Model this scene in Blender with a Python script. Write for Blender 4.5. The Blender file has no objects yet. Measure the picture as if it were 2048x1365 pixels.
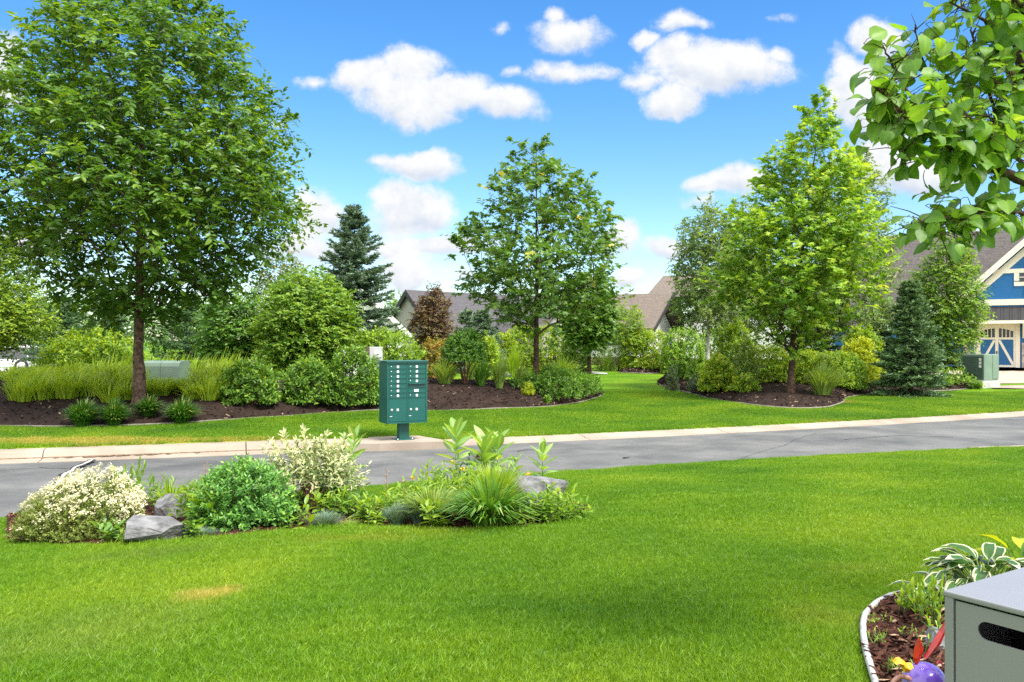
SKY_H, SKY_S, SKY_V, SKY_STR, CLOUD, SUN_E, EXPO, DENOISE = .503, 1.32, .66, .15, 2.75, 3.2, 1.30, False
FILL_CLOUD = 2.0  # brightness of the unseen cloud added as fill light
import bpy, bmesh, math, random
import numpy as np
from mathutils import Vector, Matrix, Euler
from mathutils.bvhtree import BVHTree

random.seed(7)
RNG = np.random.default_rng(7)
scene = bpy.context.scene
COL = scene.collection
R = math.radians
F, HC = 1700.0, 1.95            # focal length in photo pixels, eye height above the road

# ------------------------------------------------------------------ camera
cam_d = bpy.data.cameras.new("camera")
cam = bpy.data.objects.new("camera", cam_d)
COL.objects.link(cam)
cam.location = (0, 0, HC)
cam.rotation_euler = (R(90), 0, 0)
cam_d.sensor_width = 36.0
cam_d.lens = 36.0 * F / 2048.0
cam_d.clip_start = 0.05
cam_d.clip_end = 6000
scene.camera = cam

# ------------------------------------------------------------------ helpers
def nrm(a):
    a = np.asarray(a, float)
    return a / np.maximum(np.linalg.norm(a, axis=-1, keepdims=True), 1e-9)

def sstep(x, a, b):
    t = np.clip((x - a) / (b - a), 0, 1)
    return t * t * (3 - 2 * t)

class Geo:
    """collects vertices, faces, a per-vertex tint and material slots; builds ONE mesh object"""
    def __init__(s):
        s.v, s.f, s.t, s.n = [], [], [], 0
    def add(s, V, Fs, t=0.5, mi=0, sm=False):
        V = np.asarray(V, float).reshape(-1, 3)
        if not isinstance(Fs, list): Fs = [Fs]
        for f in Fs:
            f = np.asarray(f, np.int64)
            if f.size: s.f.append((f.reshape(-1, f.shape[-1]) + s.n, mi, sm))
        s.v.append(V)
        s.t.append(np.broadcast_to(np.asarray(t, float), (len(V),)).copy())
        s.n += len(V)
    def inst(s, T, P, D, N, S, t=0.5, mi=0, wide=1.0):
        """copies of a leaf template: +Y along D, +Z near N, length S"""
        TV, TF = T
        P, D, N = np.asarray(P, float), nrm(D), np.asarray(N, float)
        X = nrm(np.cross(D, N)); Z = np.cross(X, D)
        S = np.broadcast_to(np.asarray(S, float), (len(P),))
        V = (X[:, None, :] * TV[None, :, 0:1] * wide + D[:, None, :] * TV[None, :, 1:2]
             + Z[:, None, :] * TV[None, :, 2:3]) * S[:, None, None] + P[:, None, :]
        k = len(TV)
        off = (np.arange(len(P)) * k)[:, None, None]
        Fs = [(np.asarray(f)[None] + off).reshape(-1, np.asarray(f).shape[-1]) for f in TF]
        t = np.asarray(t, float)
        if t.ndim == 1 and len(t) == len(P): t = np.repeat(t, k)
        s.add(V.reshape(-1, 3), Fs, t, mi)
    def box(s, c, d, rz=0.0, t=0.5, mi=0, bev=0.0):
        cx, cy, cz = c; hx, hy, hz = d[0] / 2, d[1] / 2, d[2] / 2
        if bev > 0:
            bm = bmesh.new(); bmesh.ops.create_cube(bm, size=1.0)
            for v in bm.verts: v.co = Vector((v.co.x * d[0], v.co.y * d[1], v.co.z * d[2]))
            bmesh.ops.bevel(bm, geom=list(bm.edges), offset=bev, segments=2, profile=0.6, affect='EDGES')
            s.bm(bm, Matrix.Translation(c) @ Matrix.Rotation(rz, 4, 'Z'), t, mi); return
        V = np.array([[x, y, z] for z in (-hz, hz) for y in (-hy, hy) for x in (-hx, hx)])
        ca, sa = math.cos(rz), math.sin(rz)
        V = np.stack([V[:, 0] * ca - V[:, 1] * sa + cx, V[:, 0] * sa + V[:, 1] * ca + cy, V[:, 2] + cz], 1)
        s.add(V, [[0, 2, 3, 1], [4, 5, 7, 6], [0, 1, 5, 4], [2, 6, 7, 3], [0, 4, 6, 2], [1, 3, 7, 5]], t, mi)
    def bm(s, bm, M=None, t=0.5, mi=0, sm=False):
        bm.verts.index_update()
        V = [tuple((M @ v.co) if M else v.co) for v in bm.verts]
        groups = {}
        for f in bm.faces: groups.setdefault(len(f.verts), []).append([v.index for v in f.verts])
        s.add(V, [np.array(g) for g in groups.values()], t, mi, sm)
        bm.free()
    def tube(s, pts, rad, n=6, t=0.5, mi=0, cap=True, sm=True):
        pts = np.asarray(pts, float); m = len(pts)
        rad = np.broadcast_to(np.asarray(rad, float), (m,))
        T = nrm(np.gradient(pts, axis=0))
        ref = np.array([0.13, 0.31, 0.94]) if abs(T[0, 2]) < 0.9 else np.array([1.0, 0.1, 0.05])
        U = nrm(np.cross(T, ref)); W = np.cross(T, U)
        a = np.linspace(0, 2 * math.pi, n, endpoint=False)
        V = pts[:, None, :] + rad[:, None, None] * (np.cos(a)[None, :, None] * U[:, None, :] + np.sin(a)[None, :, None] * W[:, None, :])
        i = np.arange(m - 1)[:, None] * n; j = np.arange(n)[None, :]; j2 = (j + 1) % n
        q = np.stack([i + j, i + n + j, i + n + j2, i + j2], -1).reshape(-1, 4)
        Fs = [q]
        if cap and n > 2: Fs += [np.array([list(range(n))]), np.array([[(m - 1) * n + k for k in range(n - 1, -1, -1)]])]
        s.add(V.reshape(-1, 3), Fs, t, mi, sm)
    def lathe(s, prof, c, n=24, t=0.5, mi=0, sm=True):
        prof = np.asarray(prof, float); a = np.linspace(0, 2 * math.pi, n, endpoint=False); m = len(prof)
        V = np.stack([prof[:, None, 0] * np.cos(a) + c[0], prof[:, None, 0] * np.sin(a) + c[1], prof[:, None, 1] + c[2] + 0 * a], -1)
        i = np.arange(m - 1)[:, None] * n; j = np.arange(n)[None, :]; j2 = (j + 1) % n
        s.add(V.reshape(-1, 3), np.stack([i + j, i + j2, i + n + j2, i + n + j], -1).reshape(-1, 4), t, mi, sm)
    def extr(s, poly, z0, z1, M=None, t=0.5, mi=0):
        """polygon in local XY pulled from z0 to z1, moved by M"""
        n = len(poly)
        V = [Vector((p[0], p[1], z0)) for p in poly] + [Vector((p[0], p[1], z1)) for p in poly]
        if M: V = [M @ v for v in V]
        Fs = [np.array([list(range(n - 1, -1, -1))]), np.array([list(range(n, 2 * n))]),
              np.array([[i, (i + 1) % n, n + (i + 1) % n, n + i] for i in range(n)])]
        s.add([tuple(v) for v in V], Fs, t, mi)
    def build(s, name, mats, parent=None, org=None):
        me = bpy.data.meshes.new(name)
        V = np.concatenate(s.v); t = np.concatenate(s.t)
        if org is None: org = tuple(parent.location) if parent is not None and parent.get('_w') else (0, 0, 0)
        V = V - np.asarray(org, float)
        me.vertices.add(len(V)); me.vertices.foreach_set('co', V.astype(np.float32).ravel())
        lv = np.concatenate([f.ravel() for f, _, _ in s.f])
        lt = np.concatenate([np.full(len(f), f.shape[1]) for f, _, _ in s.f])
        mi = np.concatenate([np.full(len(f), m) for f, m, _ in s.f])
        sm = np.concatenate([np.full(len(f), k) for f, _, k in s.f])
        me.loops.add(len(lv)); me.loops.foreach_set('vertex_index', lv.astype(np.int32))
        me.polygons.add(len(lt))
        me.polygons.foreach_set('loop_start', (np.cumsum(lt) - lt).astype(np.int32))
        me.polygons.foreach_set('loop_total', lt.astype(np.int32))
        if not isinstance(mats, (list, tuple)): mats = [mats]
        for m in mats: me.materials.append(m)
        me.polygons.foreach_set('material_index', mi.astype(np.int32))
        me.polygons.foreach_set('use_smooth', sm.astype(bool))
        at = me.attributes.new('tint', 'FLOAT', 'POINT'); at.data.foreach_set('value', t.astype(np.float32))
        me.update(calc_edges=True); me.validate()
        o = bpy.data.objects.new(name, me); COL.objects.link(o)
        if parent is not None: o.parent = parent
        elif org is not None: o.location = org
        return o

def tag(o, label=None, cat=None, group=None, kind=None):
    if label: o['label'] = label
    if cat: o['category'] = cat
    if group: o['group'] = group
    if kind: o['kind'] = kind
    return o

def thing(name, loc, label, cat, group=None, rz=0.0):
    o = bpy.data.objects.new(name, None); COL.objects.link(o)
    o.location = loc; o.rotation_euler = (0, 0, rz); o.empty_display_size = 0.2
    return tag(o, label, cat, group)

def wthing(name, loc, label, cat, group=None):
    """an Empty whose parts are given in world coordinates"""
    o = thing(name, loc, label, cat, group); o['_w'] = 1
    return o

# ------------------------------------------------------------------ materials
def mat(name):
    m = bpy.data.materials.new(name); m.use_nodes = True
    nt = m.node_tree; nt.nodes.clear()
    out = nt.nodes.new('ShaderNodeOutputMaterial')
    return m, nt, out

def ramp(nt, stops, interp='LINEAR'):
    r = nt.nodes.new('ShaderNodeValToRGB'); cr = r.color_ramp; cr.interpolation = interp
    while len(cr.elements) < len(stops): cr.elements.new(0.5)
    for e, (p, c) in zip(cr.elements, stops): e.position = p; e.color = (*c, 1)
    return r

def leaf_mat(name, stops, trans=0.4, rough=0.42, spec=0.5, tcol=(1.5, 1.35, 0.5), interp='LINEAR'):
    m, nt, out = mat(name); L = nt.links
    at = nt.nodes.new('ShaderNodeAttribute'); at.attribute_name = 'tint'
    r = ramp(nt, stops, interp); L.new(at.outputs['Fac'], r.inputs[0])
    p = nt.nodes.new('ShaderNodeBsdfPrincipled')
    p.inputs['Roughness'].default_value = rough
    p.inputs['Specular IOR Level'].default_value = spec
    L.new(r.outputs[0], p.inputs['Base Color'])
    tr = nt.nodes.new('ShaderNodeBsdfTranslucent')
    mx = nt.nodes.new('ShaderNodeMix'); mx.data_type = 'RGBA'; mx.blend_type = 'MULTIPLY'; mx.inputs[0].default_value = 1
    L.new(r.outputs[0], mx.inputs[6]); mx.inputs[7].default_value = (*tcol, 1)
    L.new(mx.outputs[2], tr.inputs[0])
    ms = nt.nodes.new('ShaderNodeMixShader'); ms.inputs[0].default_value = trans
    L.new(p.outputs[0], ms.inputs[1]); L.new(tr.outputs[0], ms.inputs[2])
    L.new(ms.outputs[0], out.inputs[0])
    return m

def surf_mat(name, col, rough=0.6, metal=0.0, var=0.12, scale=6.0, bump=0.0, bscale=60.0, spec=0.5, col2=None, coat=0.0, det=6.0):
    """a plain surface with a little real mottling and grain"""
    m, nt, out = mat(name); L = nt.links
    tc = nt.nodes.new('ShaderNodeTexCoord')
    nz = nt.nodes.new('ShaderNodeTexNoise'); nz.inputs['Scale'].default_value = scale; nz.inputs['Detail'].default_value = det
    L.new(tc.outputs['Object'], nz.inputs['Vector'])
    c2 = col2 or tuple(max(0, c * (1 - 2 * var)) for c in col)
    c1 = col if col2 else tuple(min(1, c * (1 + var)) for c in col)
    r = ramp(nt, [(0.32, c2), (0.68, c1)]); L.new(nz.outputs['Fac'], r.inputs[0])
    p = nt.nodes.new('ShaderNodeBsdfPrincipled')
    p.inputs['Roughness'].default_value = rough; p.inputs['Metallic'].default_value = metal
    p.inputs['Specular IOR Level'].default_value = spec; p.inputs['Coat Weight'].default_value = coat
    L.new(r.outputs[0], p.inputs['Base Color'])
    if bump > 0:
        n2 = nt.nodes.new('ShaderNodeTexNoise'); n2.inputs['Scale'].default_value = bscale; n2.inputs['Detail'].default_value = 4
        L.new(tc.outputs['Object'], n2.inputs['Vector'])
        b = nt.nodes.new('ShaderNodeBump'); b.inputs['Strength'].default_value = bump; b.inputs['Distance'].default_value = 0.02
        L.new(n2.outputs['Fac'], b.inputs['Height']); L.new(b.outputs[0], p.inputs['Normal'])
    L.new(p.outputs[0], out.inputs[0])
    return m

def line_mat(name, col, axis, pitch, depth=0.6, rough=0.55, var=0.08, dark=0.5, metal=0.0):
    """boards, shingle courses or seams: real grooves by bump along one object axis"""
    m, nt, out = mat(name); L = nt.links
    tc = nt.nodes.new('ShaderNodeTexCoord'); sp = nt.nodes.new('ShaderNodeSeparateXYZ'); L.new(tc.outputs['Object'], sp.inputs[0])
    d = nt.nodes.new('ShaderNodeMath'); d.operation = 'DIVIDE'; L.new(sp.outputs[axis], d.inputs[0]); d.inputs[1].default_value = pitch
    fr = nt.nodes.new('ShaderNodeMath'); fr.operation = 'FRACT'; L.new(d.outputs[0], fr.inputs[0])
    rr = ramp(nt, [(0.0, (0, 0, 0)), (0.1, (1, 1, 1))]); L.new(fr.outputs[0], rr.inputs[0])
    nz = nt.nodes.new('ShaderNodeTexNoise'); nz.inputs['Scale'].default_value = 9; nz.inputs['Detail'].default_value = 8; L.new(tc.outputs['Object'], nz.inputs['Vector'])
    r = ramp(nt, [(0.3, tuple(c * (1 - 2 * var) for c in col)), (0.7, tuple(c * (1 + var) for c in col))]); L.new(nz.outputs['Fac'], r.inputs[0])
    p = nt.nodes.new('ShaderNodeBsdfPrincipled'); p.inputs['Roughness'].default_value = rough; p.inputs['Metallic'].default_value = metal
    L.new(r.outputs[0], p.inputs['Base Color'])
    b = nt.nodes.new('ShaderNodeBump'); b.inputs['Strength'].default_value = depth; b.inputs['Distance'].default_value = 0.03
    L.new(rr.outputs[0], b.inputs['Height']); L.new(b.outputs[0], p.inputs['Normal']); L.new(p.outputs[0], out.inputs[0])
    return m

def tint_mat(name, stops, rough=0.8, bump=0.0, bscale=80, spec=0.3):
    m, nt, out = mat(name); L = nt.links
    at = nt.nodes.new('ShaderNodeAttribute'); at.attribute_name = 'tint'
    r = ramp(nt, stops); L.new(at.outputs['Fac'], r.inputs[0])
    p = nt.nodes.new('ShaderNodeBsdfPrincipled'); p.inputs['Roughness'].default_value = rough; p.inputs['Specular IOR Level'].default_value = spec
    L.new(r.outputs[0], p.inputs['Base Color'])
    if bump:
        tc = nt.nodes.new('ShaderNodeTexCoord')
        n2 = nt.nodes.new('ShaderNodeTexNoise'); n2.inputs['Scale'].default_value = bscale; n2.inputs['Detail'].default_value = 6
        L.new(tc.outputs['Object'], n2.inputs['Vector'])
        b = nt.nodes.new('ShaderNodeBump'); b.inputs['Strength'].default_value = bump; b.inputs['Distance'].default_value = 0.03
        L.new(n2.outputs['Fac'], b.inputs['Height']); L.new(b.outputs[0], p.inputs['Normal'])
    L.new(p.outputs[0], out.inputs[0])
    return m

M = {}
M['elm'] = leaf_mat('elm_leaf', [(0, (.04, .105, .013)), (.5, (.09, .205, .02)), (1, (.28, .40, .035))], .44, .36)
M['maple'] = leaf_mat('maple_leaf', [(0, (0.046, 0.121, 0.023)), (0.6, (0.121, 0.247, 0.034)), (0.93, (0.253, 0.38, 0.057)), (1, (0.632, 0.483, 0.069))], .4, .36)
M['lime'] = leaf_mat('lime_maple_leaf', [(0, (.07, .18, .015)), (.45, (.165, .325, .028)), (.8, (.34, .51, .05)), (1, (.52, .56, .09))], .48, .42)
M['birch'] = leaf_mat('birch_leaf', [(0, (0.081, 0.163, 0.037)), (0.5, (0.156, 0.263, 0.056)), (1, (0.375, 0.438, 0.112))], .4, .4)
M['mid'] = leaf_mat('mid_green_leaf', [(0, (0.055, 0.146, 0.016)), (0.5, (0.128, 0.268, 0.027)), (1, (0.342, 0.488, 0.049))], .42, .42)
M['yel'] = leaf_mat('yellow_green_leaf', [(0, (0.09, 0.192, 0.014)), (0.5, (0.204, 0.348, 0.024)), (1, (0.48, 0.564, 0.042))], .45, .45)
M['gold'] = leaf_mat('golden_leaf', [(0, (0.151, 0.24, 0.013)), (0.5, (0.328, 0.428, 0.016)), (1, (0.605, 0.605, 0.025))], .42, .45)
M['dark'] = leaf_mat('dark_green_leaf', [(0, (0.034, 0.104, 0.016)), (0.55, (0.078, 0.202, 0.023)), (1, (0.221, 0.377, 0.042))], .38, .38)
M['grey'] = leaf_mat('grey_green_leaf', [(0, (.06, .10, .05)), (.5, (.11, .17, .085)), (1, (.2, .27, .15))], .3, .5)
M['purple'] = leaf_mat('purple_leaf', [(0, (.06, .05, .03)), (.45, (.16, .085, .05)), (.75, (.2, .13, .06)), (1, (.16, .24, .05))], .35, .45, tcol=(1.4, 1.0, .6))
M['orange'] = leaf_mat('orange_tipped_leaf', [(0, (.06, .12, .015)), (.45, (.14, .19, .02)), (.75, (.38, .28, .04)), (1, (.42, .22, .05))], .4, .45)
M['spruce'] = leaf_mat('spruce_needle', [(0, (0.04, 0.101, 0.04)), (0.5, (0.087, 0.181, 0.074)), (1, (0.215, 0.336, 0.134))], .15, .45)
M['bspruce'] = leaf_mat('blue_spruce_needle', [(0, (.05, .10, .055)), (.5, (.10, .175, .105)), (1, (.24, .33, .22))], .15, .45)
M['tallgrass'] = leaf_mat('tall_grass_blade', [(0, (0.146, 0.269, 0.016)), (0.5, (0.28, 0.426, 0.028)), (1, (0.493, 0.582, 0.09))], .45, .4)
M['softgrass'] = leaf_mat('pale_grass_blade', [(0, (0.11, 0.22, 0.028)), (0.5, (0.22, 0.341, 0.061)), (1, (0.44, 0.506, 0.176))], .42, .4)
M['tuft'] = leaf_mat('deep_green_blade', [(0, (0.034, 0.115, 0.016)), (0.5, (0.081, 0.218, 0.025)), (0.9, (0.207, 0.38, 0.046)), (1, (0.575, 0.575, 0.184))], .38, .35)
M['fescue'] = leaf_mat('blue_fescue_blade', [(0, (.07, .13, .08)), (.5, (.15, .24, .17)), (1, (.28, .37, .28))], .25, .45)
M['sedum'] = leaf_mat('sedum_leaf', [(0, (.055, .16, .035)), (.5, (.12, .30, .055)), (.85, (.22, .43, .06)), (1, (.36, .52, .08))], .28, .38)
M['varieg'] = leaf_mat('variegated_leaf', [(0, (.09, .17, .03)), (.3, (.16, .25, .06)), (.45, (.55, .58, .30)), (1, (.74, .74, .46))], .35, .45, tcol=(1.1, 1.1, .8))
M['hosta'] = leaf_mat('hosta_leaf', [(0, (.035, .11, .02)), (.45, (.065, .17, .03)), (.55, (.62, .64, .36)), (1, (.78, .78, .55))], .25, .38, tcol=(1.1, 1.1, .7))
M['milk'] = leaf_mat('milkweed_leaf', [(0, (0.088, 0.22, 0.039)), (0.5, (0.209, 0.374, 0.077)), (0.8, (0.374, 0.506, 0.165)), (1, (0.66, 0.704, 0.396))], .4, .4)
M['near'] = leaf_mat('broad_leaf', [(0, (0.062, 0.168, 0.02)), (0.5, (0.134, 0.28, 0.031)), (0.85, (0.246, 0.426, 0.056)), (1, (0.504, 0.56, 0.157))], .5, .46, .45)
M['sprout'] = leaf_mat('fresh_leaf', [(0, (0.071, 0.177, 0.018)), (0.5, (0.153, 0.307, 0.024)), (1, (0.378, 0.496, 0.041))], .42, .4)
M['flower'] = leaf_mat('white_flower', [(0, (.62, .56, .28)), (.5, (.80, .75, .50)), (1, (.88, .86, .70))], .3, .6, .2, tcol=(1, 1, .9))
M['bushleaf'] = leaf_mat('small_olive_leaf', [(0, (0.084, 0.144, 0.024)), (0.5, (0.18, 0.252, 0.042)), (1, (0.36, 0.432, 0.096))], .35, .5)
M['yflower'] = leaf_mat('yellow_flower', [(0, (.7, .42, .01)), (1, (.85, .65, .03))], .3, .5, tcol=(1, .9, .4))
M['pflower'] = leaf_mat('pink_flower', [(0, (.25, .06, .1)), (1, (.5, .2, .28))], .3, .5, tcol=(1, .8, .8))
M['seed'] = leaf_mat('reddish_seed', [(0, (.3, .16, .1)), (1, (.5, .34, .2))], .3, .6, tcol=(1, .9, .7))
M['bark'] = surf_mat('bark', (.15, .10, .07), .9, var=.35, scale=14, bump=1.0, bscale=26, spec=.2)
M['bark_dark'] = surf_mat('dark_bark', (.085, .052, .036), .9, var=.35, scale=16, bump=1.0, bscale=30, spec=.2)
M['bark_birch'] = surf_mat('birch_bark', (.74, .71, .64), .8, var=.2, scale=7, bump=.4, bscale=18, col2=(.36, .33, .28))
M['stem'] = surf_mat('green_stem', (.14, .22, .05), .6, scale=8)
M['redstem'] = surf_mat('red_brown_stem', (.16, .07, .04), .7, scale=8)
M['rock'] = surf_mat('grey_rock', (.23, .23, .235), .85, var=.25, scale=9, bump=1.0, bscale=22, col2=(.06, .06, .065), det=10)
M['conc'] = surf_mat('warm_concrete', (.37, .31, .25), .9, var=.06, scale=1.1, bump=.3, bscale=140, col2=(.25, .20, .155), det=10)
M['conc_g'] = surf_mat('grey_concrete', (.42, .42, .40), .9, var=.1, scale=4, bump=.25, bscale=90)
M['drive'] = surf_mat('tan_driveway', (.40, .31, .235), .9, var=.08, scale=1.5, bump=.2, bscale=90)
M['edging'] = surf_mat('grey_edging', (.42, .42, .41), .6, var=.12, scale=20, bump=.3, bscale=120)
M['edge_far'] = surf_mat('stone_edging', (.20, .18, .145), .9, var=.2, scale=12, bump=.5, bscale=60)
M['mbox'] = surf_mat('teal_green_paint', (.005, .084, .070), .40, var=.05, scale=3, spec=.5, bump=.04, bscale=300)
M['mlabel'] = surf_mat('white_label', (.75, .76, .74), .5, var=.03)
M['mark'] = surf_mat('dark_print', (.05, .05, .055), .6)
M['metal'] = surf_mat('bright_metal', (.72, .70, .62), .3, metal=.8, var=.05)
M['green_box'] = surf_mat('utility_green', (.155, .225, .17), .5, var=.06, scale=3)
M['green_dark'] = surf_mat('utility_dark_green', (.06, .10, .075), .45, var=.06, scale=3)
M['meter'] = surf_mat('meter_grey', (.42, .43, .43), .45, metal=.2, var=.05)
M['rust'] = surf_mat('brown_side', (.12, .06, .045), .7)
M['glass'] = surf_mat('window_glass', (.02, .026, .03), .08, var=.1, spec=.6)
M['white'] = surf_mat('white_paint', (.80, .79, .75), .6, var=.03)
M['cream'] = surf_mat('cream_trim', (.78, .73, .61), .6, var=.03)
M['blue'] = line_mat('blue_siding', (.003, .125, .345), 'Z', .13, .35, .55, .05)
M['bluedoor'] = line_mat('blue_door_boards', (.004, .105, .29), 'X', .12, .3, .5, .05)
M['stone'] = surf_mat('stone_veneer', (.42, .37, .33), .9, var=.3, scale=7, bump=.8, bscale=10)
M['shingle'] = line_mat('grey_shingle', (.095, .084, .080), 'Z', .11, .9, .9, .22)
M['shingle_b'] = line_mat('brown_shingle', (.15, .12, .098), 'Z', .12, .9, .9, .22)
M['shingle_d'] = line_mat('slate_shingle', (.085, .080, .088), 'Z', .12, .9, .9, .2)
M['seam'] = line_mat('standing_seam', (.035, .034, .036), 'X', .4, .8, .4, .08)
M['wall_g'] = line_mat('grey_siding', (.36, .34, .31), 'Z', .14, .4, .7, .04)
M['wall_w'] = line_mat('white_siding', (.80, .80, .78), 'Z', .14, .4, .6, .02)
M['fascia'] = surf_mat('dark_fascia', (.03, .026, .026), .6)
M['tank'] = surf_mat('grey_powder_coat', (.215, .215, .225), .30, var=.02, scale=3, bump=.03, bscale=500)
M['tank_in'] = surf_mat('inside_shade', (.012, .012, .012), .8)
M['cyl'] = surf_mat('white_cylinder', (.55, .55, .55), .4)
M['purp'] = surf_mat('purple_enamel', (.42, .30, .75), .22, var=.0, scale=9, col2=(.14, .06, .50), coat=.6, det=8)
M['red'] = surf_mat('red_enamel', (.62, .02, .01), .25, scale=12, col2=(.2, .012, .015), coat=.6)
M['yel_en'] = surf_mat('yellow_enamel', (.95, .52, .02), .22, scale=10, col2=(.9, .32, .01), coat=.6)
M['pink'] = surf_mat('pink_enamel', (.55, .27, .2), .35, coat=.3)
M['car'] = surf_mat('white_car_paint', (.8, .8, .8), .25, var=.01, coat=.5)
M['carglass'] = surf_mat('car_glass', (.10, .105, .12), .1, var=.05)
M['tyre'] = surf_mat('tyre_rubber', (.02, .02, .02), .8)
M['amber'] = surf_mat('amber_lens', (.8, .35, .04), .3)
M['crack'] = surf_mat('tar_seal', (.02, .02, .021), .7, var=.2, scale=15)
M['thin'] = surf_mat('old_crack', (.075, .078, .08), .8, var=.2, scale=15)
M['dirt'] = surf_mat('gutter_silt', (.16, .10, .06), .95, var=.3, scale=20)
M['crackw'] = surf_mat('pale_grit', (.5, .46, .44), .9, var=.25, scale=20)
# ------------------------------------------------------------------ ground shape
def px2(px, py, z):
    d = (HC - z) * F / (py - 682.5)
    return (px - 1024) / F * d, d

def fitline(pts):
    a = np.array([px2(*p) for p in pts])
    c = np.polyfit(a[:, 0], a[:, 1], 2)
    lo, hi = -10.0, 15.0
    def f(x):
        x = np.asarray(x, float); xc = np.clip(x, lo, hi)
        return np.polyval(c, xc) + (x - xc) * np.polyval(np.polyder(c), xc)
    return f
yn = fitline([(0, 1040, .08), (300, 1012, .08), (770, 976, .08), (1000, 955, .08), (1500, 922, .08), (2048, 897, .08)])   # lawn meets road
yf = fitline([(0, 924, 0), (500, 915, 0), (870, 897, 0), (1100, 885, 0), (1500, 862, 0), (1750, 848, 0), (2048, 835, 0)])  # road meets gutter
KW = 0.68                                                   # gutter + rolled kerb
def kh(x):                                                  # kerb height: full on the left, laid back past the mailbox
    return 0.055 + 0.105 * (1 - sstep(np.asarray(x, float), -3.4, -1.6))
yb = lambda x: yf(x) + KW

def wob(x, y):
    return .022 * np.sin(x * 1.3 + y * .7) + .018 * np.sin(x * .6 - y * 1.9 + 1) + .012 * np.sin(2.9 * x + 1.1 * y)

def gz(x, y):
    x = np.asarray(x, float); y = np.asarray(y, float)
    s = yn(x) - y
    zn = .08 + .082 * np.clip(s, 0, 9) + .01 * np.clip(s - 9, 0, 30) + wob(x, y) * sstep(s, .2, 1.5) * .6
    t = y - yb(x)
    tt = np.clip(t, 0, None)
    zf = kh(x) + .012 + .36 * (1 - np.exp(-tt / 24.0)) + .00035 * np.clip(tt - 40, 0, 200) + wob(x * .6, y * .6) * sstep(t, .3, 2.5)
    mid = -.10
    return np.where(s >= 0, zn, np.where(t >= 0, zf, mid))

X_ = np.concatenate([[-900, -420, -200, -110, -70], np.arange(-48, -14, 1.5), np.arange(-14, 16, .22), np.arange(16, 52, 1.5), [70, 110, 200, 420, 900]])
rows = []
for a in np.concatenate([np.linspace(0, .55, 12), np.linspace(.58, 1, 52)]):
    rows.append((-14 + (yn(X_) + 14) * a - 1e-4, None))
rows.append((yn(X_) + .03, 1)); rows.append((yb(X_) - .03, 1))
for t in np.concatenate([np.arange(0, 3, .2), np.arange(3, 30, .6), np.arange(30, 80, 3), [100, 140, 220, 400, 800, 1600, 3000]]):
    rows.append((yb(X_) + t + 1e-4, None))
GV = np.array([[[x, y, float(z)] for x, y, z in zip(X_, ry, gz(X_, ry))] for ry, _ in rows])
nr, nc = GV.shape[:2]
ii = np.arange(nr - 1)[:, None] * nc + np.arange(nc - 1)[None]
GF = np.stack([ii, ii + 1, ii + nc + 1, ii + nc], -1).reshape(-1, 4)

# lawn colour as a function of the place on the ground (shared by soil sheet and blades)
def lawn_nodes(nt, blade):
    L = nt.links
    g = nt.nodes.new('ShaderNodeNewGeometry')
    def noise(sc, det=3):
        n = nt.nodes.new('ShaderNodeTexNoise'); n.inputs['Scale'].default_value = sc; n.inputs['Detail'].default_value = det
        L.new(g.outputs['Position'], n.inputs['Vector']); return n.outputs['Fac']
    base = ramp(nt, [(.28, (.066, .19, .008)), (.5, (.128, .272, .010)), (.74, (.22, .35, .018))])
    L.new(noise(.55, 4), base.inputs[0])
    fine = ramp(nt, [(.35, (.75, .8, .7)), (.65, (1.2, 1.12, 1.1))]); L.new(noise(26 if blade else 9, 5), fine.inputs[0])
    m1 = nt.nodes.new('ShaderNodeMix'); m1.data_type = 'RGBA'; m1.blend_type = 'MULTIPLY'; m1.inputs[0].default_value = 1
    L.new(base.outputs[0], m1.inputs[6]); L.new(fine.outputs[0], m1.inputs[7])
    cur = m1.outputs[2]
    sp = nt.nodes.new('ShaderNodeSeparateXYZ'); L.new(g.outputs['Position'], sp.inputs[0])
    edge = noise(3.0, 4)
    def blotch(cx, cy, rx, ry, col, amt):
        nonlocal cur
        a = nt.nodes.new('ShaderNodeVectorMath'); a.operation = 'MULTIPLY_ADD'
        L.new(g.outputs['Position'], a.inputs[0]); a.inputs[1].default_value = (1 / rx, 1 / ry, 0); a.inputs[2].default_value = (-cx / rx, -cy / ry, 0)
        l = nt.nodes.new('ShaderNodeVectorMath'); l.operation = 'LENGTH'; L.new(a.outputs[0], l.inputs[0])
        s_ = nt.nodes.new('ShaderNodeMath'); s_.operation = 'MULTIPLY_ADD'; L.new(edge, s_.inputs[0]); s_.inputs[1].default_value = 1.5; L.new(l.outputs['Value'], s_.inputs[2])
        mr = nt.nodes.new('ShaderNodeMapRange'); mr.interpolation_type = 'SMOOTHSTEP'; L.new(s_.outputs[0], mr.inputs[0])
        mr.inputs[1].default_value = 1.75; mr.inputs[2].default_value = .95; mr.inputs[3].default_value = 0; mr.inputs[4].default_value = amt
        x = nt.nodes.new('ShaderNodeMix'); x.data_type = 'RGBA'; L.new(mr.outputs[0], x.inputs[0]); L.new(cur, x.inputs[6]); x.inputs[7].default_value = (*col, 1); cur = x.outputs[2]
    for (px, py, rx, ry, col, amt) in LAWN_SPOTS:
        if py < 900: cx, cy = px2(px, py, .13)
        else: cx, cy = px2(px, py, .62 if py > 1150 else .45)
        blotch(cx, cy, rx, ry, col, amt)
    return cur
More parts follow.
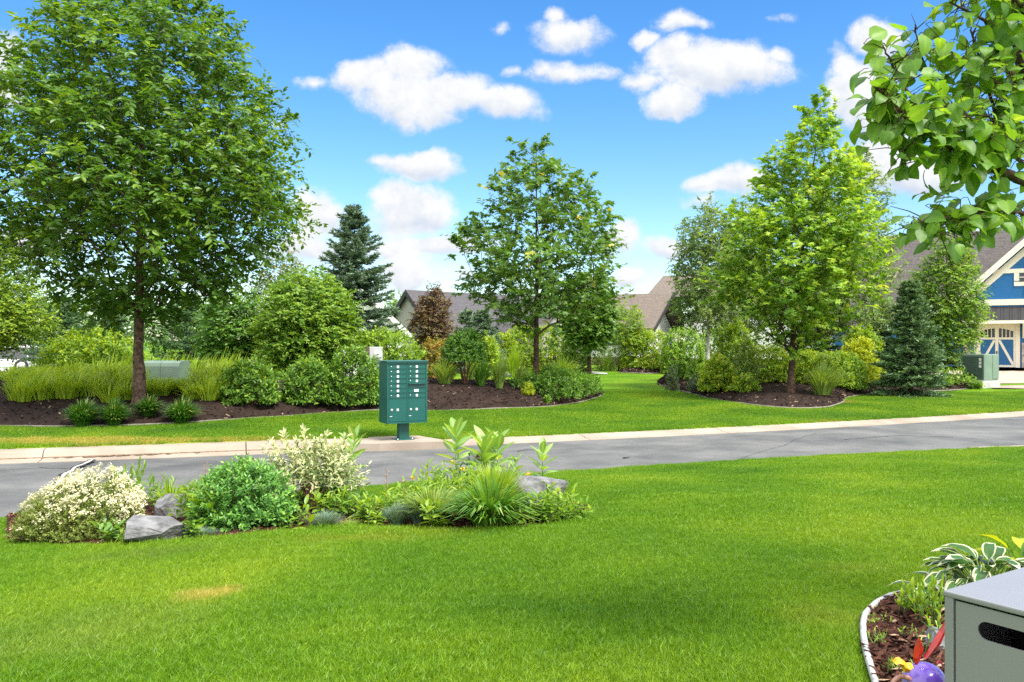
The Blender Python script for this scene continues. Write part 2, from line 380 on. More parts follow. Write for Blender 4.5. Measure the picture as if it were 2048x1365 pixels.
LAWN_SPOTS = [(412, 1197, .20, .26, (.42, .37, .09), .8), (700, 1100, .9, .3, (.22, .28, .02), .55), (120, 1290, 1.0, .8, (.20, .27, .06), .3),
              (300, 1120, .6, .4, (.13, .21, .03), .5), (150, 889, 3.4, .75, (.40, .36, .07), .85), (520, 885, 1.8, .5, (.36, .34, .06), .6), (960, 872, .8, .2, (.32, .27, .04), .5),
              (1700, 1180, .3, .3, (.26, .30, .05), .25), (1640, 1330, .3, .3, (.26, .29, .04), .3), (1700, 838, 1.3, .3, (.30, .28, .05), .5), (880, 1080, .5, .25, (.2, .27, .02), .5),
              (1690, 806, .4, .5, (.36, .26, .09), .8), (1150, 740, 3.0, 1.5, (.24, .29, .04), .6)]

def lawn_soil():
    m, nt, out = mat('lawn_ground'); L = nt.links
    c = lawn_nodes(nt, False)
    dk = nt.nodes.new('ShaderNodeMix'); dk.data_type = 'RGBA'; dk.blend_type = 'MULTIPLY'; dk.inputs[0].default_value = 1
    L.new(c, dk.inputs[6]); dk.inputs[7].default_value = (.8, .8, .75, 1)
    p = nt.nodes.new('ShaderNodeBsdfPrincipled'); p.inputs['Roughness'].default_value = .9; p.inputs['Specular IOR Level'].default_value = .1
    L.new(dk.outputs[2], p.inputs['Base Color'])
    n2 = nt.nodes.new('ShaderNodeTexNoise'); n2.inputs['Scale'].default_value = 40; n2.inputs['Detail'].default_value = 6
    g = nt.nodes.new('ShaderNodeNewGeometry'); L.new(g.outputs['Position'], n2.inputs['Vector'])
    b = nt.nodes.new('ShaderNodeBump'); b.inputs['Strength'].default_value = 1; b.inputs['Distance'].default_value = .04
    L.new(n2.outputs['Fac'], b.inputs['Height']); L.new(b.outputs[0], p.inputs['Normal']); L.new(p.outputs[0], out.inputs[0])
    return m
def lawn_blade():
    m, nt, out = mat('lawn_blade'); L = nt.links
    c = lawn_nodes(nt, True)
    at = nt.nodes.new('ShaderNodeAttribute'); at.attribute_name = 'tint'
    r = ramp(nt, [(0, (.72, .78, .7)), (.5, (1, 1, 1)), (.9, (1.4, 1.25, 1.3)), (1, (2.2, 1.7, 3.0))]); L.new(at.outputs['Fac'], r.inputs[0])
    mx = nt.nodes.new('ShaderNodeMix'); mx.data_type = 'RGBA'; mx.blend_type = 'MULTIPLY'; mx.inputs[0].default_value = 1
    L.new(c, mx.inputs[6]); L.new(r.outputs[0], mx.inputs[7])
    p = nt.nodes.new('ShaderNodeBsdfPrincipled'); p.inputs['Roughness'].default_value = .45; p.inputs['Specular IOR Level'].default_value = .35
    L.new(mx.outputs[2], p.inputs['Base Color'])
    t = nt.nodes.new('ShaderNodeBsdfTranslucent')
    m2 = nt.nodes.new('ShaderNodeMix'); m2.data_type = 'RGBA'; m2.blend_type = 'MULTIPLY'; m2.inputs[0].default_value = 1
    L.new(mx.outputs[2], m2.inputs[6]); m2.inputs[7].default_value = (1.5, 1.35, .5, 1); L.new(m2.outputs[2], t.inputs[0])
    ms = nt.nodes.new('ShaderNodeMixShader'); ms.inputs[0].default_value = .42
    L.new(p.outputs[0], ms.inputs[1]); L.new(t.outputs[0], ms.inputs[2]); L.new(ms.outputs[0], out.inputs[0])
    return m
M['soil'] = lawn_soil(); M['blade'] = lawn_blade()

g = Geo(); g.add(GV.reshape(-1, 3), GF, .5, 0, True)
tag(g.build('ground', M['soil']), kind='structure')

# ------------------------------------------------------------------ road, kerb, pad, drives
def asphalt():
    m, nt, out = mat('asphalt'); L = nt.links
    tc = nt.nodes.new('ShaderNodeTexCoord')
    def noise(sc, det, rough=.6):
        n = nt.nodes.new('ShaderNodeTexNoise'); n.inputs['Scale'].default_value = sc; n.inputs['Detail'].default_value = det; n.inputs['Roughness'].default_value = rough
        L.new(tc.outputs['Object'], n.inputs['Vector']); return n.outputs['Fac']
    a = ramp(nt, [(.34, (.062, .066, .068)), (.5, (.106, .108, .107)), (.64, (.148, .147, .144))]); L.new(noise(.7, 7, .62), a.inputs[0])
    b = ramp(nt, [(.3, (.72, .72, .72)), (.7, (1.22, 1.22, 1.22))]); L.new(noise(90, 3, .8), b.inputs[0])
    mx = nt.nodes.new('ShaderNodeMix'); mx.data_type = 'RGBA'; mx.blend_type = 'MULTIPLY'; mx.inputs[0].default_value = 1
    L.new(a.outputs[0], mx.inputs[6]); L.new(b.outputs[0], mx.inputs[7])
    p = nt.nodes.new('ShaderNodeBsdfPrincipled'); p.inputs['Roughness'].default_value = .85; L.new(mx.outputs[2], p.inputs['Base Color'])
    bp = nt.nodes.new('ShaderNodeBump'); bp.inputs['Strength'].default_value = .5; bp.inputs['Distance'].default_value = .01
    L.new(noise(160, 2), bp.inputs['Height']); L.new(bp.outputs[0], p.inputs['Normal']); L.new(p.outputs[0], out.inputs[0])
    return m
M['asphalt'] = asphalt()
xs = np.concatenate([np.linspace(-90, -16, 20), np.linspace(-15, 18, 90), np.linspace(19, 110, 24)])
def strip(name, m, curves, smooth=False, kind='structure'):
    """sheet lofted through curves, each (x, y, z) arrays over the same samples"""
    V = np.stack([np.stack(c, -1) for c in curves], 1); n, k = V.shape[:2]
    i = np.arange(n - 1)[:, None] * k + np.arange(k - 1)[None]
    gg = Geo(); gg.add(V.reshape(-1, 3), np.stack([i, i + k, i + k + 1, i + 1], -1).reshape(-1, 4), .5, 0, smooth)
    return tag(gg.build(name, m), kind=kind)
zz = 0 * xs
strip('road', M['asphalt'], [(xs, yn(xs) + .005 + (yf(xs) + .02 - yn(xs)) * a, zz + .03 * math.sin(math.pi * a) - .004 - (.03 if a == 0 else 0)) for a in np.linspace(0, 1, 9)], True)
# rolled kerb in cast lengths with open joints between them
edges = list(np.arange(-60, 66, 3.05) + .55)
gk = Geo()
prof = [(.0, .004), (.30, .018), (.35, .035), (.42, .70), (.49, .95), (.60, 1.0), (KW + .03, 1.0)]
for a, b in zip(edges[:-1], edges[1:]):
    x = np.linspace(a + .008, b - .008, 9)
    cs = []
    for u, w in prof:
        h = kh(x)
        cs.append(np.stack([x - u * .3, yf(x - u * .3) + u, np.where(w < .04, w, 0) + (h * w if w >= .04 else 0 * x)], -1))
    V = np.stack(cs, 1); k = len(prof); n = len(x)
    low = V[:, [0, -1]].copy(); low[:, :, 2] = -.09
    V = np.concatenate([low[:, :1], V, low[:, 1:]], 1); k += 2
    i = np.arange(n - 1)[:, None] * k + np.arange(k - 1)[None]
    gk.add(V.reshape(-1, 3), [np.stack([i, i + k, i + k + 1, i + 1], -1).reshape(-1, 4), np.array([list(range(k))]), np.array([[(n - 1) * k + q for q in range(k - 1, -1, -1)]])], .5)
tag(gk.build('kerb', M['conc']), kind='structure')
# near kerb, mostly hidden by the lawn edge
strip('near_kerb', M['conc'], [(xs, yn(xs) - .12, zz + .074), (xs, yn(xs) + .02, zz + .07), (xs, yn(xs) + .10, zz + .02), (xs, yn(xs) + .34, zz + .012), (xs, yn(xs) + .345, zz - .05)])
# concrete driveway apron on this side, far right
ax, ay = px2(1925, 890, .05)
gg = Geo(); xx = np.linspace(ax, ax + 8, 14)
V = np.stack([np.stack([xx, yn(xx) - 4.5, gz(xx, yn(xx) - 4.5) + .012], -1), np.stack([xx, yn(xx) - .3, gz(xx, yn(xx) - .3) + .012], -1),
              np.stack([xx, yn(xx) + .75, 0 * xx + .026], -1)], 1)
i = np.arange(13)[:, None] * 3 + np.arange(2)[None]
gg.add(V.reshape(-1, 3), np.stack([i, i + 3, i + 4, i + 1], -1).reshape(-1, 4))
tag(gg.build('driveway_apron', M['conc']), kind='structure')
# sealed crack across the left of the road
cp = np.array([px2(*p) for p in [(186, 921, .02), (170, 929, .02), (150, 937, .02), (146, 942, .02), (128, 951, .02), (122, 962, .02), (112, 975, .02), (105, 990, .02), (70, 1015, .02)]])
def crack(name, m, w, z, seed):
    r_ = np.random.default_rng(seed); q = np.concatenate([np.linspace(cp[i], cp[i + 1], 6, endpoint=False) for i in range(len(cp) - 1)])
    n = len(q); wl = w * r_.uniform(.55, 1.3, n); wr = w * r_.uniform(.55, 1.3, n)
    V = np.stack([np.stack([q[:, 0] - wl, q[:, 1], np.full(n, z)], -1), np.stack([q[:, 0] + wr, q[:, 1], np.full(n, z)], -1)], 1)
    i = np.arange(n - 1)[:, None] * 2 + np.array([[0]])
    gg = Geo(); gg.add(V.reshape(-1, 3), np.stack([i, i + 1, i + 3, i + 2], -1).reshape(-1, 4)); tag(gg.build(name, m), kind='structure')
crack('road_crack_seal', M['crack'], .065, .034, 1); crack('road_crack', M['crackw'], .026, .038, 2)
# thin cracks and skid of old patching to the right of the mailbox
def thin_crack(pts, w, seed):
    r_ = np.random.default_rng(seed); q0 = np.array([px2(px, py, .02) for px, py in pts])
    q = np.concatenate([np.linspace(q0[i], q0[i + 1], 7, endpoint=False) for i in range(len(q0) - 1)]); n = len(q)
    q += r_.normal(0, .02, q.shape); w_ = w * r_.uniform(.4, 1.3, n)
    V = np.stack([np.stack([q[:, 0], q[:, 1] - w_, np.full(n, .036)], -1), np.stack([q[:, 0], q[:, 1] + w_, np.full(n, .036)], -1)], 1)
    i = np.arange(n - 1)[:, None] * 2
    gg = Geo(); gg.add(V.reshape(-1, 3), np.stack([i, i + 1, i + 3, i + 2], -1).reshape(-1, 4)); tag(gg.build('road_crack', M['thin']), kind='structure')
thin_crack([(1030, 903), (1080, 899)], .035, 3); thin_crack([(0, 940), (80, 935), (150, 937)], .02, 4); thin_crack([(1690, 880), (1800, 872), (1930, 876)], .025, 5); thin_crack([(1480, 918), (1520, 905), (1570, 893), (1590, 880), (1640, 866)], .012, 7); thin_crack([(600, 968), (640, 950), (655, 936), (700, 915)], .012, 9); thin_crack([(1250, 918), (1262, 914)], .05, 6)
# dirt washed along the gutter
r_ = np.random.default_rng(8); x = np.linspace(-12, -2.2, 160); w1 = .012 + .05 * np.clip(np.sin(x * 1.7) + r_.normal(0, .5, 160), 0, 1.4)
V = np.stack([np.stack([x, yf(x) + .345 - w1, np.full(160, .030)], -1), np.stack([x, yf(x) + .352, np.full(160, .044)], -1)], 1); i_ = np.arange(159)[:, None] * 2
gg = Geo(); gg.add(V.reshape(-1, 3), np.stack([i_, i_ + 2, i_ + 3, i_ + 1], -1).reshape(-1, 4)); tag(gg.build('gutter_dirt', M['dirt']), kind='structure')
# concrete pad under the mailbox, flush with the kerb top
pz = .125
pad = [px2(px, py, pz) for px, py in [(700, 889), (760, 889), (905, 884), (868, 878), (838, 873), (733, 874.5)]]
gg = Geo(); gg.extr(pad, -.05, pz + .012, None)
tag(gg.build('mailbox_pad', M['conc']), kind='structure')

# ------------------------------------------------------------------ planting beds
TREES = []
gs = Geo(); gs.add(GV.reshape(-1, 3), GF)
BV, BF = [GV.reshape(-1, 3)], [GF]
def gpx(px, py, ex=0.0):
    d = 20.0
    for _ in range(60):
        x = (px - 1024) / F * d
        z = float(gz(x, d)) + ex
        dn = (HC - z) * F / max(py - 682.5, 4)
        d += .5 * (min(dn, 120) - d)
    return np.array([(px - 1024) / F * d, d])
BEDS = []
def resample(p, n):
    p = np.asarray(p, float); s = np.concatenate([[0], np.cumsum(np.linalg.norm(np.diff(p, axis=0), axis=1))])
    q = np.linspace(0, s[-1], n * 4)
    c = np.stack([np.interp(q, s, p[:, 0]), np.interp(q, s, p[:, 1])], -1)
    for _ in range(6): c[1:-1] = .25 * c[:-2] + .5 * c[1:-1] + .25 * c[2:]
    s = np.concatenate([[0], np.cumsum(np.linalg.norm(np.diff(c, axis=0), axis=1))]); q = np.linspace(0, s[-1], n)
    return np.stack([np.interp(q, s, c[:, 0]), np.interp(q, s, c[:, 1])], -1)
def bed(name, front, back, mound, m, chips, csize, seed, n=60, k=16, peak=.5, pale=.06):
    r_ = np.random.default_rng(seed)
    f, b = resample(front, n), resample(back, n)
    v = np.linspace(0, 1, k)
    P = f[:, None] * (1 - v[None, :, None]) + b[:, None] * v[None, :, None]
    vv = v ** (math.log(.5) / math.log(peak))
    prof_ = np.sin(math.pi * vv) ** .8
    wdt = np.clip(np.linalg.norm(b - f, axis=1) / 3.0, 0, 1)
    z = gz(P[..., 0], P[..., 1]) + .015 + mound * prof_[None] * wdt[:, None] + r_.normal(0, .012, P.shape[:2]) * (prof_[None] > .05)
    V = np.concatenate([P, z[..., None]], -1)
    i = np.arange(n - 1)[:, None] * k + np.arange(k - 1)[None]
    Fq = np.stack([i, i + k, i + k + 1, i + 1], -1).reshape(-1, 4)
    gg = Geo(); gg.add(V.reshape(-1, 3), Fq, r_.uniform(.25, .5, n * k))
    BV.append(V.reshape(-1, 3)); BF.append(Fq)
    # bark chips lying on the surface
    fi = r_.integers(0, n - 1, chips); ki = r_.integers(0, k - 1, chips); u = r_.random((chips, 1)); w = r_.random((chips, 1))
    p = (V[fi, ki] * (1 - u) + V[fi + 1, ki] * u) * (1 - w) + (V[fi, ki + 1] * (1 - u) + V[fi + 1, ki + 1] * u) * w
    p[:, 2] += r_.uniform(.004, .02, chips)
    a = r_.uniform(0, 2 * math.pi, chips); D = np.stack([np.cos(a), np.sin(a), r_.normal(0, .28, chips)], -1)
    N = nrm(np.stack([r_.normal(0, .35, chips), r_.normal(0, .35, chips), np.ones(chips)], -1))
    T = (np.array([[-.16, -.5, 0], [.16, -.5, 0], [.11, .5, .02], [-.13, .45, .0], [0, 0, .10]]), [np.array([[0, 1, 4], [1, 2, 4], [2, 3, 4], [3, 0, 4]])])
    t = np.clip(r_.normal(.35, .2, chips), 0, .85); t[r_.random(chips) < pale] = 1.0
    gg.inst(T, p, D, N, csize * r_.uniform(.4, 1.5, chips), t)
    o = gg.build(name, m); tag(o, kind='structure')
    poly = np.concatenate([f, b[::-1]]); BEDS.append(poly)
    return f, b
M['mulch'] = tint_mat('dark_mulch', [(0, (.012, .008, .007)), (.4, (.034, .022, .018)), (.8, (.075, .05, .04)), (1, (.34, .24, .16))], .95, 1.0, 26, .1)
M['mulch_r'] = tint_mat('red_brown_mulch', [(0, (.02, .009, .006)), (.4, (.07, .026, .016)), (.8, (.15, .065, .04)), (1, (.42, .29, .19))], .9, .8, 60, .2)
G = gpx
front = [(-30, 15.0)] + [(-17.5, 15.2)] + [tuple(G(*p)) for p in [(-150, 850), (0, 853), (100, 857), (230, 854), (400, 847), (500, 838), (640, 828), (760, 823), (900, 822), (1000, 820), (1100, 815), (1170, 805), (1204, 793)]]
back = [(-30, 25), (-20, 25.5)] + [(-14, 25.5), (-9, 26), (-5, 26.5), (-1.5, 27.3), (.6, 28.2), (1.9, 28.2), (2.6, 27.6), tuple(G(1206, 790))]
fl, bl = bed('left_mulch_bed', front, back, .60, M['mulch'], 26000, .075, 11, n=120, k=20, peak=.56)
front = [tuple(G(*p)) for p in [(1315, 769), (1345, 779), (1400, 794), (1500, 812), (1560, 818), (1610, 819), (1660, 816), (1686, 807), (1690, 797), (1720, 791), (1800, 787), (1900, 783), (1962, 775)]]
back = [tuple(G(1318, 766)), (6.4, 35), (8.5, 38), (11, 39.5), (14, 39), (17, 37.5), (19.2, 36.0), tuple(G(1965, 772))]
fr, br = bed('right_mulch_bed', front, back, .40, M['mulch'], 20000, .085, 12, n=110, k=20, peak=.45)
front = [tuple(G(*p)) for p in [(1238, 746), (1280, 748), (1330, 747), (1400, 743)]]
fs, bs = bed('small_mulch_bed', front, [tuple(G(1240, 744)), tuple(G(1300, 735)), tuple(G(1360, 732)), tuple(G(1405, 733))], .18, M['mulch'], 4000, .1, 13, n=40, k=10)
front = [(-6, 46), (-2, 46.5)] + [tuple(G(*p)) for p in [(1025, 731), (1100, 729), (1180, 729), (1260, 727), (1330, 723)]] + [(15, 50)]
fb, bb = bed('back_mulch_bed', front, [(-7, 54), (-3, 55), (1, 56), (4, 57), (8, 58), (12, 58), (16, 57)], .45, M['mulch'], 9000, .12, 14, n=60, k=12, peak=.5)
front = [tuple(G(*p)) for p in [(14, 1086), (90, 1096), (200, 1097), (360, 1087), (480, 1076), (600, 1064), (700, 1054), (800, 1060), (950, 1064), (1060, 1060), (1130, 1048), (1178, 1030)]]
back = [tuple(G(*p)) for p in [(16, 1072), (110, 1040), (300, 1018), (500, 1008), (640, 1014), (760, 1018), (900, 1008), (1020, 1000), (1110, 1006), (1170, 1020)]]
fn, bn = bed('near_flower_bed', front, back, .10, M['mulch_r'], 9000, .045, 15, n=80, k=16)
tube_px = [(1764, 1420), (1746, 1365), (1733, 1320), (1727, 1285), (1726, 1260), (1730, 1241), (1753, 1217), (1780, 1203), (1806, 1197), (1850, 1192), (1900, 1190), (1990, 1186)]
tb = np.array([G(*p) for p in tube_px])
fh, bh = bed('hosta_bed', list(map(tuple, tb)), [(1.25, 1.2), (1.6, 1.6), (2.2, 2.2), (2.6, 2.9), (2.5, 3.1)], .05, M['mulch_r'], 5000, .04, 16, n=50, k=12)
bvh = BVHTree.FromPolygons([tuple(v) for v in np.concatenate(BV)], [tuple(int(q) for q in f) for f in np.concatenate([f + o for f, o in zip(BF, np.cumsum([0] + [len(v) for v in BV[:-1]]))])])
def drop(x, y):
    h = bvh.ray_cast(Vector((x, y, 60)), Vector((0, 0, -1)))
    return h[0].z if h[0] else 0.0
def hit(px, py):
    dv = Vector(((px - 1024) / F, 1, (682.5 - py) / F)).normalized()
    h = bvh.ray_cast(Vector((0, 0, HC)), dv)
    return np.array(h[0]) if h[0] else np.array([(px - 1024) / F * 60, 60, drop((px - 1024) / F * 60, 60)])
def at(px, d):
    x = (px - 1024) / F * d
    return np.array([x, d, drop(x, d)])
def edging(name, pts, w, h, m, kind='structure'):
    P = resample(pts, 90); z = np.array([drop(*p) for p in P])
    g_ = Geo(); g_.tube(np.concatenate([P, z[:, None] + h], 1), w, 8); tag(g_.build(name, m), kind=kind)
edging('bed_edging', fl[30:], .022, .010, M['edge_far']); edging('bed_edging', fr, .026, .012, M['edge_far']); edging('bed_edging', fs, .03, .01, M['edge_far'])
g_ = Geo(); P = resample(tb, 80); g_.tube(np.concatenate([P, (gz(P[:, 0], P[:, 1]) + .026)[:, None]], 1), .0125, 10)
tag(g_.build('bed_edging', M['edging']), kind='structure')
# path and driveways on the far side
def slab(name, pts, z, m):
    P = np.asarray(pts); a, b = P[:len(P) // 2], P[len(P) // 2:][::-1]
    k = 8; v = np.linspace(0, 1, k); a, b = resample(a, 24), resample(b, 24)
    Q = a[:, None] * (1 - v[None, :, None]) + b[:, None] * v[None, :, None]
    V = np.concatenate([Q, (gz(Q[..., 0], Q[..., 1]) + z)[..., None]], -1)
    i = np.arange(23)[:, None] * k + np.arange(k - 1)[None]
    g_ = Geo(); g_.add(V.reshape(-1, 3), np.stack([i, i + k, i + k + 1, i + 1], -1).reshape(-1, 4)); tag(g_.build(name, m), kind='structure')
    BEDS.append(np.concatenate([a, b[::-1]]))
slab('path', [tuple(G(1090, 744)), tuple(G(1150, 746)), tuple(G(1214, 750)), tuple(G(1215, 747.5)), tuple(G(1150, 743)), tuple(G(1090, 741))], .03, M['conc_g'])
slab('driveway', [tuple(G(1875, 768)), tuple(G(1950, 770)), tuple(G(2300, 763)), (40, 50), (30, 49), (22, 47)], .02, M['drive'])
slab('sidewalk', [tuple(G(1985, 778)), tuple(G(2150, 777)), tuple(G(2150, 772)), tuple(G(1985, 773))], .03, M['conc'])
slab('side_drive', [(-40, 33), (-30, 34), (-21, 36), (-21, 46), (-30, 46), (-40, 46)], .02, M['conc_g'])

# ------------------------------------------------------------------ lawn blades (stuff): patches of blades instanced on points
def patch(name, radius, n, hgt, wid, seed, lean=.45):
    r_ = np.random.default_rng(seed)
    rr = radius * np.sqrt(r_.random(n)); a = r_.uniform(0, 2 * math.pi, n)
    p = np.stack([rr * np.cos(a), rr * np.sin(a), np.full(n, -.006)], -1)
    h = hgt * r_.uniform(.55, 1.15, n); w = wid * r_.uniform(.7, 1.25, n)
    wind = np.array([.25, .06, 0])
    d1 = nrm(np.stack([r_.normal(0, lean, n), r_.normal(0, lean, n), np.ones(n)], -1) + wind)
    d2 = nrm(d1 + np.stack([r_.normal(0, .55, n), r_.normal(0, .55, n), np.full(n, -.25)], -1))
    s = nrm(np.cross(d1, np.stack([r_.normal(0, 1, n), r_.normal(0, 1, n), r_.normal(0, .2, n)], -1))) * w[:, None] / 2
    m1 = p + d1 * h[:, None] * .55; tip = m1 + d2 * h[:, None] * .5
    V = np.stack([p - s, p + s, m1 + s * .9, m1 - s * .9, tip], 1).reshape(-1, 3)
    o = np.arange(n)[:, None] * 5
    g_ = Geo(); t = np.clip(r_.normal(.5, .22, n), 0, .95); t[r_.random(n) < .03] = 1
    g_.add(V, [np.concatenate([o + 0, o + 1, o + 2, o + 3], 1), np.concatenate([o + 3, o + 2, o + 4], 1)], np.repeat(t, 5))
    ob = g_.build(name, M['blade'])
    COL.objects.unlink(ob)
    return ob
def pdist(P, poly):
    """signed distance to polygon: negative inside"""
    A = poly; B = np.roll(poly, -1, 0); best = np.full(len(P), 1e9); ins = np.zeros(len(P), bool)
    for a, b in zip(A, B):
        ab = b - a; L2 = max(ab @ ab, 1e-9)
        t = np.clip(((P - a) @ ab) / L2, 0, 1); best = np.minimum(best, np.linalg.norm(P - a - t[:, None] * ab, axis=1))
        c = (a[1] > P[:, 1]) != (b[1] > P[:, 1])
        if abs(b[1] - a[1]) > 1e-9: ins ^= c & (P[:, 0] < (b[0] - a[0]) * (P[:, 1] - a[1]) / (b[1] - a[1]) + a[0])
    return np.where(ins, -best, best)
def grass(name, label, zone, specs, seed):
    """specs: list of (pitch, y range, patch radius, clearance, variants)"""
    r_ = np.random.default_rng(seed)
    Ps, Id, Rz, Sc = [], [], [], []; objs = []
    for pitch, y0, y1, lo, hi, var in specs:
        b0 = len(objs); objs += var
        X, Y = np.meshgrid(np.arange(-.74 * y1 - 1.8, .74 * y1 + 1.8, pitch), np.arange(y0, y1, pitch))
        P = np.stack([X.ravel(), Y.ravel()], -1) + r_.uniform(-.42, .42, (X.size, 2)) * pitch
        P = P[np.abs(P[:, 0]) < .72 * P[:, 1] + 1.7]
        e = zone(P)
        for poly in BEDS + [np.array(pad)]: e = np.minimum(e, pdist(P, poly))
        P = P[(e > lo) & (e <= hi)]
        Ps.append(P); Id.append(b0 + r_.integers(0, len(var), len(P))); Rz.append(r_.uniform(-.5, .5, len(P)) + r_.integers(0, 2, len(P)) * .0); Sc.append(np.clip(np.exp(r_.normal(0, .10, len(P))), .75, 1.25))
    P = np.concatenate(Ps); z = gz(P[:, 0], P[:, 1])
    me = bpy.data.meshes.new(name); me.vertices.add(len(P)); me.vertices.foreach_set('co', np.concatenate([P, z[:, None]], 1).astype(np.float32).ravel())
    for n_, ty, v in (('idx', 'INT', np.concatenate(Id).astype(np.int32)), ('rz', 'FLOAT', np.concatenate(Rz).astype(np.float32)), ('sc', 'FLOAT', np.concatenate(Sc).astype(np.float32))):
        a_ = me.attributes.new(n_, ty, 'POINT'); a_.data.foreach_set('value', v)
    me.update()
    o = bpy.data.objects.new(name, me); COL.objects.link(o)
    ng = bpy.data.node_groups.new(name + '_nodes', 'GeometryNodeTree')
    ng.interface.new_socket('Geometry', in_out='INPUT', socket_type='NodeSocketGeometry'); ng.interface.new_socket('Geometry', in_out='OUTPUT', socket_type='NodeSocketGeometry')
    gi = ng.nodes.new('NodeGroupInput'); go = ng.nodes.new('NodeGroupOutput')
    mp = ng.nodes.new('GeometryNodeMeshToPoints'); iop = ng.nodes.new('GeometryNodeInstanceOnPoints')
    gti = ng.nodes.new('GeometryNodeGeometryToInstance')
    ng.links.new(gi.outputs[0], mp.inputs['Mesh'])
    for ob in reversed(objs):
        oi = ng.nodes.new('GeometryNodeObjectInfo'); oi.inputs['Object'].default_value = ob; oi.transform_space = 'ORIGINAL'
        ng.links.new(oi.outputs['Geometry'], gti.inputs[0])
    def attr(nm, ty):
        a_ = ng.nodes.new('GeometryNodeInputNamedAttribute'); a_.data_type = ty; a_.inputs['Name'].default_value = nm; return a_.outputs['Attribute']
    ng.links.new(mp.outputs[0], iop.inputs['Points']); ng.links.new(gti.outputs[0], iop.inputs['Instance'])
    iop.inputs['Pick Instance'].default_value = True
    ng.links.new(attr('idx', 'INT'), iop.inputs['Instance Index'])
    cx = ng.nodes.new('ShaderNodeCombineXYZ'); ng.links.new(attr('rz', 'FLOAT'), cx.inputs[2])
    er = ng.nodes.new('FunctionNodeEulerToRotation'); ng.links.new(cx.outputs[0], er.inputs[0]); ng.links.new(er.outputs[0], iop.inputs['Rotation'])
    ng.links.new(attr('sc', 'FLOAT'), iop.inputs['Scale']); ng.links.new(iop.outputs[0], go.inputs[0])
    o.modifiers.new('blades', 'NODES').node_group = ng
    tag(o, label, 'grass', kind='stuff')
    return o
nearv = [patch('grass_patch', .16, 1900, .043, .0026, 100 + i) for i in range(6)]
nears = [patch('grass_patch', .05, 190, .042, .0026, 110 + i) for i in range(4)]
midv = [patch('grass_patch', .22, 1500, .052, .0042, 120 + i) for i in range(5)]
mids = [patch('grass_patch', .07, 170, .05, .0042, 130 + i) for i in range(3)]
grass('lawn_grass', 'short mown green lawn on this side of the road', lambda P: yn(P[:, 0]) - P[:, 1] - .02,
      [(.145, 2.2, 6.2, .15, 99, nearv), (.048, 2.2, 6.2, .02, .17, nears), (.2, 6.2, 16, .2, 99, midv), (.066, 6.0, 16, .0, .22, mids)], 5)
farv = [patch('grass_patch', .4, 1500, .055, .0075, 140 + i, .5) for i in range(4)]
fars = [patch('grass_patch', .12, 190, .055, .0075, 150 + i, .5) for i in range(3)]
grass('far_lawn_grass', 'short mown green lawn across the road between the mulch beds', lambda P: P[:, 1] - yb(P[:, 0]) - .03,
      [(.36, 13, 30, .36, 99, farv), (.115, 13, 27, .012, .4, fars)], 6)
# ------------------------------------------------------------------ leaf templates (unit length along +Y)
Q = lambda *a: np.array([a])
OVAL = (np.array([[0, 0, 0], [.24, .28, .05], [.22, .66, .03], [0, 1, -.10], [-.22, .66, .03], [-.24, .28, .05]]), [np.array([[0, 1, 2, 3], [0, 3, 4, 5]])])
LANCE = (np.array([[0, 0, 0], [.15, .35, .05], [.12, .7, .02], [0, 1, -.14], [-.12, .7, .02], [-.15, .35, .05]]), [np.array([[0, 1, 2, 3], [0, 3, 4, 5]])])
ROUND = (np.array([[0, 0, 0], [.36, .22, .05], [.36, .6, .03], [0, 1, -.10], [-.36, .6, .03], [-.36, .22, .05]]), [np.array([[0, 1, 2, 3], [0, 3, 4, 5]])])
DIA = (np.array([[0, 0, 0], [.26, .45, .05], [0, 1, -.08], [-.26, .45, .05]]), [np.array([[0, 1, 2, 3]])])
STAR = (np.array([[0, 0, 0], [.50, .12, -.04], [.24, .40, .04], [.52, .70, -.06], [.16, .66, .03], [0, 1.05, -.10], [-.16, .66, .03], [-.52, .70, -.06], [-.24, .40, .04], [-.50, .12, -.04]]),
        [np.array([[0, 1, 2, 4], [0, 4, 5, 6], [0, 6, 8, 9]]), np.array([[2, 3, 4], [6, 7, 8]])])
NEEDLE = (np.array([[-.07, 0, 0], [.07, 0, 0], [.04, 1, 0], [-.04, 1, 0]]), [np.array([[0, 1, 2, 3]])])

def lumps(rng, k=5):
    fr = rng.integers(1, 6, (k, 2)); ph = rng.uniform(0, 6.28, (k, 2)); am = rng.uniform(.4, 1, k)
    def f(az, t):
        v = 0
        for i in range(k): v = v + am[i] * np.sin(fr[i, 0] * az + ph[i, 0] + 3.1 * fr[i, 1] * t) * np.cos(2.3 * fr[i, 1] * t + ph[i, 1])
        return v / am.sum() * 1.6
    return f

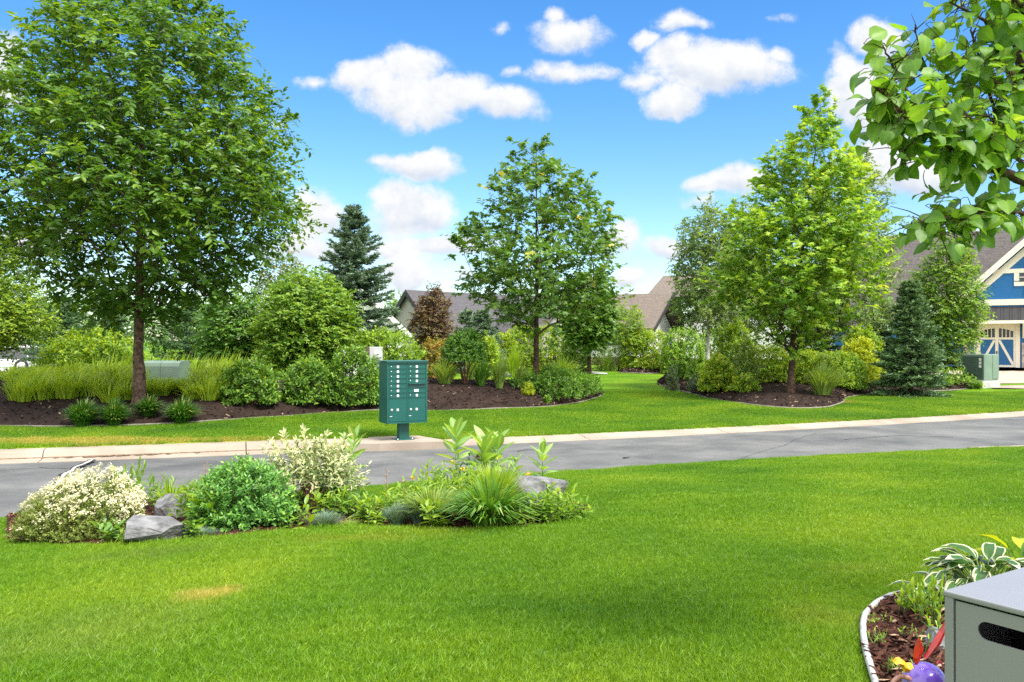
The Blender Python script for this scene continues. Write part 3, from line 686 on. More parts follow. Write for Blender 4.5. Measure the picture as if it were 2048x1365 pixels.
def tree(name, label, base, H, clear, env, leaf, lsize, lmat, bark, tr, ncl, twigs, tlen, nleaf, seed, lean=(0, 0), lump=.18, up=.25, droop=.25, group=None,
         side=.8, tint=(.42, .13), tipglow=.2, shell=.45, bottom=None, cat='tree', leadtop=.95, fork=.35, odd=0.0, multi=0, rad_tip=.008):
    """trunk with limbs grown towards leaf clusters that fill the crown envelope env(t)->radius"""
    rng = np.random.default_rng(seed); base = np.asarray(base, float)
    root = wthing(name, tuple(base), label, cat, group)
    zb = bottom if bottom is not None else clear; lf = lumps(rng)
    axis = lambda z: np.stack([lean[0] * (z / H) ** 1.5, lean[1] * (z / H) ** 1.5, z], -1)
    # cluster centres
    pts = []; tries = 0; mind = None
    vol = 0
    for t in np.linspace(0, 1, 40): vol += math.pi * env(t) ** 2 * (H - zb) / 40
    mind = .62 * (vol / ncl) ** (1 / 3)
    rmax = max(env(t) for t in np.linspace(0, 1, 40))
    while len(pts) < ncl and tries < ncl * 40:
        tries += 1
        t = rng.random()
        e = env(t) * (1 + lump * lf(0, t) * 0)
        if rng.random() > (e / rmax) ** 1.3: continue
        az = rng.uniform(0, 2 * math.pi); e = e * (1 + lump * float(lf(az, t)))
        r = e * rng.random() ** shell * .94
        z = zb + t * (H - zb); a = axis(np.array(z))
        p = np.array([a[0] + r * math.cos(az), a[1] + r * math.sin(az), z])
        if pts and np.min(np.linalg.norm(np.array(pts) - p, axis=1)) < mind: continue
        pts.append(p)
    pts = np.array(pts)
    # skeleton
    zl = np.linspace(0, H * leadtop, 16); wobble = rng.normal(0, .012 * H / 6, (16, 2)).cumsum(0) * .35; wobble[:2] = 0
    nodes = [axis(z) + np.array([w[0], w[1], 0]) for z, w in zip(zl, wobble)]; par = [-1] + list(range(15)); lead = [True] * 16
    hd = np.hypot(pts[:, 0] - axis(pts[:, 2])[:, 0], pts[:, 1] - axis(pts[:, 2])[:, 1])
    order = np.argsort(hd + .15 * pts[:, 2]); paths = []
    for k in order:
        p = pts[k]; nd = np.array(nodes)
        dist = np.linalg.norm(nd - p, axis=1); hz = np.hypot(nd[:, 0] - p[0], nd[:, 1] - p[1])
        cost = dist + 1.6 * np.clip(nd[:, 2] - (p[2] - fork * hz), 0, None) + 3 * np.clip(clear * .93 - nd[:, 2], 0, None)
        i = int(np.argmin(cost)); a = nodes[i]
        c = a * .5 + p * .5 + np.array([0, 0, (.10 if up >= 0 else .02) * dist[i]]) * (1 if rng.random() < .7 else -1) + rng.normal(0, .05, 3) * dist[i]
        ids = [i]
        for s in (.33, .66, 1.0):
            q = (1 - s) ** 2 * a + 2 * s * (1 - s) * c + s * s * p
            nodes.append(q); par.append(ids[-1]); lead.append(False); ids.append(len(nodes) - 1)
        paths.append(ids)
    nodes = np.array(nodes); cnt = np.zeros(len(nodes))
    kids = set(par)
    for i in range(len(nodes)):
        if i not in kids: cnt[i] = 1
    for i in range(len(nodes) - 1, 0, -1): cnt[par[i]] += cnt[i]
    rad = rad_tip * cnt ** .46
    zr = nodes[:16, 2] / H
    rad[:16] = np.minimum(np.maximum(tr * (1 - zr) ** .9, rad_tip * 1.3), np.maximum(rad[:16], tr * (1 - zr * 1.15).clip(.08)))
    rad[0] = tr * 1.30; rad[1] = tr * (1.02 if tr > .1 else 1.0)
    gt = Geo()
    lp = np.concatenate([nodes[:1] - [0, 0, .12], nodes[:1] + [0, 0, .12], nodes[1:16]]); lr = np.concatenate([[tr * 1.55, tr * 1.18], rad[1:16]])
    # even finer points on the visible trunk so it is not a straight post
    tt = np.linspace(0, len(lp) - 1, 46); ix = np.arange(len(lp))
    lp2 = np.stack([np.interp(tt, ix, lp[:, j]) for j in range(3)], -1); lr2 = np.interp(tt, ix, lr) * (1 + .05 * np.sin(tt * 3.1 + seed))
    lp2[:, :2] += rng.normal(0, tr * .045, (46, 2))
    gt.tube(lp2 + base, lr2, 12)
    for ids in paths:
        r = rad[ids].copy(); r[0] = min(r[0], r[1] * 1.35)
        if r[0] < .004: continue
        gt.tube(nodes[ids] + base, r, 6 if r[0] > .03 else 4, cap=False)
    # twigs and leaves
    K = len(pts); ax = axis(pts[:, 2]); out = pts - ax; out[:, 2] *= .3; outn = nrm(out + 1e-6)
    hrel = (pts[:, 2] - zb) / (H - zb)
    n = K * twigs; ci = np.repeat(np.arange(K), twigs)
    d = nrm(outn[ci] * .75 + rng.normal(0, .62, (n, 3)) + np.array([0, 0, 1]) * (up + .5 * (hrel[ci, None] - .4)))
    st = pts[ci] + rng.normal(0, tlen * .22, (n, 3)); L = tlen * rng.uniform(.55, 1.25, n)
    # keep twigs inside the envelope
    end = st + d * L[:, None]; tz = np.clip((end[:, 2] - zb) / (H - zb), 0, 1); ev = np.array([env(t) for t in np.linspace(0, 1, 101)])
    ea = axis(end[:, 2].clip(0, None)); az = np.arctan2(end[:, 1] - ea[:, 1], end[:, 0] - ea[:, 0]); er = np.hypot(end[:, 0] - ea[:, 0], end[:, 1] - ea[:, 1])
    lim = np.interp(tz, np.linspace(0, 1, 101), ev) * (1 + lump * lf(az, tz)) * 1.06 + .12
    L = L * np.clip(lim / np.maximum(er, .05), .45, 1)
    e2 = st + d * L[:, None] - np.array([0, 0, 1]) * (droop * L)[:, None]
    X = nrm(np.cross(d, [0.1, .2, 1])) * .004
    base4 = np.stack([st + X, st - X, st + np.cross(d, X), e2], 1).reshape(-1, 3); o = np.arange(n)[:, None] * 4
    gt.add(base4 + base, np.concatenate([np.concatenate([o, o + 1, o + 3], 1), np.concatenate([o + 1, o + 2, o + 3], 1), np.concatenate([o + 2, o, o + 3], 1)]), .5)
    gt.build('trunk', bark, root)
    m = n * nleaf; ti = np.repeat(np.arange(n), nleaf); s = np.tile(np.linspace(.12, 1, nleaf), n) + rng.uniform(-.05, .05, m)
    P = st[ti] + d[ti] * (L[ti] * s)[:, None] - np.array([0, 0, 1]) * (droop * L[ti] * s ** 2)[:, None]
    dd = nrm(d[ti] - np.array([0, 0, 1]) * (2 * droop * s)[:, None])
    sd = nrm(np.cross(dd, np.array([0, 0, 1.0]) + rng.normal(0, .25, (m, 3)))) * np.where(np.arange(m) % 2 == 0, 1, -1)[:, None]
    D = nrm(dd * .6 + sd * side + rng.normal(0, .28, (m, 3)) + np.array([0, 0, -.25 * droop]))
    N = nrm(np.array([0, 0, 1.0]) + rng.normal(0, .38, (m, 3)) + outn[ci[ti]] * .45)
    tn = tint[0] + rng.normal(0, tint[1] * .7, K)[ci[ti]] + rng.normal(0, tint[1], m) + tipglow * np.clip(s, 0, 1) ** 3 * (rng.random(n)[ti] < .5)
    tn = np.clip(tn, 0, .86)
    if odd > 0:
        ot = rng.random(n)[ti] < odd; tn = np.where(ot & (s > .55), rng.uniform(.9, 1.0, m), tn)
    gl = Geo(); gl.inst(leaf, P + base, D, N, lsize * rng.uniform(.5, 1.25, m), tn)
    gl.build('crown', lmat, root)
    return root

def shrub(name, label, base, w, h, dep, leaf, lsize, lmat, seed, lai=4.2, p=2.2, up=.35, lump=.14, cat='shrub', group=None, tint=(.45, .14), tipglow=.28, skirt=.05, shoot=None,
          per=6, bark=None, nstem=9, rz=0.0, flat=None, fill=.35, spread=.9, clear=0.0):
    """a bush: leafy shoots crowd an uneven mound, stems rise from the root to carry them"""
    rng = np.random.default_rng(seed); base = np.asarray(base, float)
    lsize = lsize * (1.35 if base[1] > 15 else 1.0)
    root = wthing(name, tuple(base), label, cat, group)
    a, b = w / 2, dep / 2; hh = h - clear
    area = 2 * math.pi * ((a * b) ** 1.6 / 3 + (a * hh) ** 1.6 / 3 + (b * hh) ** 1.6 / 3) ** (1 / 1.6)
    sl = shoot or lsize * 1.9
    n = int(lai * area / (.38 * lsize ** 2) / per); n = max(40, min(n, 7500))
    lf = lumps(rng, 6)
    az = rng.uniform(0, 2 * math.pi, n); sz = rng.uniform(-.35 if clear else -.12, 1, n); cz = np.sqrt(1 - np.clip(sz, -1, 1) ** 2)
    u = np.stack([cz * np.cos(az), cz * np.sin(az), sz], -1)
    k = (np.abs(u[:, 0]) ** p + np.abs(u[:, 1]) ** p + np.abs(u[:, 2]) ** p) ** (-1 / p)
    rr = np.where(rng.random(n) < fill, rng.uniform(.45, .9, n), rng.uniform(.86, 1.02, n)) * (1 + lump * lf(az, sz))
    c0 = clear + hh * .42 if clear else hh * skirt
    vz = np.where(u[:, 2] < 0, c0 - clear if clear else hh * .25, h - c0)
    pos = np.stack([u[:, 0] * k * rr * a, u[:, 1] * k * rr * b, c0 + u[:, 2] * k * rr * vz], -1)
    d = nrm(u * .75 + np.array([0, 0, up]) + rng.normal(0, .38, (n, 3)))
    L = sl * rng.uniform(.6, 1.2, n); st = pos - d * (L * .75)[:, None]
    st[:, 2] = np.maximum(st[:, 2], .01)
    m = n * per; ti = np.repeat(np.arange(n), per); s = np.tile(np.linspace(.3, 1.0, per), n)
    P = st[ti] + d[ti] * (L[ti] * s)[:, None]
    roll = rng.uniform(0, 2 * math.pi, n)[ti] + np.tile(np.arange(per) * 2.4, n)
    e1 = nrm(np.cross(d, [.21, .13, .97])); e2 = np.cross(d, e1)
    sd = e1[ti] * np.cos(roll)[:, None] + e2[ti] * np.sin(roll)[:, None]
    D = nrm(d[ti] * (.35 + .45 * s)[:, None] + sd * spread + rng.normal(0, .15, (m, 3)))
    N = nrm(d[ti] * .9 - D * (d[ti] * D).sum(1, keepdims=True) + np.array([0, 0, .5]) + rng.normal(0, .2, (m, 3)))
    hz = np.clip(pos[:, 2] / h, 0, 1)
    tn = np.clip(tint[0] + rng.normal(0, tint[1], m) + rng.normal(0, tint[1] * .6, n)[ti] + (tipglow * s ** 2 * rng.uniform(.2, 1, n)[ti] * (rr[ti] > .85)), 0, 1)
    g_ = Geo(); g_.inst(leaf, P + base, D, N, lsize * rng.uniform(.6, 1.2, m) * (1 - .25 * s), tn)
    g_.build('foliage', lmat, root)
    gt = Geo()
    for j in range(nstem):
        e = pos[rng.integers(0, n)] * np.array([.75, .75, .9]); f = np.array([e[0] * .18, e[1] * .18, -.03]) + np.append(rng.normal(0, .03, 2), 0)
        mid = f * .45 + e * .55 + np.array([-e[0] * .15, -e[1] * .15, .1 * h])
        q = np.array([(1 - t) ** 2 * f + 2 * t * (1 - t) * mid + t * t * e for t in np.linspace(0, 1, 6)])
        r0 = .006 + .010 * min(h, 2.5)
        gt.tube(q + base, np.linspace(r0, r0 * .3, 6), 5, cap=False)
    gt.build('stems', bark or M['redstem'], root)
    return root

def conifer(name, label, base, H, Rb, nmat, seed, whorl=.3, low=.05, dens=1.0, nl=.075, prof=1.0, group=None, cat='spruce', sparse_top=0.0, arms=9, tint=(.4, .16)):
    rng = np.random.default_rng(seed); base = np.asarray(base, float)
    root = wthing(name, tuple(base), label, cat, group)
    gt = Geo(); gt.tube(np.array([[0, 0, -.1], [0, 0, H * .3], [.02, 0, H * .7], [0, 0, H]]) + base, [H * .017, H * .012, H * .006, .008], 8)
    P, D, N, T, W = [], [], [], [], []
    z = low * H + .05
    while z < H * .985:
        f = 1 - z / H
        L0 = Rb * (f ** prof) * (1 if f < .93 else .9) + .06
        k = max(4, int(arms * (.6 + .5 * f)))
        a0 = rng.uniform(0, 6.28)
        for j in range(k):
            az = a0 + j * 2 * math.pi / k + rng.normal(0, .16); L = L0 * rng.uniform(.68, 1.14)
            zz_ = z + rng.normal(0, whorl * .25)
            hd = np.array([math.cos(az), math.sin(az), 0]); sdv = np.array([-hd[1], hd[0], 0])
            m = max(5, int(L / .11)); s = np.linspace(.06, 1, m)
            rise = .35 * (1 - f) - .10
            q = hd * (L * s)[:, None] + np.array([0, 0, 1]) * (zz_ + L * (rise * s - .28 * f * s + .20 * s ** 2.4))[:, None]
            gt.tube(q[::max(1, m // 4)] + base, .004 + .011 * L * .4, 3, cap=False)
            tdir = nrm(np.gradient(q, axis=0))
            # side twigs with needles
            for sg in (-1, 1):
                tl = L * .36 * (1 - s * .75) + .10
                tl = tl * rng.uniform(.7, 1.15, m)
                td = nrm(tdir * .75 + sdv * sg * .75 + np.array([0, 0, -.16]) + rng.normal(0, .12, (m, 3)))
                nn = max(3, int(5 * dens))
                ss = np.linspace(.12, 1, nn)
                pp = (q[:, None] + td[:, None] * (tl[:, None] * ss[None])[..., None]).reshape(-1, 3)
                for rep in range(int(4 * dens)):
                    M_ = len(pp); rd = rng.normal(0, .5, (M_, 3)); rd[:, 2] = np.abs(rd[:, 2]) * .9 - .12
                    P.append(pp + rng.normal(0, .012, (M_, 3))); D.append(nrm(np.repeat(td, nn, 0) * .85 + rd)); T.append(np.clip(tint[0] + rng.normal(0, tint[1], M_) + .32 * np.tile(ss, m) ** 3 + rng.normal(0, .08), 0, 1))
            pp = q; M_ = len(pp)
            for rep in range(3):
                P.append(pp); D.append(nrm(tdir + rng.normal(0, .5, (M_, 3)))); T.append(np.clip(tint[0] + rng.normal(0, tint[1], M_), 0, 1))
        z += whorl * (.55 + .6 * f) * rng.uniform(.8, 1.2)
    for zz_ in np.linspace(H * .9, H, 14):
        P.append(np.repeat([[0, 0, zz_]], 5, 0)); D.append(nrm(rng.normal(0, .6, (5, 3)) + [0, 0, 1])); T.append(rng.uniform(.3, .8, 5))
    gt.build('trunk', M['bark_dark'], root)
    P = np.concatenate(P); D = np.concatenate(D); T = np.concatenate(T)
    g_ = Geo(); g_.inst(NEEDLE, P + base, D, nrm(rng.normal(0, 1, P.shape) + [0, 0, .8]), nl * rng.uniform(.7, 1.3, len(P)), T, wide=1.9)
    g_.build('crown', nmat, root)
    return root

def blades(g_, base, n, h, spread, wid, rng, arch=.5, r0=.08, tint=(.5, .16), seg=5, wind=(.12, 0, 0), upr=.2, tipc=0.0):
    """arching strap leaves from a clump"""
    a = rng.uniform(0, 2 * math.pi, n); e = np.sqrt(rng.random(n))
    dirv = np.stack([np.cos(a), np.sin(a), 0 * a], -1)
    L = h * rng.uniform(.55, 1.15, n); out = spread * e * rng.uniform(.7, 1.2, n) + upr * .1
    p0 = dirv * (r0 * e)[:, None]
    s = np.linspace(0, 1, seg)
    hz = (out[:, None] * (s[None] ** 1.5)); vz = L[:, None] * (s[None] - arch * e[:, None] * .75 * s[None] ** 2.6)
    C = p0[:, None] + dirv[:, None] * hz[..., None] + np.array([0, 0, 1]) * vz[..., None] + np.array(wind) * (L[:, None] * s[None] ** 2)[..., None]
    sdv = np.stack([-np.sin(a + rng.normal(0, .5, n)), np.cos(a), 0 * a], -1)
    wv = wid * rng.uniform(.7, 1.2, n)[:, None] * np.array([.8, 1, .9, .65, .08][:seg] if seg == 5 else np.linspace(1, .08, seg))[None] / 2
    V = np.stack([C - sdv[:, None] * wv[..., None], C + sdv[:, None] * wv[..., None]], 2).reshape(n, seg * 2, 3)
    o = (np.arange(n) * seg * 2)[:, None, None]; f = np.array([[2 * i, 2 * i + 1, 2 * i + 3, 2 * i + 2] for i in range(seg - 1)])[None]
    t = np.clip(tint[0] + rng.normal(0, tint[1], n), 0, .95)[:, None] + np.zeros((n, seg * 2))
    if tipc: t[:, -4:] = np.where(rng.random(n)[:, None] < tipc, 1.0, t[:, -4:])
    g_.add((V + np.asarray(base)).reshape(-1, 3), (o + f).reshape(-1, 4), t.ravel())

def grass_clump(name, label, base, h, w, n, wid, m, seed, cat='ornamental grass', group=None, arch=.55, tint=(.5, .16), wind=(.1, 0, 0), tipc=0.0, r0=None):
    rng = np.random.default_rng(seed)
    root = wthing(name, tuple(base), label, cat, group)
    g_ = Geo(); blades(g_, base, n, h, w * .45, wid, rng, arch, r0 or w * .16, tint, wind=wind, tipc=tipc)
    g_.build('blades', m, root)
    return root

def bigleaf(g_, P, D, N, L, W, curl=.3, cup=.12, shape='oval', t0=.5, rib=.15, edge=None, rng=None, fold=0.0, wave=0.0):
    """one leaf as a curved grid with a midrib"""
    nu, nv = 7, 9
    v = np.linspace(0, 1, nv); u = np.linspace(-1, 1, nu)
    if shape == 'heart': wv = np.interp(v, [0, .04, .12, .3, .5, .7, .85, .95, 1], [.12, .62, .92, 1.0, .9, .66, .36, .13, 0])
    elif shape == 'strap': wv = np.interp(v, [0, .1, .3, .6, .85, 1], [.35, .75, 1, .85, .45, 0])
    else: wv = np.interp(v, [0, .08, .25, .5, .75, .92, 1], [.10, .5, .88, 1, .8, .38, .02])
    D = nrm(D); X = nrm(np.cross(D, N)); Z = np.cross(X, D)
    ang = curl * v * 1.7; y = np.concatenate([[0], np.cumsum(np.cos((ang[1:] + ang[:-1]) / 2))]) / (nv - 1); zc = -np.concatenate([[0], np.cumsum(np.sin((ang[1:] + ang[:-1]) / 2))]) / (nv - 1)
    wj = wave * np.sin(v * 13 + (rng.random() * 6 if rng is not None else 0))
    back = (-.10 * (u ** 2)[None] * (v < .12)[:, None]) if shape == 'heart' else 0
    A = u[None] * wv[:, None] * W / 2
    B = (y[:, None] + back) * L + 0 * A
    Cc = zc[:, None] * L + np.abs(u)[None] ** 1.4 * wv[:, None] * W * (cup + wj[:, None] * np.sign(u)[None]) + 0 * A
    V = P + A[..., None] * X + B[..., None] * D + Cc[..., None] * Z
    t = np.full((nv, nu), t0)
    if rib: t[:, nu // 2] = np.minimum(1, t0 + rib)
    if edge is not None: t[:, [0, -1]] = edge; t[-2:] = edge
    i = np.arange(nv - 1)[:, None] * nu + np.arange(nu - 1)[None]
    g_.add(V.reshape(-1, 3), np.stack([i, i + 1, i + nu + 1, i + nu], -1).reshape(-1, 4), t.ravel(), 0, True)

def env_pts(ts, rs):
    return lambda t: float(np.interp(t, ts, rs))

# ------------------------------------------------------------------ big trees across the road
pe = hit(278, 806); mp_ = pe[1] / F                # metres per photo pixel there
ys = [-95, -60, 0, 60, 120, 200, 300, 350, 400, 460, 520, 565, 600, 634]; rs = [8, 62, 124, 170, 216, 268, 304, 326, 326, 298, 248, 186, 128, 60]
Ht = (806 + 95) * mp_; zb_ = (806 - 634) * mp_
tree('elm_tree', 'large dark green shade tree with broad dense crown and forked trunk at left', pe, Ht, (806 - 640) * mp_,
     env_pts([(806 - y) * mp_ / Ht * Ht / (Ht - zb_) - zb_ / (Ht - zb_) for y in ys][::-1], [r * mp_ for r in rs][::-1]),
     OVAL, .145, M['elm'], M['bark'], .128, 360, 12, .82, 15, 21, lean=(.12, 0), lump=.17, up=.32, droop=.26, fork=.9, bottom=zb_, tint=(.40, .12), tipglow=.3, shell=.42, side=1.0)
pm = hit(1072, 770); mp_ = pm[1] / F
ys = [262, 285, 330, 370, 410, 450, 500, 550, 600, 630, 655, 672]; rs = [6, 20, 52, 96, 126, 146, 166, 174, 150, 112, 72, 34]
Ht = (770 - 262) * mp_; zb_ = (770 - 672) * mp_
tree('maple_tree', 'young maple with a loose spired crown and star shaped leaves in the middle bed', pm, Ht, (770 - 676) * mp_,
     env_pts([((770 - y) * mp_ - zb_) / (Ht - zb_) for y in ys][::-1], [r * mp_ for r in rs][::-1]),
     STAR, .165, M['maple'], M['bark_dark'], .095, 165, 7, .62, 8, 22, lump=.45, up=.62, droop=.12, fork=1.0, bottom=zb_, tint=(.46, .13), tipglow=.15, shell=.5, odd=.02, side=.9)
pr = hit(1581, 786); mp_ = pr[1] / F
ys = [205, 240, 300, 350, 400, 450, 500, 560, 610, 650, 690, 705]; rs = [4, 28, 60, 84, 106, 124, 142, 150, 128, 96, 56, 24]
Ht = (786 - 203) * mp_; zb_ = (786 - 705) * mp_
tree('lime_maple_tree', 'bright yellow green maple with an upswept egg shaped crown in the right bed', pr, Ht, (786 - 698) * mp_,
     env_pts([((786 - y) * mp_ - zb_) / (Ht - zb_) for y in ys][::-1], [r * mp_ for r in rs][::-1]),
     STAR, .15, M['lime'], M['bark_dark'], .10, 255, 8, .70, 9, 23, lean=(.95, 0), lump=.32, up=.8, droop=.12, fork=1.5, bottom=zb_, tint=(.45, .16), tipglow=.45, shell=.46, odd=.03, side=.9)
# birches and other trees behind the right bed
def simple_tree(name, label, px, d, basepy, ytop, ybot, ys, rs, leaf, ls, lm, bark, tr, ncl, seed, clear=None, lean=0, **kw):
    b = at(px, d); m_ = d / F; zoff = b[2] - HC
    yb_ = 682.5 - zoff / m_               # photo row of the base
    Ht = (yb_ - ytop) * m_; zb_ = max(.15, (yb_ - ybot) * m_)
    return tree(name, label, b, Ht, zb_ if clear is None else (yb_ - clear) * m_, env_pts([((yb_ - y) * m_ - zb_) / (Ht - zb_) for y in ys][::-1], [r * m_ for r in rs][::-1]),
                leaf, ls, lm, bark, tr, ncl, kw.pop('twigs', 8), kw.pop('tlen', .5), kw.pop('nleaf', 8), seed, lean=(lean, 0), bottom=zb_, **kw)
simple_tree('birch_tree', 'slender birch with a white trunk in front of the clipped hedges', 1416, 31, 725, 412, 650, [412, 440, 480, 530, 580, 620, 650], [14, 40, 54, 60, 72, 66, 35], OVAL, .12, M['birch'], M['bark_birch'], .075, 190, 31, clear=640, lump=.22, up=.2, tint=(.42, .14), group='birches', nleaf=11)
simple_tree('birch_tree', 'leafy birch close behind the left side of the lime maple', 1490, 34, 725, 395, 690, [395, 430, 500, 560, 620, 690], [10, 30, 46, 55, 55, 30], OVAL, .12, M['birch'], M['bark_birch'], .07, 150, 32, clear=680, lump=.2, up=.3, tint=(.55, .14), group='birches', nleaf=11)
simple_tree('birch_tree', 'tall pale birch behind the right side of the lime maple', 1700, 34, 725, 288, 690, [288, 330, 400, 470, 540, 620, 690], [12, 38, 70, 90, 98, 85, 40], OVAL, .12, M['birch'], M['bark_birch'], .09, 300, 33, clear=672, lump=.18, up=.25, tint=(.45, .14), group='birches', nleaf=11)
simple_tree('garden_tree', 'dense round topped tree between the dark spruce and the blue house', 1893, 36, 730, 488, 730, [488, 520, 570, 620, 670, 710, 730], [22, 42, 60, 66, 56, 45, 30], OVAL, .12, M['mid'], M['bark_dark'], .09, 300, 34, clear=735, lump=.2, up=.2, tint=(.5, .15), tipglow=.4, nleaf=10)
simple_tree('small_maple_tree', 'small round crowned maple behind the middle maple, by the far hedges', 1178, 43, 715, 545, 695, [545, 580, 620, 660, 695], [20, 44, 54, 50, 24], STAR, .17, M['maple'], M['bark_dark'], .11, 170, 35, clear=690, lump=.15, tint=(.5, .12), nleaf=9)
simple_tree('yellow_tree', 'yellow green small tree cut by the left edge of the photo', -6, 25, 760, 472, 702, [472, 510, 560, 620, 660, 685, 702], [15, 44, 66, 84, 88, 60, 30], OVAL, .10, M['yel'], M['bark_dark'], .08, 260, 36, clear=730, lump=.2, up=.2, tint=(.42, .16), tipglow=.45, nleaf=10)
simple_tree('purple_leaf_tree', 'reddish purple leaved small tree in front of the slate roofed house', 868, 40, 700, 570, 690, [566, 590, 620, 650, 680, 690], [4, 15, 27, 32, 30, 22], OVAL, .12, M['purple'], M['bark_dark'], .06, 130, 37, clear=690, lump=.3, up=.6, tint=(.55, .26), nleaf=9, leadtop=1.09)
simple_tree('small_birch_tree', 'narrow pale stemmed tree beside the brown roofed house', 1256, 46, 715, 612, 705, [612, 640, 670, 705], [14, 28, 32, 22], OVAL, .13, M['yel'], M['bark_birch'], .05, 80, 38, clear=700, lump=.2, tint=(.4, .15))
simple_tree('tall_shrub_tree', 'big rounded yellow green shrub tree right of the elm trunk', 612, 30, 740, 552, 735, [552, 575, 610, 650, 700, 735], [30, 64, 88, 98, 92, 60], OVAL, .125, M['mid'], M['bark_dark'], .07, 400, 39, clear=738, lump=.16, up=.25, tint=(.55, .15), tipglow=.3, twigs=9, nleaf=10)
simple_tree('tall_shrub_tree', 'darker rounded shrub tree half hidden behind the elm crown', 470, 31.5, 740, 590, 735, [590, 620, 660, 700, 735], [34, 58, 70, 66, 40], OVAL, .125, M['dark'], M['bark_dark'], .06, 220, 40, clear=738, lump=.16, tint=(.6, .15), nleaf=10)
simple_tree('yellow_topped_tree', 'yellowish tree with reddish shoot tips rising behind the big shrub tree', 572, 37, 720, 512, 700, [512, 540, 580, 640, 700], [16, 42, 60, 66, 50], OVAL, .11, M['orange'], M['bark_dark'], .07, 190, 41, clear=715, lump=.2, up=.35, tint=(.3, .16), tipglow=.25)
# far trees on the skyline
for i, (px, d, top, w, lab, mm) in enumerate([(795, 95, 588, 26, 'distant tree showing between the white house and the slate roof', 'mid'), (90, 70, 590, 60, 'distant rounded tree above the spruces at left', 'dark'), (210, 80, 585, 62, 'hazy distant tree seen under the left part of the elm crown', 'mid'),
                                               (330, 75, 600, 60, 'distant tree directly behind the elm trunk', 'dark'), (420, 66, 598, 50, 'distant tree right of the elm trunk behind the spruces', 'mid'), (-40, 60, 560, 60, 'pale tree behind the yellow tree at the left edge', 'yel')]):
    simple_tree('distant_tree', lab, px, d, 700, top, 690, [top, top + 15, top + 40, 660, 690], [w * .3, w * .7, w, w, w * .7], OVAL, .24, M[mm], M['bark_dark'], .12, 110, 50 + i, lump=.2, twigs=7, tlen=1.0, nleaf=8, group='distant trees')

# ------------------------------------------------------------------ spruces
def spruce_px(label, px, d, top, halfw, m, seed, name='spruce_tree', **kw):
    b = at(px, d); yb_ = 682.5 - (b[2] - HC) * F / d
    return conifer(name, label, b, (yb_ - top) * d / F, halfw * d / F, m, seed, **kw)
spruce_px('tall blue green spruce standing against the clouds behind the utility boxes', 708, 36, 413, 126, M['bspruce'], 61, whorl=.34, prof=.82, nl=.13, arms=9, tint=(.42, .2))
spruce_px('full dark spruce at the right end of the right bed beside the blue house', 1822, 27.5, 562, 72, M['spruce'], 62, whorl=.23, prof=.8, nl=.085, low=.0, arms=12, dens=1.3, tint=(.5, .18))
spruce_px('low blue spruce behind the round dark shrub in the middle distance', 965, 42, 622, 50, M['bspruce'], 63, whorl=.3, prof=.7, nl=.12, low=.02, tint=(.5, .16))
spruce_px('smaller pale spruce left of the low blue spruce, nearer the slate roof', 932, 47, 618, 38, M['bspruce'], 64, whorl=.3, prof=.8, nl=.13, low=.02, tint=(.6, .16))
spruce_px('dark spruce behind the lime maple trunk', 1622, 35, 590, 70, M['spruce'], 65, whorl=.3, prof=.7, nl=.10, low=.02)
spruce_px('dark spruce right of the white vehicle', 128, 39, 600, 85, M['spruce'], 66, whorl=.32, prof=.65, nl=.11, low=.02)
spruce_px('dark spruce behind the light green hedge at left', 215, 41, 612, 75, M['spruce'], 67, whorl=.32, prof=.65, nl=.11, low=.02)
spruce_px('very dark spruce just right of the elm trunk', 372, 33, 598, 82, M['spruce'], 68, whorl=.3, prof=.65, nl=.09, low=.02)
spruce_px('spruce showing behind the pale birch and the dark spruce', 1760, 38, 600, 55, M['spruce'], 69, whorl=.3, prof=.7, nl=.11, low=.02)

# ------------------------------------------------------------------ shrubs across the road: px centre, ground row (or depth), width px, height px
def sh(name, label, px, d, top, wpx, leaf, ls, m, seed, depf=.9, basepy=None, **kw):
    b = hit(px, basepy) if basepy else at(px, d); d = b[1]; m_ = d / F; yb_ = 682.5 - (b[2] - HC) / m_
    b = b + np.array([0, .30 * wpx * m_ * depf, 0]) if basepy else b; b[2] = drop(b[0], b[1])
    return shrub(name, label, b, wpx * m_, (yb_ - top) * m_, wpx * m_ * depf, leaf, ls, m, seed, **kw)
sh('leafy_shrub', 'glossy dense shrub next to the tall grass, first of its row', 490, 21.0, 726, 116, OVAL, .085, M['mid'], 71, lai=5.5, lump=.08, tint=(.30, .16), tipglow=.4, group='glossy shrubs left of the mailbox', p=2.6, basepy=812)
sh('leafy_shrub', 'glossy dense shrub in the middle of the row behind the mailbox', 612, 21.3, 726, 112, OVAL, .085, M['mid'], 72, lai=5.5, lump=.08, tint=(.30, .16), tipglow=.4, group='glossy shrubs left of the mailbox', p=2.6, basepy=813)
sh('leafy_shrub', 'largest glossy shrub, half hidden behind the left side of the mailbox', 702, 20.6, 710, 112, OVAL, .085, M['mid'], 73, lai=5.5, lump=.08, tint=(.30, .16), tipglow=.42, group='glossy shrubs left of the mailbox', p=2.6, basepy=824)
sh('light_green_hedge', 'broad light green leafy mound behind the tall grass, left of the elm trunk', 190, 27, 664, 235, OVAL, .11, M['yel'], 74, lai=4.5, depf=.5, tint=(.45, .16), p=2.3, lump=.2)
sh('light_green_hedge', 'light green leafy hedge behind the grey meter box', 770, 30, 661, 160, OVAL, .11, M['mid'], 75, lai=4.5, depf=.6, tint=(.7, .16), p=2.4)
sh('orange_tipped_hedge', 'hedge with orange tinted tips below the purple tree', 872, 35, 679, 66, OVAL, .10, M['orange'], 76, lai=4.5, tint=(.55, .2), p=2.6)
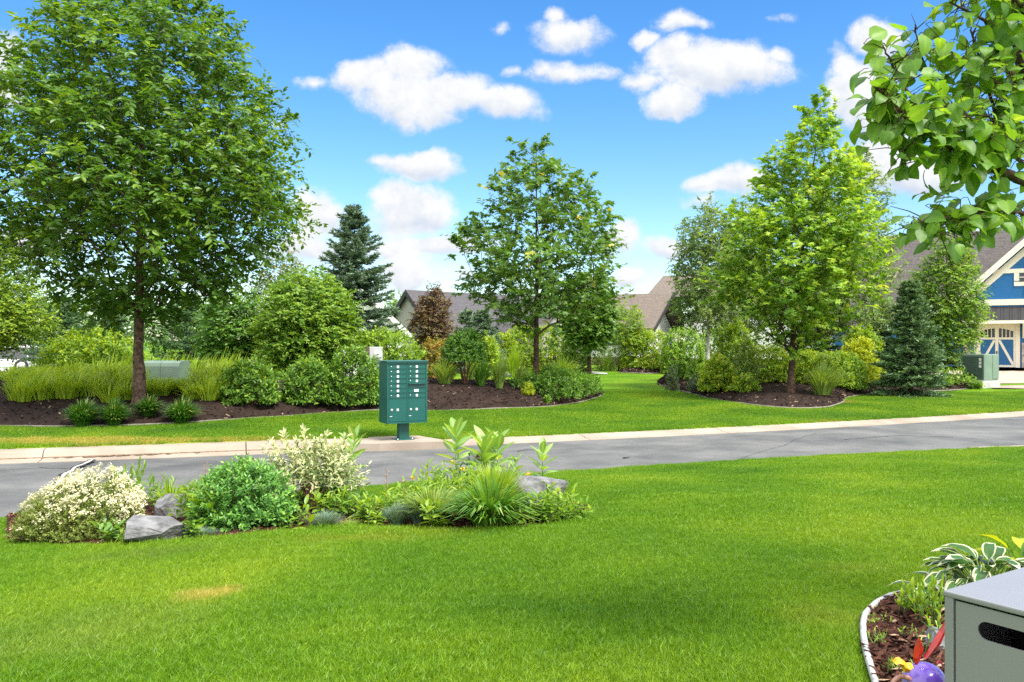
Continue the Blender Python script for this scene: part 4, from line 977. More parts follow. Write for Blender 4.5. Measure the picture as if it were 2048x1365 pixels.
sh('round_shrub', 'round dark shrub on short bare stems among the grass tufts', 931, 24.2, 662, 88, OVAL, .075, M['dark'], 77, lai=5, clear=.26, tint=(.5, .16), p=2.2, nstem=12)
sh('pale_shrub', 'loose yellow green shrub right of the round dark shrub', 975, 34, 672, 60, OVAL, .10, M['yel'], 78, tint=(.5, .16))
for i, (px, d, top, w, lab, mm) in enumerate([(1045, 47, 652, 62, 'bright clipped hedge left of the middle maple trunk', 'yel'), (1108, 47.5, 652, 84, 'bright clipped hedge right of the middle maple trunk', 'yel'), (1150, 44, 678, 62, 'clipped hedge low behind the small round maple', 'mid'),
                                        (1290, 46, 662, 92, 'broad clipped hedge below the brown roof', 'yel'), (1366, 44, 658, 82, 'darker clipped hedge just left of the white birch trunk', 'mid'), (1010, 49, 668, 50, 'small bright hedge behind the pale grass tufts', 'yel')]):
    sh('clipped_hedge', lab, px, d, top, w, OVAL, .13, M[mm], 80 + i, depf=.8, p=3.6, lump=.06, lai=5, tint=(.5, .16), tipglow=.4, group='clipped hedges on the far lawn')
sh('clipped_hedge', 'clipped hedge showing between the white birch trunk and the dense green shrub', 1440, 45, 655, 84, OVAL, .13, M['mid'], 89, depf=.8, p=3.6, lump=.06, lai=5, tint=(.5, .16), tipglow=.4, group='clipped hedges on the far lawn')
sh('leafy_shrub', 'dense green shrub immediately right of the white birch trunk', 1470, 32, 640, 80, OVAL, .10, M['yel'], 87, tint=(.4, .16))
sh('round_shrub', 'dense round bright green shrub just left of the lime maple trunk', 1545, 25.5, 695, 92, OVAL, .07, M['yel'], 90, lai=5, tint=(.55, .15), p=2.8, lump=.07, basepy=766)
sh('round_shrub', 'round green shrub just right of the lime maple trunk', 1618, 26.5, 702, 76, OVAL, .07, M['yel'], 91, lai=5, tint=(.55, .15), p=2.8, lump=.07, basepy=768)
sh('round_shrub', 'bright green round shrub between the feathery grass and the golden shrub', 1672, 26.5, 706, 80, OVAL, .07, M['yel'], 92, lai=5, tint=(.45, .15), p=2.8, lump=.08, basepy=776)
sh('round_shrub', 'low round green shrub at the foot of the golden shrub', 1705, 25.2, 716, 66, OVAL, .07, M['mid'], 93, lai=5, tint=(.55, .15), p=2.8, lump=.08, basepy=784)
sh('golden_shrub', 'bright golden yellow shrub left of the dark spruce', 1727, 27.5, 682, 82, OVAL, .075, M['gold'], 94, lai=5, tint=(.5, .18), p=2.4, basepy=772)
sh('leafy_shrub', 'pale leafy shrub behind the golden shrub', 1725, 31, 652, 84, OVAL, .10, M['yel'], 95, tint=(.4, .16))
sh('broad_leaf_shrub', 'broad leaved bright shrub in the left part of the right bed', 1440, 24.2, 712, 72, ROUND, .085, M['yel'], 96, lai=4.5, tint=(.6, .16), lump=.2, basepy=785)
sh('broad_leaf_shrub', 'small loose broad leaved plant between the bright shrub and the lime maple trunk', 1495, 23.4, 752, 54, ROUND, .085, M['yel'], 97, lai=3, tint=(.5, .16), lump=.25, basepy=784)
sh('open_shrub', 'open twiggy shrub behind the broad leaved bright shrub', 1492, 28, 680, 50, OVAL, .08, M['birch'], 98, lai=3, tint=(.5, .16), lump=.25)
sh('lavender_clump', 'grey green fine leaved clump at the left tip of the right bed', 1398, 23.6, 750, 44, LANCE, .07, M['grey'], 99, lai=4, tint=(.5, .18), up=.9, basepy=784)
sh('small_shrub', 'small rounded shrub in the little bed beyond the right bed', 1358, 32, 720, 32, OVAL, .08, M['mid'], 100, lai=4, tint=(.5, .15))
sh('small_shrub', 'small shrub right of its twin in the little bed', 1385, 31, 724, 26, OVAL, .08, M['mid'], 101, lai=4, tint=(.5, .15))
sh('lavender_clump', 'small grey green clump in front of the little bed', 1345, 30, 734, 26, LANCE, .08, M['grey'], 102, lai=4, up=.9)
# peony-like plants below the middle maple
for i, (px, d, top, w, lab) in enumerate([(1056, 782, 748, 70, 'leafy dark perennial left of the middle maple trunk'), (1122, 807, 748, 96, 'largest leafy perennial in front of the middle maple trunk'), (1165, 797, 752, 62, 'leafy perennial at the right end of the left bed'), (1105, 780, 738, 70, 'leafy perennial behind the largest one by the maple trunk'), (1186, 792, 755, 36, 'small leafy perennial at the rounded tip of the left bed')]):
    sh('leafy_perennial', lab, px, 22, top, w, LANCE, .095, M['dark'], 110 + i, basepy=d, lai=4.2, tint=(.58, .18), lump=.2, up=.5, group='perennials under the middle maple')
sh('golden_plant', 'small bright yellow plant at the foot of the middle maple', 1056, 21.3, 765, 24, OVAL, .05, M['gold'], 116, lai=3.5, basepy=792)
sh('small_weed', 'tiny seedling standing alone on the bare mulch', 1094, 19.6, 795, 12, OVAL, .07, M['mid'], 117, lai=2, nstem=3, basepy=807)
for i, (px, d, top, w, lab) in enumerate([(1925, 779, 748, 52, 'low loose perennial in front of the green transformer'), (1896, 777, 745, 26, 'wispy perennial right of the dark spruce'), (1955, 779, 762, 24, 'tiny perennial by the concrete base of the transformer')]):
    sh('low_perennial', lab, px, 24, top, w, OVAL, .10,  M['mid'], 120 + i, basepy=d, lai=1.8, tint=(.45, .2), lump=.3, up=.5, group='low perennials by the transformer')
sh('low_shrub', 'dull green low shrub in front of the white vehicle', 40, 26, 738, 110, OVAL, .09, M['dark'], 125, lai=3.5, tint=(.5, .18))
for i, (px, d, top, w, lab) in enumerate([(1205, 48, 694, 46, 'pale feathery shrub right of the small maple trunk'), (1235, 47, 690, 40, 'twiggy green shrub left of the broad clipped hedge')]):
    sh('pale_shrub', lab, px, d, top, w, LANCE, .13, M['birch'], 128 + i, lai=3, tint=(.55, .18), lump=.25)

# ------------------------------------------------------------------ grasses across the road
def gc(label, px, d, top, wpx, n, wid, m, seed, name='ornamental_grass', basepy=None, **kw):
    b = hit(px, basepy) if basepy else at(px, d); d = b[1]; m_ = d / F; yb_ = 682.5 - (b[2] - HC) / m_
    return grass_clump(name, label, b, (yb_ - top) * m_ * 1.12, wpx * m_, n, wid, m, seed, **kw)
for i, (px, d, top, w, lab) in enumerate([(165, 853, 800, 74, 'leftmost dark green grass tuft on the mulch below the elm'), (228, 851, 802, 62, 'second dark grass tuft from the left, in front of the elm'), (296, 833, 794, 58, 'smallest dark grass tuft at the foot of the elm trunk'), (362, 848, 798, 72, 'dark grass tuft with pale tips right of the elm trunk')]):
    gc(lab, px, 17, top - 4, w * 1.1, 1000, .020, M['tuft'], 130 + i, basepy=d, name='grass_tuft', cat='grass tuft', group='dark grass tufts on the mulch', arch=.78, tint=(.3, .16), tipc=.10)
for i, (px, d, top, w, n, mm, lab) in enumerate([(890, 24.0, 710, 72, 420, 'softgrass', 'broad pale grass clump left of the round dark shrub'), (962, 24.0, 720, 42, 260, 'tuft', 'short grass clump right of the round dark shrub'), (998, 24.0, 712, 40, 200, 'softgrass', 'upright grass clump left of the middle maple'),
                                               (1125, 26.3, 714, 84, 420, 'tallgrass', 'bright grass clump behind the middle maple trunk'), (1040, 24.6, 722, 40, 120, 'softgrass', 'thin wispy grass clump against the far lawn'), (985, 36, 690, 44, 260, 'softgrass', 'pale feathery grass tuft in front of the far hedges'), (1025, 40, 690, 36, 260, 'tallgrass', 'round bright grass tuft in front of the far mulch'), (945, 32, 697, 40, 260, 'softgrass', 'pale grass tuft behind the round dark shrub'),
                                               (1645, 790, 722, 92, 620, 'softgrass', 'feathery arching grass right of the lime maple trunk'), (1215, 46, 705, 40, 160, 'softgrass', 'low pale grass tuft near the small maple')]):
    gc(lab, px, d, top, w, n, .022 if d > 100 or d < 30 else .035, M[mm], 140 + i, basepy=d if d > 100 else None, group='grass clumps', arch=.6)
# the long bank of tall grass behind the elm
rng = np.random.default_rng(160); g_ = Geo()
for px, d, top, n in [(x, d0 + rng.uniform(-.5, .5), t0 + rng.uniform(-12, 8), 85) for d0, t0, xr in ((19.3, 754, range(34, 262, 17)), (19.8, 754, range(300, 440, 17)), (20.2, 746, range(40, 470, 17)), (21.6, 736, range(60, 480, 19)), (23.2, 728, range(20, 500, 21)), (25.5, 716, range(150, 520, 23)), (29.0, 706, range(310, 540, 26))) for x in xr]:
    if 270 < px < 390 and d < 26: top = max(top, 756)
    b = at(px, d); m_ = d / F; yb_ = 682.5 - (b[2] - HC) / m_
    blades(g_, b, n, (yb_ - top) * m_ * 1.1, .42, .034, rng, .5, .18, (.56, .2), wind=(.16, 0, 0))
tag(g_.build('tall_grass', M['tallgrass']), 'bank of tall bright green grass behind the elm trunk', 'tall grass', kind='stuff')
# ------------------------------------------------------------------ cluster mailbox
def digits_geo(txt, size, M4):
    cu = bpy.data.curves.new('txt', 'FONT'); cu.body = txt; cu.size = size; cu.align_x = 'CENTER'; cu.align_y = 'CENTER'
    ob = bpy.data.objects.new('txt', cu); COL.objects.link(ob)
    bpy.context.view_layer.update()
    me = ob.evaluated_get(bpy.context.evaluated_depsgraph_get()).to_mesh()
    V = [tuple(M4 @ v.co) for v in me.vertices]; gr = {}
    for p_ in me.polygons: gr.setdefault(len(p_.vertices), []).append(list(p_.vertices))
    ob.to_mesh_clear(); bpy.data.objects.remove(ob); bpy.data.curves.remove(cu)
    return V, [np.array(x) for x in gr.values()]
FR = Matrix.Rotation(R(90), 4, 'X')                    # text upright, facing -Y
pb = px2(806, 879, pz + .012)
mb = thing('cluster_mailbox', (pb[0], pb[1], pz + .012), 'dark green cluster mailbox with many numbered doors on a pedestal by the kerb', 'mailbox', rz=R(27))
CW, CD, Z0, Z1 = .772, .45, .315, 1.455
g = Geo(); g.box((0, 0, (Z0 + Z1 - .03) / 2), (CW, CD, Z1 - Z0 - .03), bev=.006)
for x in (-CW / 2 + .016, CW / 2 - .016, 0): g.box((x, -CD / 2 - .006, (Z0 + Z1) / 2 - .015), (.030 if x else .020, .016, Z1 - Z0 - .05))
g.box((0, -CD / 2 - .006, Z0 + .017), (CW - .062, .016, .03)); g.box((0, -CD / 2 - .006, Z1 - .05), (CW - .062, .016, .03))
g.build('cabinet', M['mbox'], mb)
g = Geo(); g.box((0, -.012, Z1 - .012), (CW + .03, CD + .06, .024), bev=.006); g.box((0, -CD / 2 - .018, Z1 - .034), (CW + .012, .03, .02)); g.build('hood', M['mbox'], mb)
g = Geo(); g.box((0, 0, Z0 / 2), (.19, .15, Z0), bev=.01); g.build('pedestal', M['mbox'], mb)
g = Geo(); g.box((0, 0, .008), (.34, .30, .016), bev=.003); bp_ = g.build('base_plate', M['mbox'], mb)
for sx in (-.14, .14):
    for sy in (-.12, .12):
        g = Geo(); g.lathe([(0, .028), (.012, .028), (.014, .016), (.014, .015)], (sx, sy, 0), 8); g.build('bolt', M['metal'], bp_)
yF = -CD / 2
H = Z1 - Z0; fz = lambda f: Z0 + f * H
rowh = .0765 * H; topz = fz(.942)
num = 1
def door(x0, x1, z0, z1, kind):
    global num
    cx = (x0 + x1) / 2
    g = Geo(); g.box((cx, yF - .007, (z0 + z1) / 2), (x1 - x0 - .008, .014, z1 - z0 - .009), bev=.003)
    g.box((cx, yF - .016, z1 - .010), (x1 - x0 - .012, .006, .006))
    nm = {'door': 'mail_door', 'slot': 'outgoing_slot', 'label': 'label_panel', 'parcel': 'parcel_door'}[kind]
    d = g.build(nm, M['mbox'], mb)
    def label(x, z, w, h, txt):
        g = Geo(); g.box((x, yF - .0155, z), (w, .003, h), bev=.001)
        if txt:
            V, Fs = digits_geo(txt, h * .72, Matrix.Translation((x, yF - .0178, z)) @ FR); g.add(V, Fs, .5, 1)
        g.build('number_label', [M['mlabel'], M['mark']], d)
    w = x1 - x0; zc = (z0 + z1) / 2
    if kind == 'door':
        g = Geo(); g.lathe([(.0, .013), (.007, .013), (.010, .008), (.011, 0)], (0, 0, 0), 12)
        for i in range(len(g.v)):
            v = g.v[i].copy(); g.v[i] = np.stack([v[:, 0] + x0 + .13 * w, yF - .013 - v[:, 2], v[:, 1] + zc + .004], -1)
        g.build('lock', M['metal'], d)
        label(x0 + .50 * w, zc, .040, .042, str(num)); num += 1
    elif kind == 'slot':
        g = Geo(); g.box((cx, yF - .03, z1 - .004), (w - .01, .045, .012), bev=.003); g.build('slot_hood', M['mbox'], d)
        g = Geo(); g.box((cx, yF - .0148, zc - .006), (w * .8, .003, .016)); g.build('slot_opening', M['mark'], d)
    elif kind == 'label':
        label(x0 + .47 * w, zc, .085, .045, ''); 
    else:
        g = Geo(); g.lathe([(.0, .016), (.016, .016), (.023, .010), (.025, 0)], (0, 0, 0), 16)
        for i in range(len(g.v)):
            v = g.v[i].copy(); g.v[i] = np.stack([v[:, 0] + x0 + .16 * w, yF - .013 - v[:, 2], v[:, 1] + z0 + .5 * (z1 - z0)], -1)
        lk = g.build('lock', M['metal'], d)
        g = Geo(); g.box((x0 + .16 * w, yF - .030, z0 + .5 * (z1 - z0)), (.008, .003, .014)); g.build('keyhole', M['mark'], lk)
        label(x0 + .49 * w, z0 + .51 * (z1 - z0), .038, .040, str(num - 1 if num > 12 else num)); num += 1
        g = Geo(); g.box((x0 + .12 * w, yF - .0148, z0 + .24 * (z1 - z0)), (.045, .002, .008)); g.build('small_print', M['mlabel'], d)
xl = (-CW / 2 + .032, -.010); xr = (.010, CW / 2 - .032)
for i in range(7): door(*xl, topz - (i + 1) * rowh, topz - i * rowh, 'door')
for i in range(7): door(*xr, topz - (i + 1) * rowh, topz - i * rowh, ['door', 'door', 'door', 'door', 'slot', 'label', 'door'][i])
zb7 = topz - 7 * rowh
door(*xl, Z0 + .034, zb7, 'parcel'); door(*xr, Z0 + .034, zb7, 'parcel')

# ------------------------------------------------------------------ utility boxes
def rbox(name, c, d, m, parent, bev=.02):
    g = Geo(); g.box(c, d, bev=bev); return g.build(name, m, parent)
b = at(748, 23.6); m_ = 23.6 / F
ub = thing('meter_pedestal', b, 'grey electric meter box with round glass meter on a green cabinet behind the mailbox', 'meter box', rz=R(12))
zt = HC + (682.5 - 725) * m_ - b[2]
rbox('cabinet', (0, 0, zt / 2), (.62, .5, zt), M['green_box'], ub); rbox('cabinet_cap', (0, 0, zt + .012), (.68, .56, .025), M['green_box'], ub, .008)
mh = 29 * m_
rbox('meter_housing', (.05, 0, zt + .026 + mh / 2), (.36, .26, mh), M['meter'], ub, .012)
rbox('side_panel', (-.175, 0, zt + .026 + mh / 2), (.07, .24, mh * .95), M['rust'], ub, .006); rbox('back_box', (-.25, .03, zt + .026 + mh * .36), (.07, .2, mh * .7), M['meter'], ub, .006)
def front_disc(name, prof, x, z, y, m, par, n=20):
    g = Geo(); g.lathe(prof, (0, 0, 0), n)
    for i in range(len(g.v)):
        v = g.v[i].copy(); g.v[i] = np.stack([v[:, 0] + x, y - v[:, 2], v[:, 1] + z], -1)
    return g.build(name, m, par)
mt = front_disc('meter', [(0, .09), (.07, .088), (.095, .06), (.10, .02), (.115, .018), (.115, 0)], .10, zt + .026 + mh * .46, -.13, M['white'], ub)
g = Geo(); g.box((.10, -.222, zt + .026 + mh * .5), (.075, .004, .022)); g.build('dial', M['mark'], mt)
b = at(702, 24.6); m_ = 24.6 / F; zt = HC + (682.5 - 701) * m_ - b[2]
ub = thing('utility_box', b, 'white utility box standing just left of the grey meter box', 'utility box', rz=R(15))
rbox('body', (0, 0, zt / 2 - .02), (.42, .3, zt - .04), M['white'], ub, .012); rbox('lid', (0, 0, zt - .01), (.47, .35, .05), M['white'], ub, .015)
b = at(331, 26.0); m_ = 26.0 / F; zt = HC + (682.5 - 722) * m_ - b[2]
ub = thing('utility_cabinet', b, 'low wide grey green cabinet in two halves right of the elm trunk', 'utility cabinet', rz=R(-6))
wv = 82 * m_
for sx, w_ in ((-.24, .5), (.255, .47)):
    g = Geo()
    prof_ = [(-.35, 0), (-.35, zt - .16), (-.31, zt - .06), (-.22, zt - .01), (.3, zt), (.35, zt - .05), (.35, 0)]
    g.extr([(p_[0], p_[1]) for p_ in prof_], wv * (sx - w_ / 2), wv * (sx + w_ / 2), Matrix(((0, 0, 1, 0), (1, 0, 0, 0), (0, 1, 0, 0), (0, 0, 0, 1))))
    g.build('hood', M['green_box'], ub)
g = Geo(); g.box((.005 * wv, 0, zt / 2 - .02), (.03, .6, zt - .06)); g.build('seam', M['green_dark'], ub)
# board lying on the mulch
b = hit(858, 756)
g = Geo(); g.box((0, 0, .03), (.55, .09, .045), R(-6), bev=.004); o = g.build('wooden_board', M['bark'], None, org=(0, 0, 0)); o.location = tuple(b)
tag(o, 'weathered wooden board lying on the mulch right of the mailbox', 'board')
# pad mounted transformer
b = hit(1974, 777); m_ = b[1] / F
tf = thing('transformer', b + np.array([0, .5, 0]), 'green pad mounted transformer on a grey base at the end of the right bed', 'transformer', rz=R(26))
ph = 15 * m_; bh_ = 53 * m_
rbox('base', (0, 0, ph / 2), (1.02, .95, ph), M['conc_g'], tf, .015)
g = Geo(); g.box((0.09, 0, ph + bh_ / 2), (.74, .86, bh_), bev=.035); body = g.build('tank_cover', M['green_box'], tf)
g = Geo(); g.box((.30, 0, ph + bh_ * .52), (.36, .90, bh_ * .93), bev=.03); g.build('cooling_hood', M['green_box'], tf)
g = Geo(); g.box((-.33, 0, ph + bh_ * .5), (.10, .90, bh_ * 1.0), bev=.03); g.build('cabinet_lip', M['green_box'], tf)
dr = rbox('door', (-.386, 0, ph + bh_ * .48), (.02, .82, bh_ * .88), M['green_dark'], tf, .008)  # darker green paints in the shade on this left side
rbox('handle', (-.405, .0, ph + bh_ * .42), (.03, .34, bh_ * .42), M['green_dark'], dr, .01)
for i in range(3): rbox('warning_label', (-.398, -.30, ph + bh_ * (.80 - .13 * i)), (.006, .10, .10), M['mlabel'], dr, .002)

# ------------------------------------------------------------------ rocks
def rock(name, label, c, dims, seed, rz=0, tilt=(0, 0), m='rock', rough=.22, cuts=11, sink=.15, group=None):
    """a broken boulder: convex block cut by random planes, then roughened"""
    r_ = random.Random(seed); bm = bmesh.new(); bmesh.ops.create_cube(bm, size=2.0)
    for i in range(cuts):
        n = Vector((r_.uniform(-1, 1), r_.uniform(-1, 1), r_.uniform(-.5, 1))).normalized()
        gm = bm.verts[:] + bm.edges[:] + bm.faces[:]
        res = bmesh.ops.bisect_plane(bm, geom=gm, plane_co=n * r_.uniform(.78, 1.1), plane_no=n, clear_outer=True)
        ed = [e for e in res['geom_cut'] if isinstance(e, bmesh.types.BMEdge)]
        if ed: bmesh.ops.edgenet_fill(bm, edges=ed)
    bmesh.ops.triangulate(bm, faces=bm.faces[:])
    for k in range(3):
        bmesh.ops.subdivide_edges(bm, edges=bm.edges[:], cuts=1, use_grid_fill=True)
        amp = rough * .33 / (k + 1) ** 1.3
        for v in bm.verts: v.co += Vector((r_.gauss(0, 1), r_.gauss(0, 1), r_.gauss(0, 1))) * amp * .33
    MM = Matrix.Rotation(rz, 4, 'Z') @ Matrix.Rotation(tilt[0], 4, 'X') @ Matrix.Rotation(tilt[1], 4, 'Y') @ Matrix.Diagonal((dims[0] / 2, dims[1] / 2, dims[2] / 2, 1))
    zmin = min((MM @ v.co).z for v in bm.verts)
    g = Geo(); g.bm(bm, Matrix.Translation((0, 0, -zmin - sink * dims[2])) @ MM, .5)
    o = g.build(name, M[m], None, org=(0, 0, 0)); o.location = tuple(c); tag(o, label, 'rock', group)
    return o
rock('rock', 'large flat angular grey rock between the white bush and the sedum', hit(318, 1086), (.47, .40, .19), 3, R(25), (R(-12), R(8)), rough=.07, cuts=16, sink=.28)
rock('rock', 'pale rock behind the large flat rock, near the road', hit(352, 1030), (.34, .3, .22), 8, R(10), rough=.07, cuts=14)
rock('rock', 'grey rock beside the right milkweed stalk, at the right end of the flower bed', hit(1066, 1018), (.40, .40, .30), 12, R(30), (R(-10), R(24)), rough=.07, cuts=14)
for px, d, w, lab in [(1003, 39, .75, 'low pale boulder at the front of the far mulch, left of the middle maple'), (1150, 45, .9, 'low pale boulder at the front of the far mulch, right of the middle maple'), (1394, 773, .5, 'grey boulder behind the lavender clump in the right bed')]:
    rock('boulder', lab, hit(px, d) if d > 100 else at(px, d), (w, w * .7, w * .42), int(px), .3)
rock('rock', 'speckled rock half hidden between the ornament and the grey box', hit(1884, 1300), (.13, .13, .085), 31, .4, sink=.3)

# ------------------------------------------------------------------ plants of the near flower bed
def szn(px, py): 
    h = hit(px, py); return h, h[1] / F
# white flowering bush (foliage, stems, flowers)
h, m_ = szn(155, 1070); 
wb = shrub('flowering_bush', 'low spreading bush covered in small creamy white flowers by the road', h, 252 * m_, 134 * m_, 140 * m_, OVAL, .022, M['bushleaf'], 200, lai=4.5, p=2.2, lump=.16, per=9, tint=(.5, .2), shoot=.09, up=.5)
rng = np.random.default_rng(201); n = 760
hub = rng.integers(0, 150, n); az = rng.uniform(-.35, 2 * math.pi * .5 + .9, 150)[hub] + rng.normal(0, .10, n); sz = np.clip(rng.uniform(.2, 1, 150)[hub] + rng.normal(0, .05, n), .1, 1)
u = np.stack([np.sqrt(1 - sz ** 2) * np.cos(az), -np.sqrt(1 - sz ** 2) * np.sin(az) * .9, sz], -1)
u[:, 1] = np.where(rng.random(n) < .35, np.abs(u[:, 1]), u[:, 1])
keep = (u[:, 0] * .55 + u[:, 2] * 1.0 + u[:, 1] * .15 + rng.normal(0, .2, n)) > .30
u = u[keep]; n = len(u)
cpos = h + np.stack([u[:, 0] * 131 * m_, u[:, 1] * 75 * m_, u[:, 2] * 136 * m_ + .015 + rng.uniform(0, .05, n)], -1) * rng.uniform(.92, 1.1, (n, 1)) * [1, 1, 1]
cpos = h + (cpos - h) * 1.0
k = 16; ci = np.repeat(np.arange(n), k)
P = cpos[ci] + rng.normal(0, .014, (n * k, 3)); D = nrm(rng.normal(0, 1, (n * k, 3)) + [0, 0, .5]); N = nrm(u[ci] + rng.normal(0, .5, (n * k, 3)) + [0, -.3, .5])
g = Geo(); g.inst(ROUND, P, D, N, rng.uniform(.010, .020, n * k), rng.uniform(0, 1, n * k)); g.build('flowers', M['flower'], wb)
g = Geo()
for c in cpos[::3]: g.tube(np.array([c - [0, 0, .09], c - [0, 0, .0]]), [.0015, .001], 3, cap=False)
tag(g.build('flower_stalks', M['stem'], wb), kind='stuff')
for o_ in wb.children:
    co = np.empty(len(o_.data.vertices) * 3, np.float32); o_.data.vertices.foreach_get('co', co); co = co.reshape(-1, 3); hw = 131 * m_
    co[:, 2] *= np.clip(.80 + .24 * co[:, 0] / hw, .45, 1.1); o_.data.vertices.foreach_set('co', co.ravel()); o_.data.update()
# sedum mound
h, m_ = szn(488, 1045)
shrub('sedum_clump', 'dense blue green dome of fleshy leaves in the middle of the flower bed', h, 196 * m_, 118 * m_, 170 * m_, OVAL, .048, M['sedum'], 203, lai=7, p=2.3, lump=.05, per=10, tint=(.38, .09), tipglow=.42, shoot=.16, up=.55, spread=.75, bark=M['stem'])
# variegated dogwood
h, m_ = szn(612, 1020)
shrub('variegated_dogwood', 'cream and green variegated shrub with loose upright shoots behind the sedum', h + [0, .1, 0], 205 * m_, 128 * m_, 150 * m_, LANCE, .07, M['varieg'], 205, lai=3.6, p=2.0, lump=.28, per=8, tint=(.37, .26), tipglow=.4, shoot=.24, up=.7, clear=.06, bark=M['redstem'])
dw = scene.objects['variegated_dogwood']
rng = np.random.default_rng(206); g = Geo(); gt = Geo()
for (x, y) in [(542, 880), (566, 868), (608, 856), (592, 880), (652, 868), (690, 874), (668, 890), (632, 888)]:
    d = h[1] + rng.uniform(-.05, .25); top = np.array([(x - 1024) / F * d, d, HC - (y - 682.5) / F * d]); bot = top * .0 + h + [(x - 612) * m_ * .55, .1, 60 * m_]
    q = np.linspace(bot, top, 7); q[:, 0] += .02 * np.sin(np.linspace(0, 3, 7)); gt.tube(q, np.linspace(.004, .0015, 7), 4, cap=False)
    s = np.repeat(np.linspace(.35, 1, 15), 3); P = bot + (top - bot) * s[:, None]; ax_ = nrm(top - bot)
    D = nrm(ax_ * .7 + rng.normal(0, .55, (45, 3))); g.inst(LANCE, P, D, rng.normal(0, .4, (45, 3)) + [0, -.3, 1], rng.uniform(.045, .085, 45), np.clip(rng.normal(.68, .2, 45), 0, 1))
g.build('shoot_leaves', M['varieg'], dw); gt.build('shoots', M['redstem'], dw)
# dark under-foliage at the dogwood foot
h2, m2 = szn(655, 1012)
shrub('leafy_perennial', 'dark leafy plant under the right side of the variegated shrub', h2, 120 * m2, 82 * m2, 90 * m2, OVAL, .055, M['dark'], 207, lai=3.6, tint=(.62, .18), per=7, lump=.2, up=.5)
# milkweeds
def milkweed(label, px, pyb, top, seed, n=7, L=.115, lean=0.0, bushy=1.0):
    rng = np.random.default_rng(seed); b, m_ = szn(px, pyb); Hh = (pyb - top) * m_
    root = wthing('milkweed', tuple(b), label, 'milkweed', 'milkweeds in the flower bed')
    g = Geo(); q = np.array([[lean * t ** 2, 0, Hh * .92 * t] for t in np.linspace(-.02, 1, 9)]) + b
    g.tube(q, np.linspace(.0065, .003, 9), 7); g.build('stem', M['stem'], root)
    a0 = rng.uniform(0, 3.1)
    for i in range(n):
        t = .26 + .70 * i / (n - 1); a = a0 + i * 1.57 + rng.normal(0, .15); c = np.array([lean * t ** 2, 0, Hh * .92 * t]) + b
        el = .15 + .95 * (i / (n - 1)) ** 1.5
        for sgn in (0, math.pi):
            aa = a + sgn + rng.normal(0, .15); D = np.array([math.cos(aa) * math.cos(el), math.sin(aa) * math.cos(el), math.sin(el)])
            N = np.array([-math.cos(aa) * math.sin(el), -math.sin(aa) * math.sin(el), math.cos(el)]) + rng.normal(0, .15, 3)
            l = L * 1.35 * (1.0 - .35 * abs(i / (n - 1) - .45)) * rng.uniform(.85, 1.1) * bushy
            g = Geo(); bigleaf(g, c + D * .008, D, N, l, l * .44, rng.uniform(.0, .3), .14, 'oval', rng.uniform(.4, .75), .35, rng=rng)
            g.build('leaf', M['milk'], root)
    return root
milkweed('milkweed at the right side of the variegated shrub, leaning right', 692, 1005, 868, 301, 9, .20, .10)
milkweed('tallest milkweed, standing before the mailbox pad', 912, 985, 852, 302, 9, .235)
milkweed('broad pale milkweed crowded with big leaves, right of the tallest one', 968, 990, 884, 303, 10, .27)
milkweed('pale milkweed stem close behind the broad one', 995, 988, 878, 304, 8, .22)
milkweed('small milkweed bud beside the rock', 1032, 985, 922, 305, 4, .13)
milkweed('slender milkweed standing alone at the right, above the rock', 1085, 990, 896, 306, 8, .165)
# arching daylily / liatris clumps
def near_clump(label, px, py, top, wpx, n, wid, m, seed, **kw):
    b, m_ = szn(px, py); return grass_clump('grass_clump', label, b, (py - top) * m_ * 1.1, wpx * m_, n, wid, m, seed, **kw)
near_clump('large clump of arching dark green strap leaves at the front of the flower bed', 980, 1050, 950, 200, 620, .020, M['tuft'], 310, arch=.85, tint=(.62, .18), wind=(.02, 0, 0))
near_clump('upright bright green feathery clump rising behind the strap leaves', 990, 1030, 935, 105, 520, .012, M['tallgrass'], 311, arch=.25, tint=(.5, .2), wind=(.03, 0, 0))
near_clump('pale striped grass clump in the middle of the flower bed', 868, 1040, 968, 140, 420, .015, M['softgrass'], 312, arch=.7, tint=(.6, .2))
near_clump('bright green leafy grass clump left of the striped one', 905, 1010, 950, 115, 300, .018, M['tallgrass'], 313, arch=.6, tint=(.45, .2))
near_clump('grass clump behind the pale rock near the road', 345, 1022, 962, 95, 240, .016, M['tallgrass'], 314, arch=.7, tint=(.4, .2))
near_clump('loose strap leaved clump at the left shoulder of the sedum', 398, 1035, 965, 75, 140, .022, M['tallgrass'], 315, arch=.7, tint=(.4, .2))
for i, (px, py, top, w, lab) in enumerate([(402, 1080, 1057, 62, 'blue grey fescue tuft at the foot of the sedum, beside the large rock'), (648, 1060, 1024, 66, 'blue grey fescue tuft right of the sedum'), (795, 1052, 1008, 62, 'blue grey fescue tuft left of the striped grass'), (838, 1050, 1004, 60, 'hazy blue fescue tuft in front of the striped grass')]):
    b, m_ = szn(px, py); grass_clump('fescue_tuft', lab, b, (py - top) * m_ * 1.15, w * m_, 700, .004, M['fescue'], 320 + i, cat='fescue tuft', group='blue fescue tufts', arch=.5)
near_clump('straw coloured low tuft beside the fescue', 700, 1056, 1036, 48, 300, .003, M['softgrass'], 326, tint=(.8, .15))
